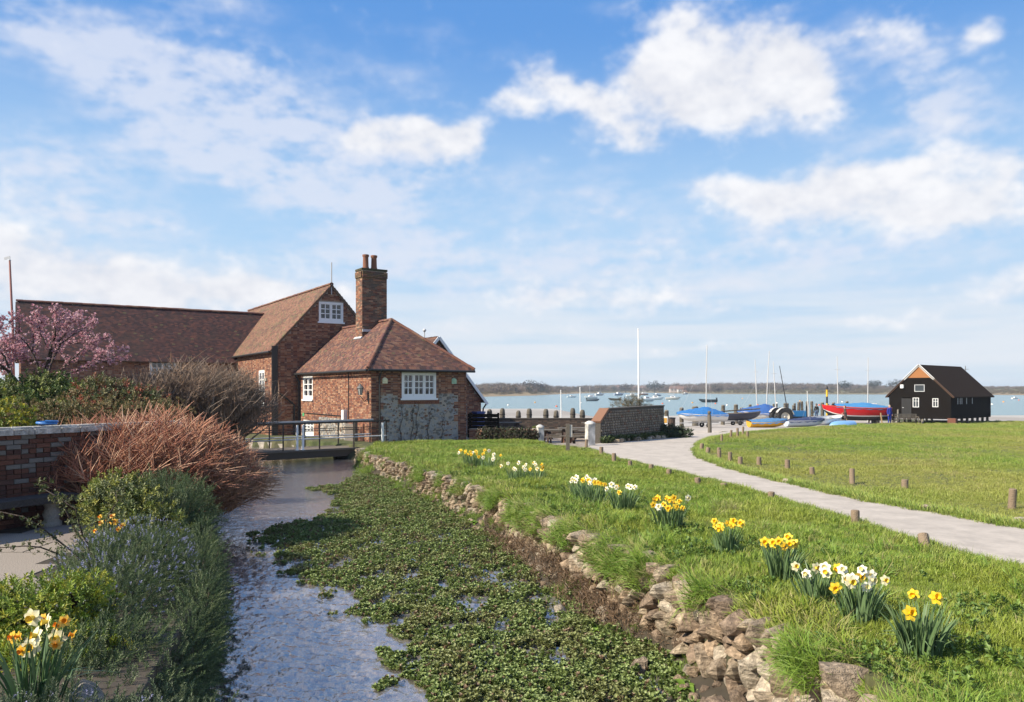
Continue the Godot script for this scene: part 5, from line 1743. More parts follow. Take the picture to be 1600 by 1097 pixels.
	for sd in [-0.62, 0.62]:
		wheel(tr, Vector3(-0.75, 0.72, sd), 0.72, 0.36, L(0.5, 0.48, 0.42), 20)
		wheel(tr, Vector3(1.15, 0.36, sd * 0.95), 0.36, 0.2, L(0.5, 0.48, 0.42), 0)
		var fm := MB.new()
		var rows := []
		for i in 9:
			var a := 0.25 + 2.4 * i / 8.0
			rows.append([Vector3(-0.75 + cos(a) * 0.82, 0.72 + sin(a) * 0.82, sd - 0.2), Vector3(-0.75 + cos(a) * 0.82, 0.72 + sin(a) * 0.82, sd + 0.2)])
		fm.grid(rows)
		part(tr, "mudguard", fm, mats["white_wall"])
	var bo := MB.new()
	bo.box(Vector3(0.75, 0.98, 0), Vector3(1.3, 0.5, 0.5))
	bo.box(Vector3(1.42, 0.95, 0), Vector3(0.08, 0.54, 0.54))
	part(tr, "bonnet", bo, paint(blue, 0.35))
	bo = MB.new()
	bo.box(Vector3(0.2, 0.62, 0), Vector3(2.2, 0.3, 0.36))
	part(tr, "chassis", bo, paint(L(0.03, 0.04, 0.05), 0.6))
	bo = MB.new()
	bo.box(Vector3(-0.55, 1.0, 0), Vector3(0.42, 0.08, 0.42))
	bo.box(Vector3(-0.78, 1.16, 0), Vector3(0.06, 0.3, 0.42))
	part(tr, "seat", bo, mats["rubber"])
	bo = MB.new()
	bo.tube([Vector3(0.05, 1.15, 0), Vector3(-0.2, 1.4, 0)], [0.02, 0.02], 6)
	bo.lathe([Vector2(0.18, 0), Vector2(0.2, 0.015), Vector2(0.18, 0.03), Vector2(0.16, 0.015), Vector2(0.18, 0)], 14, Vector3(-0.2, 1.4, 0), Basis(Vector3.BACK, 0.7))
	part(tr, "steering_wheel", bo, mats["black_iron"])
	bo = MB.new()
	bo.tube([Vector3(0.9, 1.2, 0.15), Vector3(0.9, 1.75, 0.15)], [0.03, 0.03], 6)
	part(tr, "exhaust", bo, mats["black_iron"])

func make_piles() -> void:
	# timber piles of the old quay
	var us := [[1041, 49.6, 0.16, 641], [1065, 57.0, 0.17, 637], [1087, 61.0, 0.24, 635], [1129, 66.0, 0.15, 633], [1150, 71.5, 0.2, 632], [1159, 71.0, 0.16, 637], [1172, 75.5, 0.14, 632], [1193, 79.5, 0.15, 632], [1209, 80.5, 0.11, 631], [1213, 80.8, 0.13, 631], [1226, 81.5, 0.16, 630], [1230, 81.5, 0.16, 630], [1240, 82.0, 0.15, 633], [1243, 82.0, 0.13, 630], [1247, 82.0, 0.14, 628], [1254, 82.0, 0.15, 627], [1262, 82.5, 0.16, 627], [1269, 82.5, 0.17, 627], [1285, 82.5, 0.17, 629], [1303, 83.0, 0.15, 629], [1324, 83.5, 0.15, 627]]
	for i in us.size():
		var q: Array = us[i]
		var x: float = (q[0] - 800.0) / 1200.0 * q[1]
		var top: float = 1.8 - (q[3] - 609.0) * q[1] / 1200.0
		var base := -1.95
		var t := thing("quay_pile", "%s upright timber quay pile counted from the stone wall" % ORD[i], "pile", Vector3(x, base, -q[1]), rng.randf() * 3.0, "timber piles along the quay")
		var h := top - base
		var m := MB.new()
		var r: float = q[2] * rng.randf_range(0.9, 1.1)
		m.lathe([Vector2(r * 1.06, 0), Vector2(r, h * 0.5), Vector2(r * 0.94, h - 0.05)], 8)
		part(t, "shaft", m, mats["pile_wood"])
		m = MB.new()
		m.lathe([Vector2(r * 0.94, h - 0.05), Vector2(r * 0.8, h), Vector2(0, h + 0.03)], 8)
		part(t, "weathered_head", m, mat("pile_head", L(0.3, 0.28, 0.24), 0.9, "speck", 2.0))
		t.rotation.z = rng.randf_range(-0.04, 0.04)
	# quay edge beam
	var e := thing("quay_edge", "low timber and concrete quay edge under the piles", "quay", Vector3.ZERO)
	var pts := [Vector2(8.0, -47.0), Vector2(9.6, -51.2), Vector2(13.1, -58.3), Vector2(18.6, -68.8), Vector2(24.2, -79.4), Vector2(34.0, -83.0)]
	for i in pts.size() - 1:
		var m := MB.new()
		var a := Vector3(pts[i].x, fall(-pts[i].y) - 0.55, pts[i].y)
		var b := Vector3(pts[i + 1].x, fall(-pts[i + 1].y) - 0.55, pts[i + 1].y)
		m.bar(a, b, 0.35, 1.16)
		part(e, "edge_beam", m, mats["concrete"])
	# tall white flagpole behind the stone wall and poles off the sea wall
	for q in [[998, 49.0, 516, 0.06, "tall white flagpole rising behind the stone wall", "flagpole"], [877, 49.5, 611, 0.04, "thin pale pole beyond the sea wall, shorter of two", "pole"], [907, 49.8, 607, 0.045, "thin pale pole beyond the sea wall, taller of two", "pole"], [1109, 44.6, 648, 0.12, "thick timber post at the corner of the green", "post"]]:
		var x: float = (q[0] - 800.0) / 1200.0 * q[1]
		var gy := ground_y(x, -q[1]) - 0.1
		var top: float = 1.8 - (q[2] - 609.0) * q[1] / 1200.0
		var t := thing(q[5] if q[5] != "post" else "corner_post", q[4], q[5], Vector3(x, gy, -q[1]))
		var m := MB.new()
		m.tube([Vector3.ZERO, Vector3(0, (top - gy) * 0.5, 0), Vector3(-0.03, top - gy, 0)], [q[3], q[3] * 0.95, q[3] * (0.55 if q[3] < 0.1 else 0.95)], 8)
		part(t, "shaft", m, mats["white_paint"] if q[3] < 0.1 else mats["old_wood"])
		m = MB.new()
		var k: float = q[3]
		m.lathe([Vector2(k * 0.5, 0), Vector2(k * 0.9, k), Vector2(k * 0.6, k * 1.8), Vector2(0, k * 2.0)], 8, Vector3(-0.03, top - gy - 0.01, 0))
		part(t, "cap", m, mats["white_paint"] if q[3] < 0.1 else mats["pile_wood"])

func make_shed() -> void:
	var W := 5.5
	var D := 9.9
	var t := thing("boat_shed", "black weatherboarded boat shed on timber piles by the water", "shed", Vector3(40.0, 0, -70.0), -0.873)
	# local: front gable in the plane z = 0, from x = -W to 0; the right side wall at x = 0 runs to z = -D
	var y0 := -0.85
	var ye := 1.38
	var ya := 4.1
	var board := func(parent: Node, a: Vector3, b: Vector3, n: Vector3, cuts: Array, name2 := "board"):
		# clapboard from a to b, split by cuts (ranges along)
		var l := a.distance_to(b)
		var u := (b - a) / l
		var ranges := [[0.0, l]]
		for c in cuts:
			var nr := []
			for r in ranges:
				if c[1] <= r[0] or c[0] >= r[1]:
					nr.append(r)
				else:
					if c[0] - r[0] > 0.02: nr.append([r[0], c[0]])
					if r[1] - c[1] > 0.02: nr.append([c[1], r[1]])
			ranges = nr
		for r in ranges:
			var m := MB.new()
			var p: Vector3 = a + u * r[0]
			var q: Vector3 = a + u * r[1]
			var up := Vector3(0, 0.175, 0)
			m.hexa([p + n * 0.035, p, q, q + n * 0.035, p + up + n * 0.01, p + up - n * 0.01, q + up - n * 0.01, q + up + n * 0.01])
			part(parent, name2, m, mats["black_board"])
	# shells behind the boards
	var sh := MB.new()
	for q in [[Vector3(-W, 0, -0.05), Vector3(0, 0, -0.05)], [Vector3(-W, 0, -D + 0.05), Vector3(0, 0, -D + 0.05)]]:
		sh.quad(q[0] + Vector3(0, y0, 0), q[1] + Vector3(0, y0, 0), q[1] + Vector3(0, ye, 0), q[0] + Vector3(0, ye, 0))
		sh.tri(q[0] + Vector3(0, ye, 0), q[1] + Vector3(0, ye, 0), Vector3(-W * 0.5, ya - 0.1, q[0].z))
	for x in [-W + 0.05, -0.05]:
		sh.quad(Vector3(x, y0, 0), Vector3(x, y0, -D), Vector3(x, ye, -D), Vector3(x, ye, 0))
	sh.box(Vector3(-W * 0.5, y0, -D * 0.5), Vector3(W, 0.12, D))
	part(t, "frame", sh, mats["black_board"])
	var door := [1.15, y0, 2.05, 1.0]
	var win := [[2.2, 0.15, 2.75, 1.05], [3.95, 0.2, 4.45, 1.0], [2.35, 1.62, 3.25, 2.28]]
	var y := y0
	while y < ya - 0.2:
		var x0 := 0.0
		var x1 := W
		if y + 0.17 > ye:
			var f := (y + 0.17 - ye) / (ya - ye)
			x0 = W * 0.5 * f
			x1 = W - x0
		var cuts := []
		for h in win + [door]:
			if y + 0.1 > h[1] and y + 0.05 < h[3]:
				cuts.append([h[0] - x0, h[2] - x0])
		if x1 - x0 > 0.2 and y < 2.9:
			board.call(t, Vector3(-W + x0, y, 0), Vector3(-W + x1, y, 0), Vector3.BACK, cuts)
		if y < ye - 0.1:
			var sc := []
			for k in [1.5, 2.05, 2.45, 3.6, 5.0]:
				if y + 0.1 > 0.45 and y + 0.05 < 1.15: sc.append([k, k + 0.22])
			board.call(t, Vector3(0, y, 0), Vector3(0, y, -D), Vector3.RIGHT, sc)
			board.call(t, Vector3(-W, y, -D), Vector3(-W, y, 0), Vector3.LEFT, [])
		y += 0.16
	for k in [1.5, 2.05, 2.45, 3.6, 5.0]:
		var gm := MB.new()
		gm.box(Vector3(-0.01, 0.8, -k - 0.11), Vector3(0.03, 0.7, 0.22))
		part(t, "slit_window", gm, paint(L(0.3, 0.36, 0.42), 0.2))
	for i in 3:
		var h: Array = win[i]
		var wm := MB.new()
		var c := Vector3(-W + (h[0] + h[2]) * 0.5, (h[1] + h[3]) * 0.5, 0.02)
		var ww: float = h[2] - h[0]
		var hh: float = h[3] - h[1]
		for sd in [-1, 1]:
			wm.box(c + Vector3(sd * (ww * 0.5 - 0.025), 0, 0.02), Vector3(0.05, hh, 0.08))
			wm.box(c + Vector3(0, sd * (hh * 0.5 - 0.025), 0.02), Vector3(ww - 0.1, 0.05, 0.075))
		if i < 2:
			wm.box(c + Vector3(0, 0, 0.015), Vector3(0.035, hh - 0.1, 0.06))
			wm.box(c + Vector3(0, hh * 0.15, 0.015), Vector3(ww - 0.1, 0.03, 0.055))
		var wn := part(t, "window", wm, mats["white_paint"] if i < 2 else mats["lead"])
		var gm := MB.new()
		gm.box(c + Vector3(0, 0, -0.01), Vector3(ww - 0.09, hh - 0.09, 0.008))
		part(wn, "pane", gm, paint(L(0.05, 0.06, 0.07), 0.05))
	var dm := MB.new()
	for i in 6:
		dm.box(Vector3(-W + 1.15 + 0.075 + i * 0.15, y0 + 0.92, 0.0), Vector3(0.14, 1.8, 0.05))
	var dn := part(t, "door", dm, mat("shed_door", L(0.03, 0.03, 0.033), 0.8, "speck", 1.0))
	dm = MB.new()
	dm.box(Vector3(-W + 1.3, y0 + 0.95, 0.05), Vector3(0.12, 0.05, 0.04))
	part(dn, "door_latch", dm, mats["lead"])
	var gp := MB.new()
	gp.tri(Vector3(-W * 0.5 - 1.25, 2.92, 0.04), Vector3(-W * 0.5 + 1.25, 2.92, 0.04), Vector3(-W * 0.5, ya - 0.06, 0.04))
	gp.tri(Vector3(-W * 0.5 - 1.25, 2.92, -0.02), Vector3(-W * 0.5 + 1.25, 2.92, -0.02), Vector3(-W * 0.5, ya - 0.06, -0.02))
	gp.quad(Vector3(-W * 0.5 - 1.25, 2.92, 0.04), Vector3(-W * 0.5 + 1.25, 2.92, 0.04), Vector3(-W * 0.5 + 1.25, 2.92, -0.02), Vector3(-W * 0.5 - 1.25, 2.92, -0.02))
	part(t, "gable_panel", gp, mats["orange_wood"])
	for sd in [-1, 1]:
		var bm := MB.new()
		bm.bar(Vector3(-W * 0.5, ya + 0.02, 0.12), Vector3(-W * 0.5 + sd * 1.35, ya - 1.33, 0.12), 0.05, 0.17)
		part(t, "bargeboard", bm, mats["white_paint"])
		bm = MB.new()
		bm.bar(Vector3(-W * 0.5 + sd * 1.35, ya - 1.33, 0.11), Vector3(-W * 0.5 + sd * 3.05, ya - 3.02, 0.11), 0.05, 0.13)
		part(t, "bargeboard", bm, mat("brown_barge", L(0.16, 0.09, 0.06), 0.8))
		var rm := MB.new()
		var k := (ya - ye) / (W * 0.5)
		var ex := W * 0.5 + 0.3
		var a := Vector3(-W * 0.5, ya + 0.06, 0.16)
		var b := Vector3(-W * 0.5 + sd * ex, ya + 0.06 - ex * k, 0.16)
		var dn2 := Vector3(0, -0.1, 0)
		rm.hexa([a + dn2, b + dn2, b + dn2 + Vector3(0, 0, -D - 0.3), a + dn2 + Vector3(0, 0, -D - 0.3), a, b, b + Vector3(0, 0, -D - 0.3), a + Vector3(0, 0, -D - 0.3)])
		part(t, "roof_slope", rm, mats["tar_roof"])
	var lamp := MB.new()
	lamp.box(Vector3(-W + 1.25, 2.12, 0.12), Vector3(0.28, 0.34, 0.2))
	part(t, "alarm_box", lamp, mats["white_paint"])
	for i in 8:
		for x in [-0.15, -W + 0.15]:
			var pm := MB.new()
			pm.tube([Vector3(x, -2.3, -0.4 - i * 1.3), Vector3(x, y0, -0.4 - i * 1.3)], [0.13, 0.12], 7)
			part(t, "stilt", pm, mats["pile_wood"])
	# plank ramp landing, gate posts, bench, block, at the front of the shed
	var bn := thing("slatted_bench", "weathered slatted bench on the green in front of the shed", "bench", at(36.6, -71.2), 0.06)
	for k in 16:
		var m := MB.new()
		m.box(Vector3(-0.95 + k * 0.125, 0.66, -0.22), Vector3(0.05, 0.42, 0.025))
		part(bn, "back_slat", m, mats["old_wood"])
	for q in [[Vector3(0, 0.9, -0.22), Vector3(2.1, 0.07, 0.05)], [Vector3(0, 0.44, -0.02), Vector3(2.1, 0.04, 0.44)], [Vector3(-1.02, 0.66, 0.0), Vector3(0.07, 0.06, 0.5)], [Vector3(1.02, 0.66, 0.0), Vector3(0.07, 0.06, 0.5)]]:
		var m := MB.new()
		m.box(q[0], q[1])
		part(bn, "armrest" if q[1].x < 0.1 else ("seat" if q[0].y < 0.5 else "top_rail"), m, mats["old_wood"])
	for x in [-1.02, 1.02]:
		for z in [-0.22, 0.22]:
			var m := MB.new()
			m.box(Vector3(x, 0.32, z), Vector3(0.07, 0.66 if z > 0 else 1.2, 0.065))
			part(bn, "leg", m, mats["old_wood"])
	var ps := [["pale round post right of the slatted bench", 38.5, -72.0, 0.95, 0.11], ["grey gate post before the shed door", 36.9, -73.4, 1.35, 0.09], ["grey post between bench and shed window", 38.0, -73.6, 1.1, 0.09]]
	for q in ps:
		var o := thing("timber_post", q[0], "post", at(q[1], q[2], -0.05))
		var m := MB.new()
		m.lathe([Vector2(q[4], 0), Vector2(q[4], q[3] - 0.06), Vector2(q[4] * 0.8, q[3])], 9)
		part(o, "shaft", m, mat("pale_post", L(0.36, 0.33, 0.28), 0.9, "speck", 2.0))
		m = MB.new()
		m.lathe([Vector2(q[4] * 0.8, q[3]), Vector2(0, q[3] + 0.03)], 9)
		part(o, "cap", m, mats["pile_head"])
	var bk := thing("brick_pier", "stub brick pier at the near corner of the shed", "pier", at(39.9, -69.6), -0.87)
	for i in 7:
		for j in 3:
			var m := MB.new()
			m.box(Vector3(-0.24 + j * 0.23 + (i % 2) * 0.05, 0.04 + i * 0.078, 0.0), Vector3(0.22, 0.07, 0.42))
			part(bk, "brick", m, mat("pier_brick", L(0.3, 0.12, 0.08), 0.9, "speck", 3.0))

# ---------------------------------------------------------------- people: bones with radii, joined in a smooth field
func body_mesh(bones: Array, cell := 0.017) -> MB:
	var lo := Vector3(9, 9, 9)
	var hi := -lo
	for b in bones:
		for e in 2:
			var r: float = b[2 + e] + 0.07
			lo = lo.min(b[e] - Vector3(r, r, r))
			hi = hi.max(b[e] + Vector3(r, r, r))
	var n := Vector3i(((hi - lo) / cell).ceil()) + Vector3i(2, 2, 2)
	var f := PackedFloat32Array()
	f.resize(n.x * n.y * n.z)
	f.fill(1.0)
	var own := PackedInt32Array()
	own.resize(f.size())
	var near := PackedFloat32Array()
	near.resize(f.size())
	near.fill(9.0)
	var kk := 0.035
	for bi in bones.size():
		var b: Array = bones[bi]
		var a: Vector3 = b[0]
		var d: Vector3 = b[1] - a
		var dd := maxf(d.length_squared(), 0.000001)
		var r0: float = b[2]
		var r1: float = b[3]
		var m := maxf(r0, r1) + 0.06
		var l3: Vector3 = (a.min(b[1]) - Vector3(m, m, m) - lo) / cell
		var h3: Vector3 = (a.max(b[1]) + Vector3(m, m, m) - lo) / cell
		for z in range(maxi(0, int(l3.z)), mini(n.z, int(h3.z) + 1)):
			for y in range(maxi(0, int(l3.y)), mini(n.y, int(h3.y) + 1)):
				for x in range(maxi(0, int(l3.x)), mini(n.x, int(h3.x) + 1)):
					var p := lo + Vector3(x, y, z) * cell
					var t := clampf((p - a).dot(d) / dd, 0.0, 1.0)
					var q := p - a - d * t
					if b.size() > 5:
						q.z *= b[5]
					var v := q.length() - lerpf(r0, r1, t)
					var i := x + n.x * (y + n.y * z)
					if v < near[i]:
						near[i] = v
						own[i] = bi
					var o := f[i]
					var h := maxf(kk - absf(o - v), 0.0) / kk
					f[i] = minf(o, v) - h * h * kk * 0.25
	var mb := MB.new()
	var id := PackedInt32Array()
	id.resize(f.size())
	id.fill(-1)
	var st := [1, n.x, n.x * n.y]
	for z in n.z - 1:
		for y in n.y - 1:
			for x in n.x - 1:
				var i := x + n.x * (y + n.y * z)
				var s := 0
				for c in 8:
					if f[i + (c & 1) + ((c >> 1) & 1) * st[1] + (c >> 2) * st[2]] < 0.0:
						s += 1
				if s == 0 or s == 8:
					continue
				var sum := Vector3.ZERO
				var cnt := 0
				for e in [[0, 1], [2, 3], [4, 5], [6, 7], [0, 2], [1, 3], [4, 6], [5, 7], [0, 4], [1, 5], [2, 6], [3, 7]]:
					var c0: int = e[0]
					var c1: int = e[1]
					var f0 := f[i + (c0 & 1) + ((c0 >> 1) & 1) * st[1] + (c0 >> 2) * st[2]]
					var f1 := f[i + (c1 & 1) + ((c1 >> 1) & 1) * st[1] + (c1 >> 2) * st[2]]
					if (f0 < 0.0) != (f1 < 0.0):
						var t := f0 / (f0 - f1)
						sum += Vector3(c0 & 1, (c0 >> 1) & 1, c0 >> 2).lerp(Vector3(c1 & 1, (c1 >> 1) & 1, c1 >> 2), t)
						cnt += 1
				mb.col = bones[own[i]][4]
				id[i] = mb.p(lo + (Vector3(x, y, z) + sum / cnt) * cell)
	for z in range(1, n.z - 1):
		for y in range(1, n.y - 1):
			for x in range(1, n.x - 1):
				var i := x + n.x * (y + n.y * z)
				var ins := f[i] < 0.0
				for ax in 3:
					if ins == (f[i + st[ax]] < 0.0):
						continue
					var u: int = st[(ax + 1) % 3]
					var w: int = st[(ax + 2) % 3]
					var q := [id[i], id[i - u], id[i - u - w], id[i - w]]
					if q.min() < 0:
						continue
					if ins:
						mb.ix.append_array([q[0], q[2], q[1], q[0], q[3], q[2]])
					else:
						mb.ix.append_array([q[0], q[1], q[2], q[0], q[2], q[3]])
	return mb

func person(label: String, pos: Vector3, turn: float, h: float, coat: Color, legs: Color, hair: Color, arm := 0.0, long_coat := false, lean := 0.0) -> void:
	var k := h / 1.75
	var skin := L(0.5, 0.3, 0.22)
	var shoe := L(0.03, 0.028, 0.025)
	var B := []
	var hip := 0.93
	var V := func(x: float, y: float, z: float) -> Vector3:
		return Vector3(x, y, z + maxf(y - hip, 0.0) * lean) * k
	for sd in [-1.0, 1.0]:
		B.append([V.call(sd * 0.095, 0.92, 0), V.call(sd * 0.105, 0.5, 0.015), 0.088 * k, 0.062 * k, legs])
		B.append([V.call(sd * 0.105, 0.5, 0.015), V.call(sd * 0.11, 0.12, -0.01), 0.06 * k, 0.046 * k, legs])
		B.append([V.call(sd * 0.11, 0.055, -0.03), V.call(sd * 0.125, 0.045, 0.14), 0.046 * k, 0.036 * k, shoe])
		B.append([V.call(sd * 0.17, 1.42, 0), V.call(sd * 0.235, 1.14, -0.02), 0.056 * k, 0.046 * k, coat])
		var hand: Vector3 = V.call(sd * 0.24, 0.86, 0.06) if arm == 0.0 else V.call(sd * 0.12, 1.02, 0.24)
		var el: Vector3 = V.call(sd * 0.235, 1.14, -0.02)
		B.append([el, el.lerp(hand, 0.9), 0.046 * k, 0.036 * k, coat])
		B.append([el.lerp(hand, 0.95), hand + (hand - el).normalized() * 0.03, 0.03 * k, 0.03 * k, skin])
	B.append([V.call(0, 0.95, 0), V.call(0, 1.12, 0), 0.135 * k, 0.125 * k, legs if not long_coat else coat, 1.25])
	B.append([V.call(0, 1.1, 0), V.call(0, 1.34, 0), 0.13 * k, 0.15 * k, coat, 1.3])
	B.append([V.call(-0.12, 1.39, 0), V.call(0.12, 1.39, 0), 0.085 * k, 0.085 * k, coat])
	if long_coat:
		B.append([V.call(0, 1.0, 0), V.call(0, 0.66, 0), 0.155 * k, 0.18 * k, coat, 1.25])
	B.append([V.call(0, 1.45, 0), V.call(0, 1.55, 0.01), 0.052 * k, 0.05 * k, skin])
	B.append([V.call(0, 1.6, 0.02), V.call(0, 1.67, 0.0), 0.078 * k, 0.088 * k, skin])
	B.append([V.call(0, 1.605, 0.1), V.call(0, 1.585, 0.115), 0.013 * k, 0.015 * k, skin])
	for sd in [-1.0, 1.0]:
		B.append([V.call(sd * 0.085, 1.625, 0.0), V.call(sd * 0.088, 1.6, 0.0), 0.018 * k, 0.014 * k, skin])
	var mb := body_mesh(B)
	# fingers and thumb on each hand
	for sd in [-1.0, 1.0]:
		var hand: Vector3 = V.call(sd * 0.24, 0.86, 0.06) if arm == 0.0 else V.call(sd * 0.12, 1.02, 0.24)
		var el: Vector3 = V.call(sd * 0.235, 1.14, -0.02)
		var d := (hand - el).normalized()
		var side := Vector3(0, 0, 1) if arm == 0.0 else Vector3(0, 1, 0)
		mb.col = skin
		for i in 4:
			var o := hand + d * 0.04 + side * (i - 1.5) * 0.019
			var len: float = [0.062, 0.075, 0.07, 0.055][i]
			mb.tube([o, o + d * len * 0.55, o + d * len - Vector3(sd, 0, 0) * 0.02], [0.0095, 0.009, 0.007], 5)
		mb.tube([hand + side * 0.028, hand + side * 0.05 + d * 0.025, hand + side * 0.05 + d * 0.055], [0.011, 0.01, 0.008], 5)
	var t := thing("person", label, "person", pos, turn)
	part(t, "body", mb, mats["people"])
	var hm := body_mesh([[V.call(0, 1.655, -0.025), V.call(0, 1.70, -0.01), 0.093 * k, 0.085 * k, hair], [V.call(0, 1.6, -0.05), V.call(0, 1.66, -0.04), 0.07 * k, 0.085 * k, hair]])
	part(t, "hair", hm, mats["people"])
	var fm := MB.new()
	for sd in [-1.0, 1.0]:
		fm.col = L(0.03, 0.025, 0.02)
		fm.lathe([Vector2(0, 0.006), Vector2(0.011, 0.0), Vector2(0, -0.006)], 6, V.call(sd * 0.032, 1.635, 0.098))
	fm.col = L(0.3, 0.1, 0.09)
	fm.box(V.call(0, 1.555, 0.098), Vector3(0.045, 0.01, 0.012))
	part(t, "face", fm, mats["people"])

func make_people() -> void:
	person("person in bright blue overalls standing by the red boat stern", at(35.0, -71.2), 0.3, 1.76, L(0.012, 0.035, 0.3), L(0.012, 0.035, 0.3), L(0.3, 0.26, 0.22))
	person("person in long brown coat beside the red boat bow", at(30.4, -70.0), -1.9, 1.7, L(0.075, 0.05, 0.042), L(0.03, 0.03, 0.035), L(0.12, 0.08, 0.06), 1.0, true, 0.1)
	person("person in black jacket and blue jeans seen from behind near the piles", at(31.0, -78.2), 3.3, 1.78, L(0.012, 0.012, 0.015), L(0.05, 0.09, 0.17), L(0.1, 0.08, 0.07))
	person("person in black coat standing between jeans wearer and red boat", at(32.8, -79.6), 2.6, 1.68, L(0.012, 0.012, 0.014), L(0.02, 0.02, 0.025), L(0.06, 0.045, 0.035), 1.0, true)

func make_harbour() -> void:
	# moored boats: (picture-independent) bearing x / depth, depth, length, kind
	var list := [
		[0.0775, 385, 4.6, 0, 0.0, L(0.6, 0.66, 0.7), "small white motor boat lying furthest left on the moorings"],
		[0.1025, 330, 6.0, 1, 6.5, L(0.7, 0.7, 0.7), "white cabin boat with mast, leftmost of the masted boats"],
		[0.105, 265, 4.4, 2, 0.0, L(0.1, 0.12, 0.15), "low grey open boat in front of the leftmost masted boat"],
		[0.114, 520, 7.5, 1, 8.0, L(0.5, 0.5, 0.52), "distant sailing boat with grey hull and mast near the far shore"],
		[0.134, 285, 4.6, 2, 0.0, L(0.045, 0.04, 0.03), "dark brown open boat with upright post in mid harbour"],
		[0.139, 520, 8.0, 0, 0.0, L(0.25, 0.3, 0.4), "far cabin cruiser with dark blue hull"],
		[0.157, 420, 7.0, 0, 0.0, L(0.7, 0.68, 0.66), "white cruiser seen over the windblown bush"],
		[0.171, 560, 7.0, 1, 7.5, L(0.25, 0.12, 0.1), "far dark red sailing boat behind the flagpole"],
		[0.176, 258, 6.0, 1, 0.0, L(0.72, 0.71, 0.7), "large white boat nearest, just right of the flagpole"],
		[0.187, 300, 6.0, 0, 0.0, L(0.72, 0.72, 0.73), "white motor cruiser with dark outboard right of the flagpole"],
		[0.1885, 480, 6.0, 0, 0.0, L(0.35, 0.42, 0.5), "far pale blue boat above the white motor cruiser"],
		[0.2095, 305, 5.6, 1, 7.0, L(0.6, 0.55, 0.5), "small white yacht with tall mast alone to the right"],
		[0.2255, 640, 6.0, 0, 0.0, L(0.3, 0.3, 0.32), "tiny grey boat close under the far houses"],
		[0.2555, 240, 5.6, 2, 0.0, L(0.02, 0.035, 0.045), "dark green open boat moored behind the covered dinghy mast"],
		[0.655, 330, 3.4, 0, 0.0, L(0.7, 0.7, 0.7), "small white boat afloat to the right of the shed"]]
	for i in list.size():
		var q: Array = list[i]
		var l: float = q[2]
		var t := thing("moored_boat", q[6], "boat", Vector3(q[0] * q[1], SEA - 0.18, -q[1]), 0.25 + 0.35 * sin(i * 2.7) + (PI if i % 3 == 1 else 0.0), "boats on the harbour moorings")
		var w := l * 0.36
		var h := l * 0.17
		part(t, "hull", hull(l, w, h, 0.0, 1.0, 1.3), paint(q[5], 0.4))
		var m := MB.new()
		if q[3] < 2:
			m.hexa([Vector3(-l * 0.18, h, -w * 0.3), Vector3(-l * 0.18, h, w * 0.3), Vector3(l * 0.22, h, w * 0.26), Vector3(l * 0.22, h, -w * 0.26), Vector3(-l * 0.15, h * 1.75, -w * 0.24), Vector3(-l * 0.15, h * 1.75, w * 0.24), Vector3(l * 0.1, h * 1.7, w * 0.2), Vector3(l * 0.1, h * 1.7, -w * 0.2)])
			part(t, "cabin", m, mats["white_paint"])
			m = MB.new()
			for sd in [-1, 1]:
				m.box(Vector3(-l * 0.02, h * 1.42, sd * w * 0.262), Vector3(l * 0.2, h * 0.22, 0.04))
			part(t, "cabin_window", m, mats["black_iron"])
		else:
			m.box(Vector3(-l * 0.15, h * 0.95, 0), Vector3(l * 0.05, 0.06, w * 0.8))
			m.box(Vector3(l * 0.1, h * 0.95, 0), Vector3(l * 0.05, 0.06, w * 0.8))
			part(t, "thwart", m, mats["old_wood"])
			m = MB.new()
			m.box(Vector3(-l * 0.48, h * 1.25, 0), Vector3(0.35, h * 0.9, 0.4))
			part(t, "outboard", m, mats["black_iron"])
		var deck := MB.new()
		var rows := []
		for k in 13:
			var g := hull_point(l, w, h, k / 12.0, 0.94, 1.3)
			rows.append([Vector3(g.x, g.y, -g.z), Vector3(g.x, g.y, g.z)])
		deck.grid(rows)
		part(t, "deck", deck, mats["white_wall"] if q[3] < 2 else mats["old_wood"])
		if q[4] > 0.0:
			m = MB.new()
			m.tube([Vector3(l * 0.08, h, 0), Vector3(l * 0.08, q[4], 0)], [0.07, 0.05], 6)
			part(t, "mast", m, mats["grey_metal"])
			m = MB.new()
			m.tube([Vector3(l * 0.08, h * 2.3, 0), Vector3(-l * 0.36, h * 2.2, 0)], [0.1, 0.12], 6)
			part(t, "boom", m, mats["white_wall"])
	# mooring buoys
	var bu := [[-0.005, 190], [0.03, 230], [0.058, 175], [0.09, 220], [0.145, 200], [0.196, 210], [0.205, 260], [0.235, 225], [0.265, 210], [0.28, 190], [0.3, 330], [0.32, 190], [0.345, 220], [0.375, 260], [0.40, 190], [0.43, 240], [0.64, 240], [0.66, 280], [0.625, 200]]
	for i in bu.size():
		var t := thing("mooring_buoy", "%s small mooring buoy on the harbour counted from the cottage" % ORD[i], "buoy", Vector3(bu[i][0] * bu[i][1], SEA - 0.05, -bu[i][1]), 0.0, "mooring buoys")
		var m := MB.new()
		m.lathe([Vector2(0, -0.15), Vector2(0.2, -0.05), Vector2(0.27, 0.12), Vector2(0.2, 0.3), Vector2(0.06, 0.38)], 10)
		part(t, "float", m, paint([L(0.75, 0.74, 0.7), L(0.7, 0.3, 0.03), L(0.6, 0.12, 0.05)][i % 3], 0.5))
		m = MB.new()
		m.lathe([Vector2(0.04, 0.36), Vector2(0.04, 0.5), Vector2(0.0, 0.52)], 6)
		part(t, "pick_up_ring", m, mats["black_iron"])

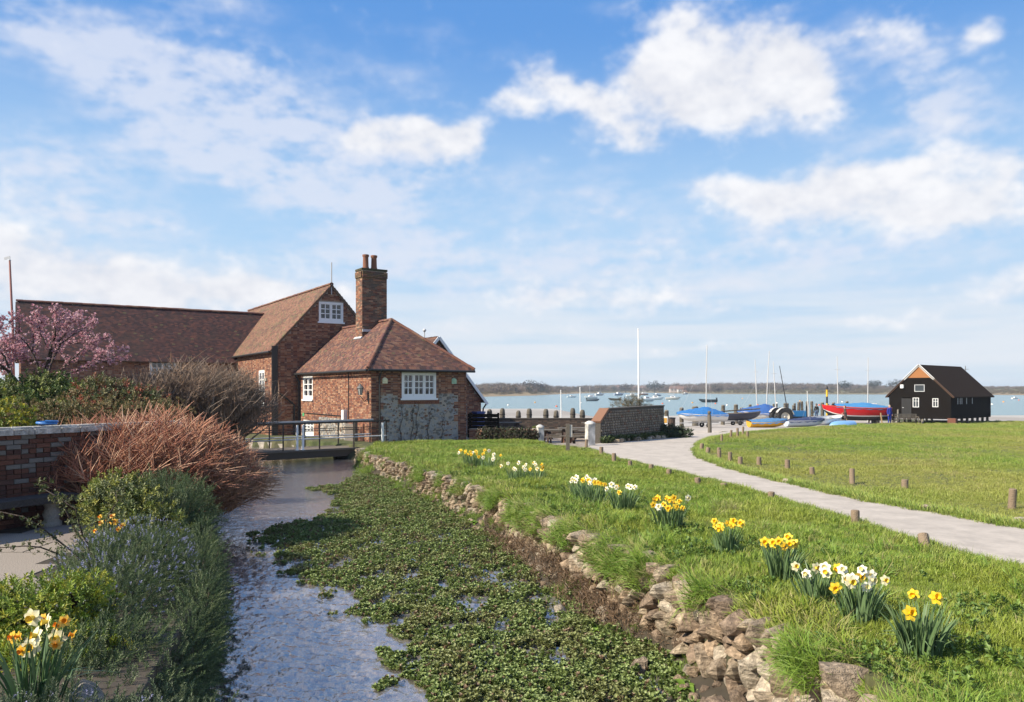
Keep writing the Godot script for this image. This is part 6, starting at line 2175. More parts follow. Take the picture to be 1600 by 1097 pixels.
func far_tree_shape(sd: int, faces: int, squat: float) -> MB:
	# one bare winter crown about 1 tall on a short trunk: many small clumps of twig
	var r := RandomNumberGenerator.new()
	r.seed = sd
	var mb := MB.new()
	for i in faces:
		var u := Vector3(r.randfn(), r.randfn() * 0.9, r.randfn()).normalized() * pow(r.randf(), 0.4)
		var c := Vector3(u.x * 0.52 * squat, 0.56 + u.y * 0.44, u.z * 0.52 * squat) * (1.0 + 0.18 * sin(u.x * 7.0 + sd) * cos(u.z * 6.0))
		var s := r.randf_range(0.03, 0.085)
		var k := r.randf_range(0.7, 1.25)
		mb.col = Color(k, k, k)
		var a := Vector3(r.randfn(), r.randfn() + 0.5, r.randfn()).normalized() * s
		var b := a.cross(Vector3(r.randfn(), r.randfn(), r.randfn())).normalized() * s * 0.8
		mb.tri(c - a, c + b, c + a)
		mb.tri(c - b, c + a * 0.7, c + b * 0.4)
	mb.col = Color(0.6, 0.55, 0.5)
	mb.tube([Vector3(0, -0.1, 0), Vector3(0, 0.6, 0)], [0.03, 0.015], 5)
	return mb

func make_far_shore() -> void:
	# height of the wood above the shore by bearing: (x / depth, extra metres, density)
	var bear := [-0.9, -0.06, -0.02, 0.0, 0.03, 0.05, 0.075, 0.1, 0.13, 0.16, 0.2, 0.26, 0.33, 0.42, 0.46, 0.52, 0.56, 0.63, 0.9]
	var tall := [6.0, 5.0, 7.5, 7.0, 7.0, 5.5, 5.0, 8.0, 9.0, 10.0, 10.5, 10.5, 10.0, 8.0, 7.0, 4.5, 4.0, 4.0, 4.0]
	var s := Scatter.new()
	for i in 2600:
		var a := rng.randf_range(-0.12, 0.72)
		var back := 70.0 + 260.0 * pow(rng.randf(), 1.3)
		var fd := lerp_table(FAR_A, FAR_D, a)
		if a > 0.2 and a < 0.27: back *= 0.8
		if a > 0.27: back += 90.0
		if a > 0.44: back += 60.0
		var d := fd + back
		var h := lerp_table(bear, tall, a) * rng.randf_range(0.4, 0.85)
		var c := L(0.12, 0.10, 0.085).lerp(L(0.19, 0.145, 0.12), rng.randf())
		if rng.randf() < 0.12: c = L(0.03, 0.045, 0.03)
		if rng.randf() < 0.05: c = L(0.2, 0.15, 0.09)
		var y := ground_y(a * d, -d)
		s.add(Transform3D(Basis(Vector3.UP, rng.randf() * TAU).scaled_local(Vector3(h * rng.randf_range(0.9, 1.4), h, h)), Vector3(a * d, y - 0.3, -d)), c)
	# low scrub along the shore
	for i in 2200:
		var a := rng.randf_range(-0.1, 0.7)
		var fd := lerp_table(FAR_A, FAR_D, a)
		var d := fd + 25.0 + 260.0 * rng.randf()
		var h := rng.randf_range(1.0, 2.6)
		s.add(Transform3D(Basis(Vector3.UP, rng.randf() * TAU).scaled_local(Vector3(h * 2.4, h, h * 1.6)), Vector3(a * d, ground_y(a * d, -d) - 0.4, -d)), L(0.16, 0.12, 0.075).lerp(L(0.09, 0.085, 0.05), rng.randf()))
	tag(scatter(self, "far_wood", s, far_tree_shape(3, 230, 1.0), mats["twig"]), "leafless woodland lining the far shore of the harbour", "woodland")
	# pines and round trees that stand clear of the wood
	var single := [[0.433, 780, 14.0, L(0.018, 0.03, 0.02), "dark spreading pine behind the two far masts"], [0.4715, 800, 15.0, L(0.018, 0.028, 0.02), "dark pine left of the shed on the far shore"], [0.5005, 800, 15.0, L(0.018, 0.03, 0.02), "dark pine nearest the shed roof on the far shore"], [0.148, 980, 17.0, L(0.06, 0.05, 0.045), "domed bare tree on the far shore left of the flagpole"], [0.186, 960, 20.0, L(0.025, 0.035, 0.028), "tall dark tree on the far shore right of the flagpole"], [0.115, 900, 14.0, L(0.12, 0.095, 0.07), "brown domed tree clump behind the moored yachts"], [0.024, 620, 13.0, L(0.08, 0.075, 0.08), "bluish rounded tree clump across from the sea wall"], [0.038, 640, 12.0, L(0.08, 0.075, 0.08), "second bluish rounded clump across from the sea wall"], [-0.003, 560, 9.5, L(0.12, 0.09, 0.065), "brown tree clump on the marsh beside the annexe roof"]]
	var crowns := [far_tree_shape(7, 520, 1.25).mesh(), far_tree_shape(8, 520, 1.1).mesh()]
	for i in single.size():
		var q: Array = single[i]
		var d: float = q[1]
		var x: float = q[0] * d
		var t := thing("far_tree", q[4], "tree", Vector3(x, ground_y(x, -d) - 0.3, -d), i * 1.3, "trees that stand out on the far shore")
		var m := mat("far_crown_%s" % q[3].to_html(), q[3], 0.9)
		var c := part(t, "crown", crowns[i % 2], m)
		c.scale = Vector3(0.9, 0.6, 0.9) * q[2]
		c.position.y = q[2] * 0.1
		var tm := MB.new()
		tm.tube([Vector3.ZERO, Vector3(0.1, q[2] * 0.35, 0), Vector3(0, q[2] * 0.6, 0)], [0.45, 0.35, 0.15], 6)
		part(t, "trunk", tm, mats["bark"])
	# houses among the trees
	var hs := [[0.2135, 860, 14, 6.5, L(0.42, 0.36, 0.33), "pale far house with brown roof at the head of the moorings"], [0.221, 850, 9, 5.0, L(0.5, 0.5, 0.5), "small whitish far house right of the pale far house"], [0.2285, 850, 12, 6.0, L(0.3, 0.2, 0.16), "brick far house with wide roof in the trees"], [0.236, 880, 11, 6.0, L(0.45, 0.38, 0.3), "cream far house at the end of the far row"], [0.1345, 1120, 14, 6.0, L(0.5, 0.46, 0.42), "distant pale house on the low far shore"], [0.166, 1130, 18, 7.0, L(0.35, 0.28, 0.24), "distant brick house behind the flagpole"]]
	for i in hs.size():
		var q: Array = hs[i]
		var d: float = q[1]
		var x: float = q[0] * d
		var t := thing("far_house", q[5], "house", Vector3(x, ground_y(x, -d), -d), 0.2 * sin(i * 3.0), "houses on the far shore")
		var w: float = q[2]
		var h: float = q[3]
		var m := MB.new()
		m.box(Vector3(0, h * 0.3, 0), Vector3(w, h * 0.7, w * 0.6))
		part(t, "wall", m, paint(q[4], 0.9))
		m = MB.new()
		m.quad(Vector3(-w * 0.53, h * 0.63, w * 0.34), Vector3(w * 0.53, h * 0.63, w * 0.34), Vector3(w * 0.45, h * 1.05, 0), Vector3(-w * 0.45, h * 1.05, 0))
		m.quad(Vector3(-w * 0.53, h * 0.63, -w * 0.34), Vector3(w * 0.53, h * 0.63, -w * 0.34), Vector3(w * 0.45, h * 1.05, 0), Vector3(-w * 0.45, h * 1.05, 0))
		for sd in [-1, 1]:
			m.tri(Vector3(sd * w * 0.53, h * 0.63, w * 0.34), Vector3(sd * w * 0.53, h * 0.63, -w * 0.34), Vector3(sd * w * 0.45, h * 1.05, 0))
		var rf := part(t, "roof", m, paint(L(0.16, 0.1, 0.08), 0.9))
		m = MB.new()
		m.box(Vector3(w * 0.25, h * 1.05, 0), Vector3(w * 0.08, h * 0.35, w * 0.08))
		part(rf, "chimney", m, paint(L(0.22, 0.12, 0.09), 0.9))
		for k in 4:
			m = MB.new()
			m.box(Vector3(-w * 0.36 + k * w * 0.24, h * 0.4, w * 0.302), Vector3(w * 0.09, h * 0.22, 0.05))
			part(t, "window", m, paint(L(0.08, 0.09, 0.1), 0.15))
	# power pole beyond the shed
	var pp := thing("power_pole", "thin power line pole beyond the shed roof", "pole", Vector3(0.5905 * 300, -2.4, -300.0))
	var pm := MB.new()
	pm.tube([Vector3.ZERO, Vector3(0, 13.5, 0)], [0.16, 0.11], 6)
	part(pp, "shaft", pm, mats["pile_wood"])
	pm = MB.new()
	pm.box(Vector3(0, 12.2, 0), Vector3(2.4, 0.15, 0.15))
	part(pp, "cross_arm", pm, mats["pile_wood"])

# ---------------------------------------------------------------- garden side, bank and flowers
func make_stone_wall() -> void:
	var cols := [[0.58, 0.465, 0.33], [0.47, 0.37, 0.27], [0.64, 0.55, 0.43], [0.36, 0.265, 0.19], [0.54, 0.40, 0.275]]
	for i in 5:
		mat("stone_%d" % i, L(cols[i][0], cols[i][1], cols[i][2]), 0.92, "rough", 0.7, "rough", 6.0)
	var t := thing("dry_stone_wall", "rough dry stone wall holding up the daffodil bank", "wall")
	var all := []
	for row in 5:
		var d := 3.6
		while d < 29.5:
			var w := rng.randf_range(0.12, 0.34)
			var x := edge_r(d)
			var tx := (edge_r(d + 0.2) - edge_r(d - 0.2)) / 0.4
			var u := Vector3(tx, 0, -1).normalized()
			var n := Vector3(u.z, 0, -u.x)          # towards the stream
			if n.x > 0.0: n = -n
			var hgt := rng.randf_range(0.10, 0.2)
			var y := fall(d) - 0.10 - row * 0.135 - rng.randf_range(-0.03, 0.05)
			var s := Vector3(w * 0.92, hgt * 1.1, rng.randf_range(0.22, 0.34))
			var p := Vector3(x, y, -d) + n * (-0.04 + row * 0.012 + rng.randf() * 0.07)
			if y > WATER - 0.2:
				all.append([d, Transform3D((Basis(u, Vector3.UP, n) * Basis(Vector3.BACK, rng.randf_range(-0.22, 0.22)) * Basis(Vector3.UP, rng.randf_range(-0.3, 0.3))).scaled_local(s), p), rng.randi() % 10, rng.randi() % 5])
			d += w * absf(u.z) * 0.93
	all.sort_custom(func(a, b): return a[0] < b[0])
	var rest := Scatter.new()
	for i in all.size():
		var q: Array = all[i]
		if i < 300:
			var o := part(t, "stone", stone_shape(100 + q[2]), mats["stone_%d" % q[3]])
			o.transform = q[1]
		else:
			rest.add(q[1], L(cols[q[3]][0], cols[q[3]][1], cols[q[3]][2]))
	scatter(t, "far_stones", rest, stone_shape(105), mats["stone"])
	# small rubble slipped down with the earth
	var rub := Scatter.new()
	for i in 420:
		var d := lerpf(4.2, 20.0, pow(rng.randf(), 1.3))
		var x := edge_r(d) - rng.randf_range(0.05, 0.7)
		var s := rng.randf_range(0.03, 0.11)
		var c: Array = cols[rng.randi() % 5]
		rub.add(Transform3D(Basis.from_euler(Vector3(rng.randf() * 6.0, rng.randf() * 6.0, rng.randf() * 6.0)).scaled_local(Vector3(s * 1.3, s, s)), Vector3(x, ground_y(x, -d) + s * 0.2, -d)), L(c[0], c[1], c[2]))
	scatter(t, "rubble", rub, stone_shape(103), mats["stone"])
	# fallen stones at the foot
	var fallen := [[1.62, 6.3, 0.24, "brown boulder lying in the cress below the big docks"], [1.25, 7.5, 0.15, "small fallen stone between two dock plants"], [0.6, 9.4, 0.14, "fallen stone in the dead stalks under the wall"], [-4.9, 29.0, 0.34, "pale rounded stone ending the wall beside the footbridge"]]
	for i in fallen.size():
		var q: Array = fallen[i]
		var o := part(self, "fallen_stone", stone_shape(101 + i), mats["stone_%d" % (3 if i == 0 else i)])
		o.transform = Transform3D(Basis(Vector3.UP, i * 1.1).scaled_local(Vector3(1.2, 0.85, 1.0) * q[2]), Vector3(q[0], WATER + q[2] * (0.35 if i < 3 else 0.8), -q[1]))
		tag(o, q[3], "stone", "fallen stones at the wall foot")
	# docks and bright leaves at the foot and in the joints
	var spots := [[1.55, 6.9, 1.0], [1.2, 7.7, 0.9], [0.95, 8.7, 0.75], [0.75, 9.6, 0.7], [0.35, 11.2, 0.6], [1.85, 5.7, 0.8], [-0.75, 15.2, 0.9], [-1.3, 16.6, 0.8]]
	var where := ["largest bright green dock at the wall foot beside the boulder", "second bright dock along the wall foot", "middling dock under the overhanging grass tuft", "small dock below the two yellow and white clumps", "small leafy plant in the dead stalks", "leafy dock nearest, tucked under the lowest stones", "yellow green plant under the far stretch of wall", "farthest yellow green plant at the wall foot"]
	for i in spots.size():
		var q: Array = spots[i]
		var o := thing("dock_plant", where[i], "plant", Vector3(q[0], maxf(ground_y(q[0], -q[1]), WATER) + 0.02, -q[1]), i * 1.0, "docks at the wall foot")
		for k in 15:
			var m := MB.new()
			var a := k * 2.4
			var out := Vector3(cos(a), rng.randf_range(0.35, 1.1), sin(a)).normalized()
			var l: float = rng.randf_range(0.08, 0.2) * q[2]
			var side := out.cross(Vector3.UP).normalized()
			var rows := []
			for j in 5:
				var f := j / 4.0
				var c := out * l * f + Vector3(0, -f * f * l * 0.45, 0)
				var w: float = sin(PI * (0.12 + 0.88 * f)) * 0.034 * q[2] + 0.004
				rows.append([c - side * w + Vector3(0, w * 0.35, 0), c, c + side * w + Vector3(0, w * 0.35, 0)])
			m.col = L(0.10, 0.19, 0.02).lerp(L(0.17, 0.27, 0.035), rng.randf())
			m.grid(rows)
			part(o, "leaf", m, mats["leaf"])

func daffodil_parts() -> Dictionary:
	var petals := MB.new()
	for k in 6:
		var a := TAU * k / 6 + (0.0 if k % 2 == 0 else 0.06)
		var d := Vector3(cos(a), 0, sin(a))
		var s := Vector3(-sin(a), 0, cos(a))
		var z := 0.002 if k % 2 else 0.0
		var rows := []
		for j in 5:
			var f := j / 4.0
			var w: float = [0.006, 0.014, 0.0165, 0.012, 0.001][j]
			var c := d * (0.006 + 0.038 * f) + Vector3(0, z + 0.004 * sin(f * 3.0) - 0.003 * f, 0)
			rows.append([c - s * w + Vector3(0, 0.003, 0), c, c + s * w + Vector3(0, 0.003, 0)])
		petals.grid(rows)
	var trumpet := MB.new()
	trumpet.lathe([Vector2(0.009, 0.0), Vector2(0.011, 0.012), Vector2(0.0125, 0.024), Vector2(0.018, 0.032), Vector2(0.0165, 0.031), Vector2(0.01, 0.018), Vector2(0.0, 0.01)], 10)
	return {"petals": petals.mesh(), "trumpet": trumpet.mesh()}

func daffodil_clump(label: String, pos: Vector3, h: float, nleaf: int, spread: float, flowers: Array, size := 1.0, lean := Vector3.ZERO, leafc := L(0.11, 0.185, 0.07)) -> void:
	# flowers: "y" yellow, "w" white, "p" pale with yellow cup, "o" small orange-cupped
	var t := thing("daffodil_clump", label, "daffodils", pos, rng.randf() * TAU * 0.0, "daffodil clumps")
	var mb := MB.new()
	for i in nleaf:
		var a := rng.randf() * TAU
		var r := sqrt(rng.randf()) * spread * 0.45
		var o := Vector3(cos(a) * r, -0.02, sin(a) * r)
		var out := (Vector3(cos(a), 0, sin(a)) * rng.randf_range(0.05, 0.6) + lean * 0.6 + Vector3(rng.randf_range(-0.2, 0.2), 0, rng.randf_range(-0.2, 0.2)))
		var l := h * rng.randf_range(0.85, 1.3)
		var face := rng.randf() * PI
		var w := Vector3(cos(face), 0, sin(face)) * 0.0078 * rng.randf_range(0.8, 1.25) * size
		var droop := 0.0 if rng.randf() > 0.12 else rng.randf_range(0.3, 0.7)
		var k := rng.randf_range(0.75, 1.25)
		mb.col = Color(leafc.r * k, leafc.g * k, leafc.b * k).lerp(L(0.2, 0.27, 0.16), rng.randf() * 0.35)
		var rows := []
		for j in 5:
			var f := j / 4.0
			var c := o + Vector3(0, l * f * (1.0 - 0.18 * f), 0) + out * l * (0.25 * f + 0.35 * f * f)
			c.y -= droop * l * maxf(f - 0.5, 0.0) * 1.4
			c += out * droop * l * maxf(f - 0.5, 0.0)
			rows.append([c - w * (1.0 - pow(f, 4) * 0.85), c + w * (1.0 - pow(f, 4) * 0.85)])
		mb.grid(rows)
	part(t, "leaves", mb, mats["leaf"]).set_meta("kind", "stuff")
	var dp: Dictionary = mats.get("daff", {})
	if dp.is_empty():
		dp = daffodil_parts()
		mats["daff"] = dp
	for i in flowers.size():
		var kind: String = flowers[i]
		var a := i * 2.399 + rng.randf() * 0.6
		var r := spread * 0.75 * sqrt((i + 0.7) / flowers.size())
		var head := Vector3(cos(a) * r, h * rng.randf_range(0.82, 1.16), sin(a) * r) + lean * h * 0.7
		var foot := Vector3(cos(a) * r * 0.4, 0, sin(a) * r * 0.4)
		var face := Vector3(rng.randf_range(-0.9, 0.35), rng.randf_range(-0.1, 0.45), rng.randf_range(0.45, 1.0)).normalized()
		var s := size * rng.randf_range(0.85, 1.12) * (0.62 if kind == "o" else 1.0)
		var pc: Color = {"y": L(0.76, 0.54, 0.008), "w": L(0.78, 0.76, 0.64), "p": L(0.78, 0.74, 0.5), "o": L(0.72, 0.42, 0.01)}[kind]
		var tc: Color = {"y": L(0.76, 0.44, 0.004), "w": L(0.7, 0.62, 0.3), "p": L(0.72, 0.5, 0.04), "o": L(0.7, 0.25, 0.005)}[kind]
		var pm := mat("petal_" + kind, pc, 0.55)
		pm.backlight_enabled = true
		pm.backlight = Color(0.6, 0.6, 0.5)
		var fl := part(t, "flower", dp["petals"], pm)
		fl.transform = turned(face, head, s, rng.randf())
		part(fl, "trumpet", dp["trumpet"], mat("trumpet_" + kind, tc, 0.55))
		var st := MB.new()
		st.col = L(0.08, 0.15, 0.05)
		var back := head - face * 0.02
		st.tube([foot, foot.lerp(head, 0.55) + Vector3(0, 0.02, 0), back + Vector3(0, 0.006, 0) - face * 0.02, back], [0.0038, 0.0034, 0.003, 0.0035], 5)
		part(t, "stem", st, mats["leaf"])

func rep(s: String, n: int) -> Array:
	var a := []
	for i in n:
		a.append(s)
	return a

func make_daffodils() -> void:
	var D := [
		[-1.05, -21.0, 0.34, 70, 0.5, rep("y", 13) + rep("w", 3), "farthest daffodil clump, mostly yellow, on the bank near the cottage"],
		[-0.6, -20.2, 0.28, 40, 0.35, rep("w", 4) + rep("y", 2), "small pale clump just right of the farthest yellow clump"],
		[0.2, -17.2, 0.3, 60, 0.5, rep("w", 8) + rep("p", 3), "white flowered clump, second along from the cottage"],
		[0.55, -16.9, 0.3, 40, 0.3, rep("y", 4), "small yellow clump beside the second white clump"],
		[1.25, -13.6, 0.36, 70, 0.3, rep("w", 9), "white clump at the back of the large mixed group"],
		[1.38, -13.0, 0.36, 80, 0.32, rep("y", 6) + rep("w", 4), "mixed yellow and white clump at the left of the large group"],
		[1.78, -12.3, 0.37, 95, 0.3, rep("w", 6) + rep("y", 2), "mostly white clump at the right of the large group"],
		[2.13, -10.4, 0.37, 95, 0.28, rep("y", 13) + rep("w", 2), "dense yellow clump with a white bloom in mid bank"],
		[2.45, -8.75, 0.33, 60, 0.22, rep("y", 8), "loose yellow clump with drooping leaves left of three"],
		[2.6, -7.4, 0.35, 85, 0.2, rep("y", 7), "upright yellow clump between loose and white clumps"],
		[2.52, -6.35, 0.33, 80, 0.2, rep("w", 2) + rep("p", 3) + rep("y", 1), "pale clump with one tall yellow bloom"],
		[2.67, -5.9, 0.33, 100, 0.21, rep("w", 6) + rep("p", 3) + rep("y", 2), "white clump between the pale and nearest yellow clumps"],
		[2.74, -5.15, 0.33, 120, 0.2, rep("y", 3), "nearest clump on the bank with three yellow blooms"]]
	for q in D:
		daffodil_clump(q[6], at(q[0], q[1]), q[2] * 1.1, int(q[3] * 1.5), q[4] * 1.25, q[5], 1.15)
	daffodil_clump("clump of cream and orange narcissi by the stone, lower left garden", Vector3(-2.24, 0.24, -3.62), 0.42, 60, 0.19, rep("p", 5) + rep("o", 8), 1.05, Vector3(0.1, 0, 0), L(0.05, 0.115, 0.045))
	daffodil_clump("small yellow narcissi among the shrubs beside the terrace", Vector3(-4.15, 0.0, -7.9), 0.42, 30, 0.22, rep("o", 9), 1.3, Vector3.ZERO, L(0.04, 0.08, 0.03))

func stem_shape(sd: int, branches: int, bend := 0.25) -> MB:
	# one wand, 1 tall, forking into thin twigs
	var r := RandomNumberGenerator.new()
	r.seed = sd
	var mb := MB.new()
	var b := Vector3(bend, 0, 0)
	var main := [Vector3.ZERO, Vector3(0.03, 0.3, 0) , Vector3(bend * 0.4, 0.65, 0.03), Vector3(bend, 1.0, 0.02)]
	mb.tube(main, [0.0085, 0.0075, 0.006, 0.002], 4)
	for i in branches:
		var f := r.randf_range(0.3, 0.92)
		var o: Vector3 = main[1].lerp(main[3], f)
		var a := r.randf() * TAU
		var q := Vector3(cos(a) * 0.6, r.randf_range(0.5, 1.0), sin(a) * 0.6) * r.randf_range(0.15, 0.36)
		var k := r.randf_range(0.8, 1.2)
		mb.col = Color(k, k, k)
		mb.tube([o, o + q * 0.5 + Vector3(0, 0.01, 0), o + q], [0.005, 0.004, 0.0015], 3)
	return mb

func stems(parent: Node, base: Vector3, spread: Vector3, n: int, lmin: float, lmax: float, cols: Array, flare: float, sd: int, thick := 1.0) -> void:
	var s := Scatter.new()
	for i in n:
		var a := rng.randf() * TAU
		var r := sqrt(rng.randf())
		var o := base + Vector3(cos(a) * r * spread.x, rng.randf() * spread.y, sin(a) * r * spread.z)
		var dir := Vector3(cos(a) * r * flare, 1.0, sin(a) * r * flare) + Vector3(rng.randf_range(-0.35, 0.35), rng.randf_range(-0.3, 0.2), rng.randf_range(-0.35, 0.35))
		var l := rng.randf_range(lmin, lmax) * (1.0 - 0.25 * r)
		var x := turned(dir, o, 1.0, rng.randf() * TAU)
		x.basis = x.basis.scaled_local(Vector3(l * thick, l, l * thick))
		var c: Color = cols[rng.randi() % cols.size()].lerp(cols[rng.randi() % cols.size()], rng.randf())
		s.add(x, c)
	scatter(parent, "stems", s, stem_shape(sd, 9), mats["twig"])

func bush(called: String, label: String, category: String, pos: Vector3, blobs: Array, n: int, smin: float, smax: float, cols: Array, leaf: MB, m := "leaf", twig := true, shell := 0.5, wild := 0.5) -> Node3D:
	var t := thing(called, label, category, pos)
	if twig:
		var tm := MB.new()
		for b in blobs:
			var foot := Vector3(b[0].x, minf(0.0, b[0].y - b[1].y), b[0].z)
			twigs_into(tm, foot, 7, Vector3(b[1].x * 0.9, (b[0].y - foot.y) + b[1].y * 0.8, b[1].z * 0.9), 0.02)
		part(t, "branches", tm, mats["bark"])
	var s := Scatter.new()
	fill_blobs(s, blobs, n, smin, smax, cols, wild, shell, noise(int(pos.x * 10), 0.6, 2))
	scatter(t, "foliage", s, leaf, mats[m])
	return t

func make_garden() -> void:
	# brick garden wall, every brick laid
	var a := Vector3(-8.9, -0.32, -9.2)
	var b := Vector3(-6.2, -0.32, -14.4)
	var u := (b - a).normalized()
	var n := Vector3(-u.z, 0, u.x)
	if n.x < 0.0: n = -n
	var len := a.distance_to(b)
	var t := thing("garden_wall", "old lichened red brick garden wall with white coping", "wall", a, 0.0)
	var core := MB.new()
	core.hexa([Vector3.ZERO - n * 0.01, -n * 0.22, u * len - n * 0.22, u * len - n * 0.01, Vector3(0, 1.43, 0) - n * 0.01, Vector3(0, 1.43, 0) - n * 0.22, u * len - n * 0.22 + Vector3(0, 1.43, 0), u * len - n * 0.01 + Vector3(0, 1.43, 0)])
	part(t, "core", core, mats["garden_mortar"])
	var bm := []
	var reds := [[0.2, 0.08, 0.055], [0.25, 0.1, 0.065], [0.14, 0.062, 0.05], [0.28, 0.12, 0.08], [0.18, 0.09, 0.07]]
	for i in 5:
		bm.append(mat("garden_brick_%d" % i, L(reds[i][0], reds[i][1], reds[i][2]), 0.92, "speck", 4.0, "bumpy", 1.2))
	bm.append(mat("lichen_brick", L(0.36, 0.34, 0.32), 0.95, "speck", 5.0, "bumpy", 1.5))
	var shapes := []
	for k in 3:
		var mb := MB.new()
		var w := 0.215
		var h := 0.065
		var j := func() -> float: return rng.randf_range(-0.004, 0.004)
		mb.hexa([Vector3(-w / 2, -h / 2, 0.03), Vector3(-w / 2, -h / 2, -0.05), Vector3(w / 2, -h / 2, -0.05), Vector3(w / 2, -h / 2, 0.03), Vector3(-w / 2, h / 2, 0.03), Vector3(-w / 2, h / 2, -0.05), Vector3(w / 2, h / 2, -0.05), Vector3(w / 2, h / 2, 0.03)])
		var bev := MB.new()
		var g := 0.006
		bev.quad(Vector3(-w / 2 + g + j.call(), -h / 2 + g, 0.0345), Vector3(w / 2 - g, -h / 2 + g + j.call() * 0.5, 0.0345), Vector3(w / 2 - g + j.call() * 0.5, h / 2 - g, 0.0345), Vector3(-w / 2 + g, h / 2 - g + j.call() * 0.5, 0.0345))
		mb.add(bev, Transform3D())
		shapes.append(mb.mesh())
	var bs := Basis(u, Vector3.UP, n)
	var count := 0
	var visible_from := 1.0
	for row in 19:
		var s := 0.9 - (row % 2) * 0.11
		var k := row
		while s < len - 0.1:
			var stretcher := row % 4 != 3
			var l := 0.225 if stretcher else 0.1125
			if s > 2.55 and s < 5.25 and count < 299:
				var o := part(t, "brick", shapes[rng.randi() % 3], bm[5] if rng.randf() < (0.05 + 0.035 * maxf(row - 10, 0)) else bm[rng.randi() % 5])
				o.transform = Transform3D((bs * Basis(Vector3.BACK, rng.randf_range(-0.012, 0.012))).scaled_local(Vector3((l - 0.012) / 0.215, 1, 1)), u * (s + l * 0.5) + Vector3(0, 0.04 + row * 0.0752, 0) + n * rng.randf_range(-0.012, 0.002))
				count += 1
			s += l
	var far := Scatter.new()
	for row in 19:
		var s := 0.0 - (row % 2) * 0.11
		while s < len - 0.1:
			if s < 2.5 or s > 5.27:
				far.add(Transform3D(bs, u * (s + 0.11) + Vector3(0, 0.04 + row * 0.0752, 0)), pick([[0.15, 0.06, 0.042], [0.19, 0.075, 0.05], [0.11, 0.05, 0.04]]))
			s += 0.225
	scatter(t, "brickwork", far, shapes[0], mats["brick"])
	var s2 := 0.0
	while s2 < len:
		var l := rng.randf_range(0.28, 0.46)
		var cm := MB.new()
		cm.bar(u * s2 + Vector3(0, 1.47, 0) - n * 0.1, u * (s2 + l - 0.012) + Vector3(0, 1.47 + rng.randf_range(-0.006, 0.006), 0) - n * 0.1, 0.33, 0.085)
		cm.bar(u * s2 + Vector3(0, 1.525, 0) - n * 0.1, u * (s2 + l - 0.012) + Vector3(0, 1.525, 0) - n * 0.1, 0.2, 0.04)
		part(t, "coping_stone", cm, mat("lichen_coping", L(0.62, 0.60, 0.57), 0.95, "rough", 1.2, "rough", 5.0))
		s2 += l
	# patio of large slabs
	var pt := part(self, "patio", MB.new(), mats["paving"])
	pt.set_meta("kind", "structure")
	var base := MB.new()
	base.quad(Vector3(-10.5, -0.335, -6.5), Vector3(-4.7, -0.335, -6.5), Vector3(-6.0, -0.335, -13.2), Vector3(-9.5, -0.335, -13.2))
	pt.mesh = base.mesh()
	for i in 9:
		for k in 6:
			var sm := MB.new()
			var cx := -9.6 + k * 0.86 + (i % 2) * 0.3
			var cz := -6.9 - i * 0.66
			if cx > -4.9 + (cz + 6.9) * -0.0 - absf(cz + 6.9) * 0.16:
				continue
			if (Vector3(cx, 0, cz) - a).dot(n) < 0.35:
				continue
			sm.box(Vector3(cx, -0.315 + rng.randf_range(-0.004, 0.004), cz), Vector3(0.845, 0.05, 0.645), Basis(Vector3.UP, 0.0) * Basis(Vector3.BACK, rng.randf_range(-0.006, 0.006)))
			part(pt, "paving_slab", sm, mat("slab_%d" % (rng.randi() % 3), [L(0.42, 0.35, 0.29), L(0.37, 0.31, 0.27), L(0.45, 0.39, 0.33)][rng.randi() % 3], 0.9, "speck", 1.0, "fine", 0.6))
	# stone bench before the wall
	var bp := a + u * 2.2 + n * 0.42
	var bt := thing("stone_bench", "old stone bench with baluster legs against the brick wall", "bench", Vector3(bp.x, -0.29, bp.z), atan2(-u.z, u.x))
	var st := MB.new()
	st.box(Vector3(0, 0.43, 0), Vector3(2.5, 0.1, 0.42))
	part(bt, "seat", st, mat("dark_slate", L(0.07, 0.065, 0.065), 0.85, "speck", 1.5, "bumpy", 1.0))
	for x in [-0.95, 0.95]:
		st = MB.new()
		st.lathe([Vector2(0.14, 0), Vector2(0.14, 0.06), Vector2(0.1, 0.1), Vector2(0.13, 0.19), Vector2(0.09, 0.27), Vector2(0.12, 0.34), Vector2(0.13, 0.38)], 10, Vector3(x, 0, 0))
		part(bt, "baluster_leg", st, mats["pale_stone"])
	var hose := MB.new()
	var pts := []
	var rr := []
	for i in 20:
		pts.append(Vector3(cos(i * 0.4) * 0.15, 0.02 + i * 0.002, sin(i * 0.4) * 0.12))
		rr.append(0.02)
	hose.tube(pts, rr, 6)
	var cpos := a + u * 3.4 - n * 0.1
	var ho := part(self, "blue_hose", hose, paint(L(0.03, 0.16, 0.45), 0.4))
	ho.position = cpos + Vector3(0, 1.56, 0)
	tag(ho, "coil of blue hose lying on the garden wall coping", "hose")
	# plants on the near left
	var rose_leaf := sprig(34, 0.13, 0.027, 0.0065, 201)
	var rc := [L(0.055, 0.095, 0.035), L(0.085, 0.135, 0.05), L(0.14, 0.185, 0.075), L(0.045, 0.08, 0.032)]
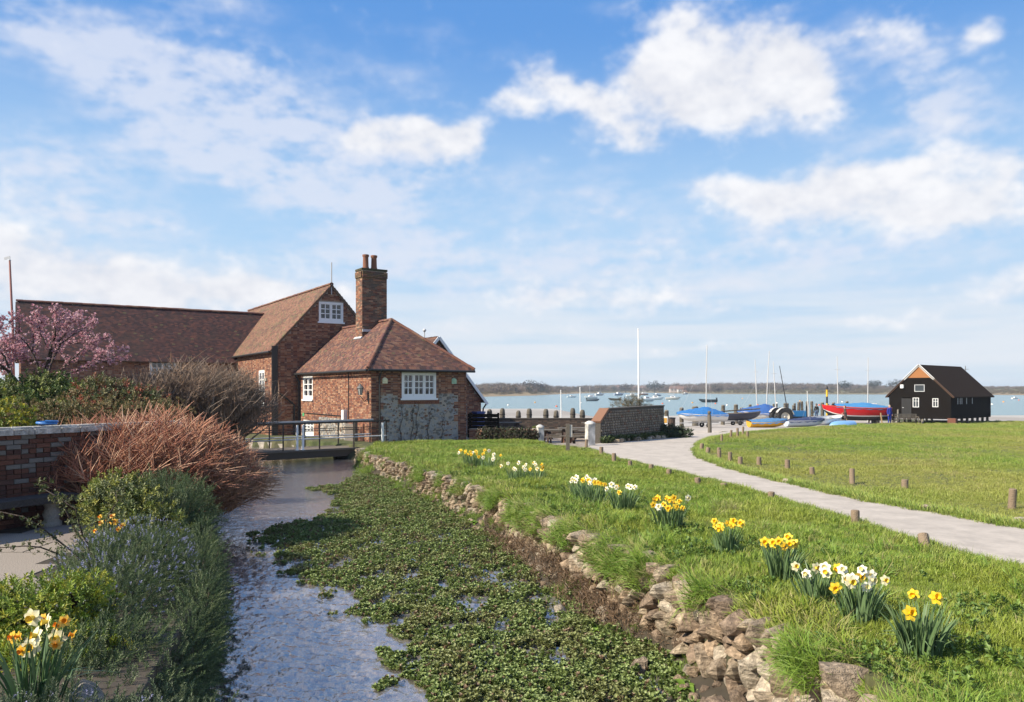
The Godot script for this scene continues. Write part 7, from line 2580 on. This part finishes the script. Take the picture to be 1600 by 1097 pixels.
	var rm := bush("rosemary_bush", "large dark rosemary with lavender blue flowers hanging over the stream", "shrub", Vector3(-3.25, -0.03, -6.4),
		[[Vector3(0.05, 0.0, 0.4), Vector3(0.42, 0.46, 0.7)], [Vector3(-0.35, 0.1, -0.7), Vector3(0.55, 0.38, 0.75)], [Vector3(0.45, -0.02, 1.35), Vector3(0.35, 0.42, 0.5)], [Vector3(0.22, -0.4, 0.1), Vector3(0.3, 0.45, 0.9)], [Vector3(-0.8, 0.02, -1.9), Vector3(0.5, 0.36, 0.7)], [Vector3(-0.08, -0.45, -1.2), Vector3(0.26, 0.4, 0.7)], [Vector3(-0.5, -0.45, -2.3), Vector3(0.3, 0.36, 0.7)], [Vector3(0.85, -0.05, 2.1), Vector3(0.3, 0.38, 0.6)], [Vector3(0.52, -0.5, 1.2), Vector3(0.25, 0.38, 0.9)], [Vector3(1.15, -0.15, 2.5), Vector3(0.22, 0.4, 0.7)], [Vector3(0.75, 0.1, 1.8), Vector3(0.35, 0.3, 0.6)],
		[Vector3(1.53, -0.30, 3.10), Vector3(0.2, 0.5, 0.42)], [Vector3(1.36, -0.30, 2.55), Vector3(0.2, 0.5, 0.42)], [Vector3(1.20, -0.30, 2.00), Vector3(0.2, 0.5, 0.42)], [Vector3(1.03, -0.30, 1.45), Vector3(0.2, 0.5, 0.42)], [Vector3(0.86, -0.30, 0.90), Vector3(0.2, 0.5, 0.42)], [Vector3(0.70, -0.30, 0.35), Vector3(0.2, 0.5, 0.42)], [Vector3(0.53, -0.30, -0.20), Vector3(0.2, 0.5, 0.42)], [Vector3(0.34, -0.30, -0.75), Vector3(0.2, 0.5, 0.42)], [Vector3(0.12, -0.30, -1.30), Vector3(0.2, 0.5, 0.42)], [Vector3(-0.09, -0.30, -1.85), Vector3(0.2, 0.5, 0.42)], [Vector3(-0.30, -0.30, -2.40), Vector3(0.2, 0.5, 0.42)], [Vector3(-0.55, -0.30, -2.95), Vector3(0.2, 0.5, 0.42)]], 17000, 0.6, 1.15, rc, rose_leaf, "leaf", true, 0.4, 0.8)
	var fs := Scatter.new()
	fill_blobs(fs, [[Vector3(-0.3, 0.14, -0.65), Vector3(0.58, 0.42, 0.8)], [Vector3(0.1, 0.05, 0.45), Vector3(0.44, 0.48, 0.72)], [Vector3(-0.75, 0.06, -1.85), Vector3(0.52, 0.39, 0.7)]], 1100, 0.7, 1.4, [L(0.26, 0.27, 0.46), L(0.36, 0.37, 0.55), L(0.2, 0.22, 0.4)], 0.6, 0.92)
	scatter(rm, "flowers", fs, sprig(6, 0.03, 0.014, 0.009, 202), mats["petal"])
	rm = bush("rosemary_bush", "dark rosemary at the water edge behind the yellow green shrub", "shrub", Vector3(-4.85, -0.3, -11.0), [[Vector3(0, 0.2, 0), Vector3(0.55, 0.55, 0.7)], [Vector3(0.3, -0.15, 0.5), Vector3(0.3, 0.5, 0.7)], [Vector3(-0.35, 0.4, -0.6), Vector3(0.5, 0.4, 0.5)]], 3200, 0.8, 1.4, rc, rose_leaf, "leaf", true, 0.45, 0.7)
	rm = bush("rosemary_bush", "low flowering rosemary sprawling along the bottom edge of the garden", "shrub", Vector3(-1.9, 0.22, -3.05), [[Vector3(0, 0.18, 0), Vector3(0.35, 0.14, 0.22)], [Vector3(0.42, 0.14, -0.1), Vector3(0.3, 0.13, 0.2)], [Vector3(-0.45, 0.2, 0.05), Vector3(0.3, 0.14, 0.2)], [Vector3(-0.9, 0.2, -0.1), Vector3(0.35, 0.15, 0.3)]], 1900, 0.5, 0.95, [L(0.06, 0.095, 0.045), L(0.09, 0.12, 0.06)], rose_leaf, "leaf", false, 0.3, 0.9)
	fs = Scatter.new()
	fill_blobs(fs, [[Vector3(0.1, 0.2, 0), Vector3(0.6, 0.15, 0.25)]], 120, 0.5, 0.9, [L(0.36, 0.37, 0.55), L(0.26, 0.27, 0.46)], 0.6, 0.9)
	scatter(rm, "flowers", fs, sprig(6, 0.03, 0.014, 0.009, 202), mats["petal"])
	bush("euonymus_bush", "rounded bright yellow green evergreen shrub beside the narcissi", "shrub", Vector3(-3.05, 0.18, -4.95), [[Vector3(0, 0.2, 0), Vector3(0.36, 0.19, 0.3)], [Vector3(0.2, 0.22, -0.1), Vector3(0.2, 0.17, 0.22)], [Vector3(-0.25, 0.22, 0), Vector3(0.2, 0.15, 0.2)], [Vector3(0.3, 0.02, 0.35), Vector3(0.35, 0.16, 0.35)], [Vector3(-0.35, 0.02, 0.4), Vector3(0.4, 0.14, 0.4)]], 2700, 0.7, 1.15, [L(0.16, 0.24, 0.02), L(0.28, 0.36, 0.03), L(0.11, 0.18, 0.02), L(0.34, 0.33, 0.03)], sprig(9, 0.045, 0.036, 0.013, 204, 1.3), "leaf", true, 0.5)
	bush("variegated_shrub", "loose yellow and green shrub rising above the rosemary", "shrub", Vector3(-5.15, -0.2, -10.3), [[Vector3(0, 0.25, 0), Vector3(0.62, 0.5, 0.55)], [Vector3(0.45, 0.1, 0.2), Vector3(0.4, 0.4, 0.45)], [Vector3(-0.2, 0.55, -0.1), Vector3(0.4, 0.28, 0.35)]], 1700, 0.8, 1.4, [L(0.16, 0.2, 0.035), L(0.3, 0.3, 0.06), L(0.09, 0.12, 0.035), L(0.12, 0.15, 0.07)], sprig(10, 0.09, 0.05, 0.022, 205, 1.2), "leaf", true, 0.35, 0.7)
	# straggling rose with few leaves
	var rs := thing("straggling_rose", "straggling thin rose with sparse leaves arching over the terrace", "shrub", Vector3(-4.05, -0.1, -7.5))
	var tm := MB.new()
	var ls := Scatter.new()
	for q in [[Vector3(-1.0, 0.75, 0.2)], [Vector3(-0.7, 0.95, -0.2)], [Vector3(-0.3, 0.85, 0.1)], [Vector3(-0.9, 0.35, 0.3)], [Vector3(0.1, 0.9, -0.3)]]:
		var e: Vector3 = q[0]
		var path := []
		var rad := []
		for i in 7:
			var f := i / 6.0
			path.append(e * f + Vector3(0.06 * sin(i * 2.1), 0.22 * sin(f * PI), 0.05 * cos(i * 1.7)))
			rad.append(0.011 - 0.0012 * i)
		tm.tube(path, rad, 5)
		for i in 46:
			var f := rng.randf_range(0.3, 1.0)
			var p: Vector3 = path[int(f * 5.99)].lerp(path[mini(int(f * 5.99) + 1, 6)], fmod(f * 5.99, 1.0))
			ls.add(turned(Vector3(rng.randfn(), rng.randfn() + 0.5, rng.randfn()), p + Vector3(rng.randfn(), rng.randfn(), rng.randfn()) * 0.035, rng.randf_range(0.6, 1.1), rng.randf() * TAU), L(0.07, 0.10, 0.025).lerp(L(0.13, 0.13, 0.04), rng.randf()))
	part(rs, "branches", tm, mats["bark"])
	scatter(rs, "foliage", ls, sprig(5, 0.03, 0.035, 0.02, 206), mats["leaf"])
	var so := part(self, "garden_stone", stone_shape(108), mats["pale_stone"])
	so.transform = Transform3D(Basis(Vector3.UP, 0.5).scaled_local(Vector3(0.17, 0.13, 0.14)), Vector3(-2.06, 0.31, -3.7))
	tag(so, "pale rounded stone beside the narcissi in the garden", "stone")
	# low dark cover at the left bank foot so that earth shows little
	bush("ground_ivy", "dark trailing plants along the bank below the brick wall", "plant", Vector3(-7.2, -0.4, -16.6), [[Vector3(0.0, 0.1, 0), Vector3(0.8, 0.45, 1.4)], [Vector3(-0.7, 0.1, -1.6), Vector3(0.8, 0.5, 1.2)], [Vector3(0.8, 0.0, 2.0), Vector3(0.7, 0.5, 1.2)]], 1500, 0.9, 1.6, [L(0.025, 0.035, 0.018), L(0.04, 0.05, 0.025)], sprig(8, 0.08, 0.07, 0.035, 207), "leaf", false, 0.3)
	# red-stemmed dogwood
	var dw := thing("red_twig_bush", "big leafless dogwood with orange red stems leaning over the stream", "shrub", Vector3(-6.4, -0.42, -13.9))
	var reds2 := [L(0.38, 0.15, 0.09), L(0.48, 0.24, 0.15), L(0.24, 0.09, 0.06), L(0.55, 0.36, 0.25)]
	stems(dw, Vector3(0, 0, 0), Vector3(0.75, 0.2, 0.8), 1500, 1.1, 1.8, reds2, 0.75, 301, 1.15)
	stems(dw, Vector3(-0.5, 0.15, 0.5), Vector3(0.7, 0.2, 0.6), 800, 1.05, 1.7, reds2, 0.7, 302, 1.15)
	stems(dw, Vector3(0.35, -0.1, -0.3), Vector3(0.8, 0.2, 0.9), 850, 0.8, 1.5, [L(0.30, 0.15, 0.09), L(0.44, 0.26, 0.16)], 1.2, 303, 1.2)
	# tall brown bare shrub with some green
	var bs2 := thing("bare_brown_shrub", "tall rounded brown bare shrub in front of the mill", "shrub", Vector3(-10.7, -0.4, -26.0))
	var br := [L(0.19, 0.14, 0.11), L(0.26, 0.19, 0.14), L(0.14, 0.11, 0.09), L(0.28, 0.18, 0.12)]
	stems(bs2, Vector3(-0.2, 0, 0), Vector3(1.6, 0.6, 1.2), 1400, 1.6, 2.9, br, 0.5, 304, 1.1)
	stems(bs2, Vector3(0.2, 1.2, 0.2), Vector3(1.5, 0.7, 1.2), 1100, 0.8, 1.4, br, 0.8, 305, 1.4)
	var ivs := Scatter.new()
	fill_blobs(ivs, [[Vector3(-0.9, 2.1, 0.3), Vector3(0.9, 0.5, 0.7)], [Vector3(1.3, 1.9, 0.2), Vector3(0.55, 0.6, 0.6)], [Vector3(-0.2, 1.2, 0.9), Vector3(1.5, 0.9, 0.5)]], 850, 0.7, 1.3, [L(0.05, 0.07, 0.025), L(0.09, 0.10, 0.04), L(0.14, 0.11, 0.06)], 0.6, 0.3)
	scatter(bs2, "foliage", ivs, sprig(7, 0.07, 0.07, 0.035, 208), mats["leaf"])
	# hedges over the wall
	bush("viburnum_bush", "broad glossy dark green bush below the blossom tree", "shrub", Vector3(-14.2, 0, -23.0), [[Vector3(0, 1.4, 0), Vector3(1.35, 0.85, 1.0)], [Vector3(1.2, 1.2, 0.2), Vector3(0.9, 0.8, 0.8)], [Vector3(-1.2, 1.1, 0), Vector3(1.0, 0.85, 0.8)]], 2600, 0.9, 1.5, [L(0.05, 0.09, 0.02), L(0.1, 0.16, 0.03), L(0.22, 0.25, 0.05)], sprig(9, 0.1, 0.10, 0.045, 209), "gloss_leaf", true, 0.4)
	bush("photinia_bush", "evergreen bush flushed with red young leaves", "shrub", Vector3(-11.7, 0, -22.2), [[Vector3(0, 1.3, 0), Vector3(1.1, 0.8, 0.8)], [Vector3(0.95, 1.1, 0), Vector3(0.8, 0.75, 0.7)]], 1700, 0.9, 1.4, [L(0.07, 0.10, 0.03), L(0.14, 0.15, 0.05), L(0.34, 0.1, 0.06), L(0.2, 0.19, 0.09)], sprig(9, 0.1, 0.10, 0.04, 210), "gloss_leaf", true, 0.4)
	var hb := []
	for i in 6:
		hb.append([Vector3(i * 0.62 - 0.1, 0.95, -0.12 * i), Vector3(0.52, 0.66 + 0.04 * sin(i * 2.0), 0.45)])
	bush("clipped_hedge", "long clipped brownish hedge just behind the garden wall", "hedge", Vector3(-10.95, 0, -17.3), hb, 3800, 0.7, 1.1, [L(0.17, 0.13, 0.05), L(0.22, 0.17, 0.07), L(0.11, 0.12, 0.035), L(0.26, 0.18, 0.08)], sprig(8, 0.05, 0.055, 0.03, 211), "leaf", true, 0.5)
	bush("golden_privet", "golden yellow and green hedge at the far left above the wall", "hedge", Vector3(-10.95, 0, -16.5), [[Vector3(0, 0.95, 0), Vector3(0.7, 0.7, 0.6)], [Vector3(-0.9, 0.95, 0), Vector3(0.7, 0.7, 0.6)]], 1500, 0.8, 1.2, [L(0.45, 0.40, 0.02), L(0.28, 0.32, 0.02), L(0.1, 0.15, 0.02), L(0.15, 0.2, 0.02)], sprig(8, 0.05, 0.06, 0.032, 212), "leaf", true, 0.5)
	# blossom tree
	var bt2 := thing("blossom_tree", "pink flowering cherry plum tree at the far left", "tree", Vector3(-15.9, -0.3, -24.5))
	var wood := MB.new()
	var tips := []
	var grow := [[Vector3.ZERO, Vector3(0.2, 1.0, 0).normalized(), 1.75, 0.13, 0]]
	while grow.size():
		var g: Array = grow.pop_back()
		var p0: Vector3 = g[0]
		var dir: Vector3 = g[1]
		var l: float = g[2]
		var mid := p0 + dir * l * 0.5 + Vector3(rng.randfn(), rng.randfn(), rng.randfn()) * l * 0.05
		var p1: Vector3 = p0 + dir * l
		wood.tube([p0, mid, p1], [g[3], g[3] * 0.85, g[3] * 0.65], 6 if g[4] < 2 else 4)
		if g[4] >= 2:
			tips.append([p0, p1])
		if g[4] < 5:
			for k in (4 if g[4] == 0 else 3 if g[4] < 3 else 2):
				var nd := (dir + Vector3(rng.randfn() * 0.62, rng.randf_range(-0.25, 0.5), rng.randfn() * 0.62)).normalized()
				if g[4] == 0:
					nd = (dir + Vector3(cos(k * 1.57 + 0.4) * 0.8, 0.1, sin(k * 1.57 + 0.4) * 0.8)).normalized()
				grow.append([p1 if k < 2 else mid.lerp(p1, 0.6), nd, l * rng.randf_range(0.62, 0.82), g[3] * 0.58, g[4] + 1])
	part(bt2, "trunk", wood, mats["bark"])
	var bl := Scatter.new()
	for q in tips:
		for i in 18:
			var p: Vector3 = q[0].lerp(q[1], rng.randf()) + Vector3(rng.randfn(), rng.randfn(), rng.randfn()) * 0.045
			bl.add(turned(Vector3(rng.randfn(), rng.randfn() + 0.3, rng.randfn()), p, rng.randf_range(0.8, 1.5), rng.randf() * TAU), L(0.62, 0.30, 0.38).lerp(L(0.78, 0.54, 0.60), rng.randf()).lerp(L(0.25, 0.1, 0.1), 0.5 if rng.randf() < 0.15 else 0.0))
	scatter(bt2, "crown", bl, sprig(6, 0.03, 0.045, 0.04, 213), mats["petal"])
	# pole with vane over the far gable
	var fp := thing("garden_flagpole", "slim reddish pole with small vane beyond the blossom tree", "flagpole", Vector3(-28.5, -0.8, -44.0))
	var fm := MB.new()
	fm.tube([Vector3(0, 0, 0), Vector3(-0.1, 6, 0), Vector3(-0.28, 10.0, 0)], [0.07, 0.065, 0.05], 6)
	part(fp, "shaft", fm, paint(L(0.3, 0.12, 0.1), 0.6))
	fm = MB.new()
	fm.box(Vector3(-0.42, 10.15, 0), Vector3(0.36, 0.14, 0.02), Basis(Vector3.BACK, 0.3))
	fm.lathe([Vector2(0, 9.95), Vector2(0.08, 10.02), Vector2(0, 10.1)], 8, Vector3(-0.28, 0, 0))
	part(fp, "vane", fm, mats["lead"])

func _ready() -> void:
	rng.seed = 20240
	# camera: eye height above the bank, level, lens shifted up
	var cam := Camera3D.new()
	cam.name = "camera"
	add_child(cam)
	cam.position = Vector3(0, 1.8, 0)
	cam.set_frustum(1097.0 / 1200.0 * 0.1, Vector2(0, 60.5 / 1200.0 * 0.1), 0.1, 6000.0)
	cam.current = true
	# sky, sun, exposure
	var we := WorldEnvironment.new()
	we.name = "environment"
	var env := Environment.new()
	env.background_mode = Environment.BG_SKY
	var sky := Sky.new()
	var psm := PanoramaSkyMaterial.new()
	psm.panorama = make_sky()
	sky.sky_material = psm
	env.sky = sky
	env.tonemap_mode = Environment.TONE_MAPPER_LINEAR
	env.tonemap_exposure = 1.66
	env.sdfgi_enabled = true
	env.ssao_enabled = true
	env.ssil_enabled = true
	env.fog_enabled = true
	env.fog_density = 0.00024
	env.fog_light_color = Color(0.86, 0.92, 1.0)
	we.environment = env
	add_child(we)
	var sun := DirectionalLight3D.new()
	sun.name = "sun"
	sun.light_energy = 1.6
	sun.light_color = Color(1.0, 0.95, 0.86)
	sun.light_angular_distance = 0.5
	sun.shadow_enabled = true
	add_child(sun)
	sun.look_at_from_position(SUN * 50.0, Vector3.ZERO)
	# setting, then things, then small detail
	var t0 := Time.get_ticks_msec()
	make_materials()
	make_ground()
	print("ground ", Time.get_ticks_msec() - t0)
	make_houses()
	make_terrace()
	print("houses ", Time.get_ticks_msec() - t0)
	make_stone_wall()
	make_courtyard()
	make_stakes()
	make_boats()
	make_piles()
	make_shed()
	make_people()
	print("front ", Time.get_ticks_msec() - t0)
	make_harbour()
	make_far_shore()
	make_garden()
	print("garden ", Time.get_ticks_msec() - t0)
	make_daffodils()
	make_cress()
	make_grass()
	print("done ", Time.get_ticks_msec() - t0)
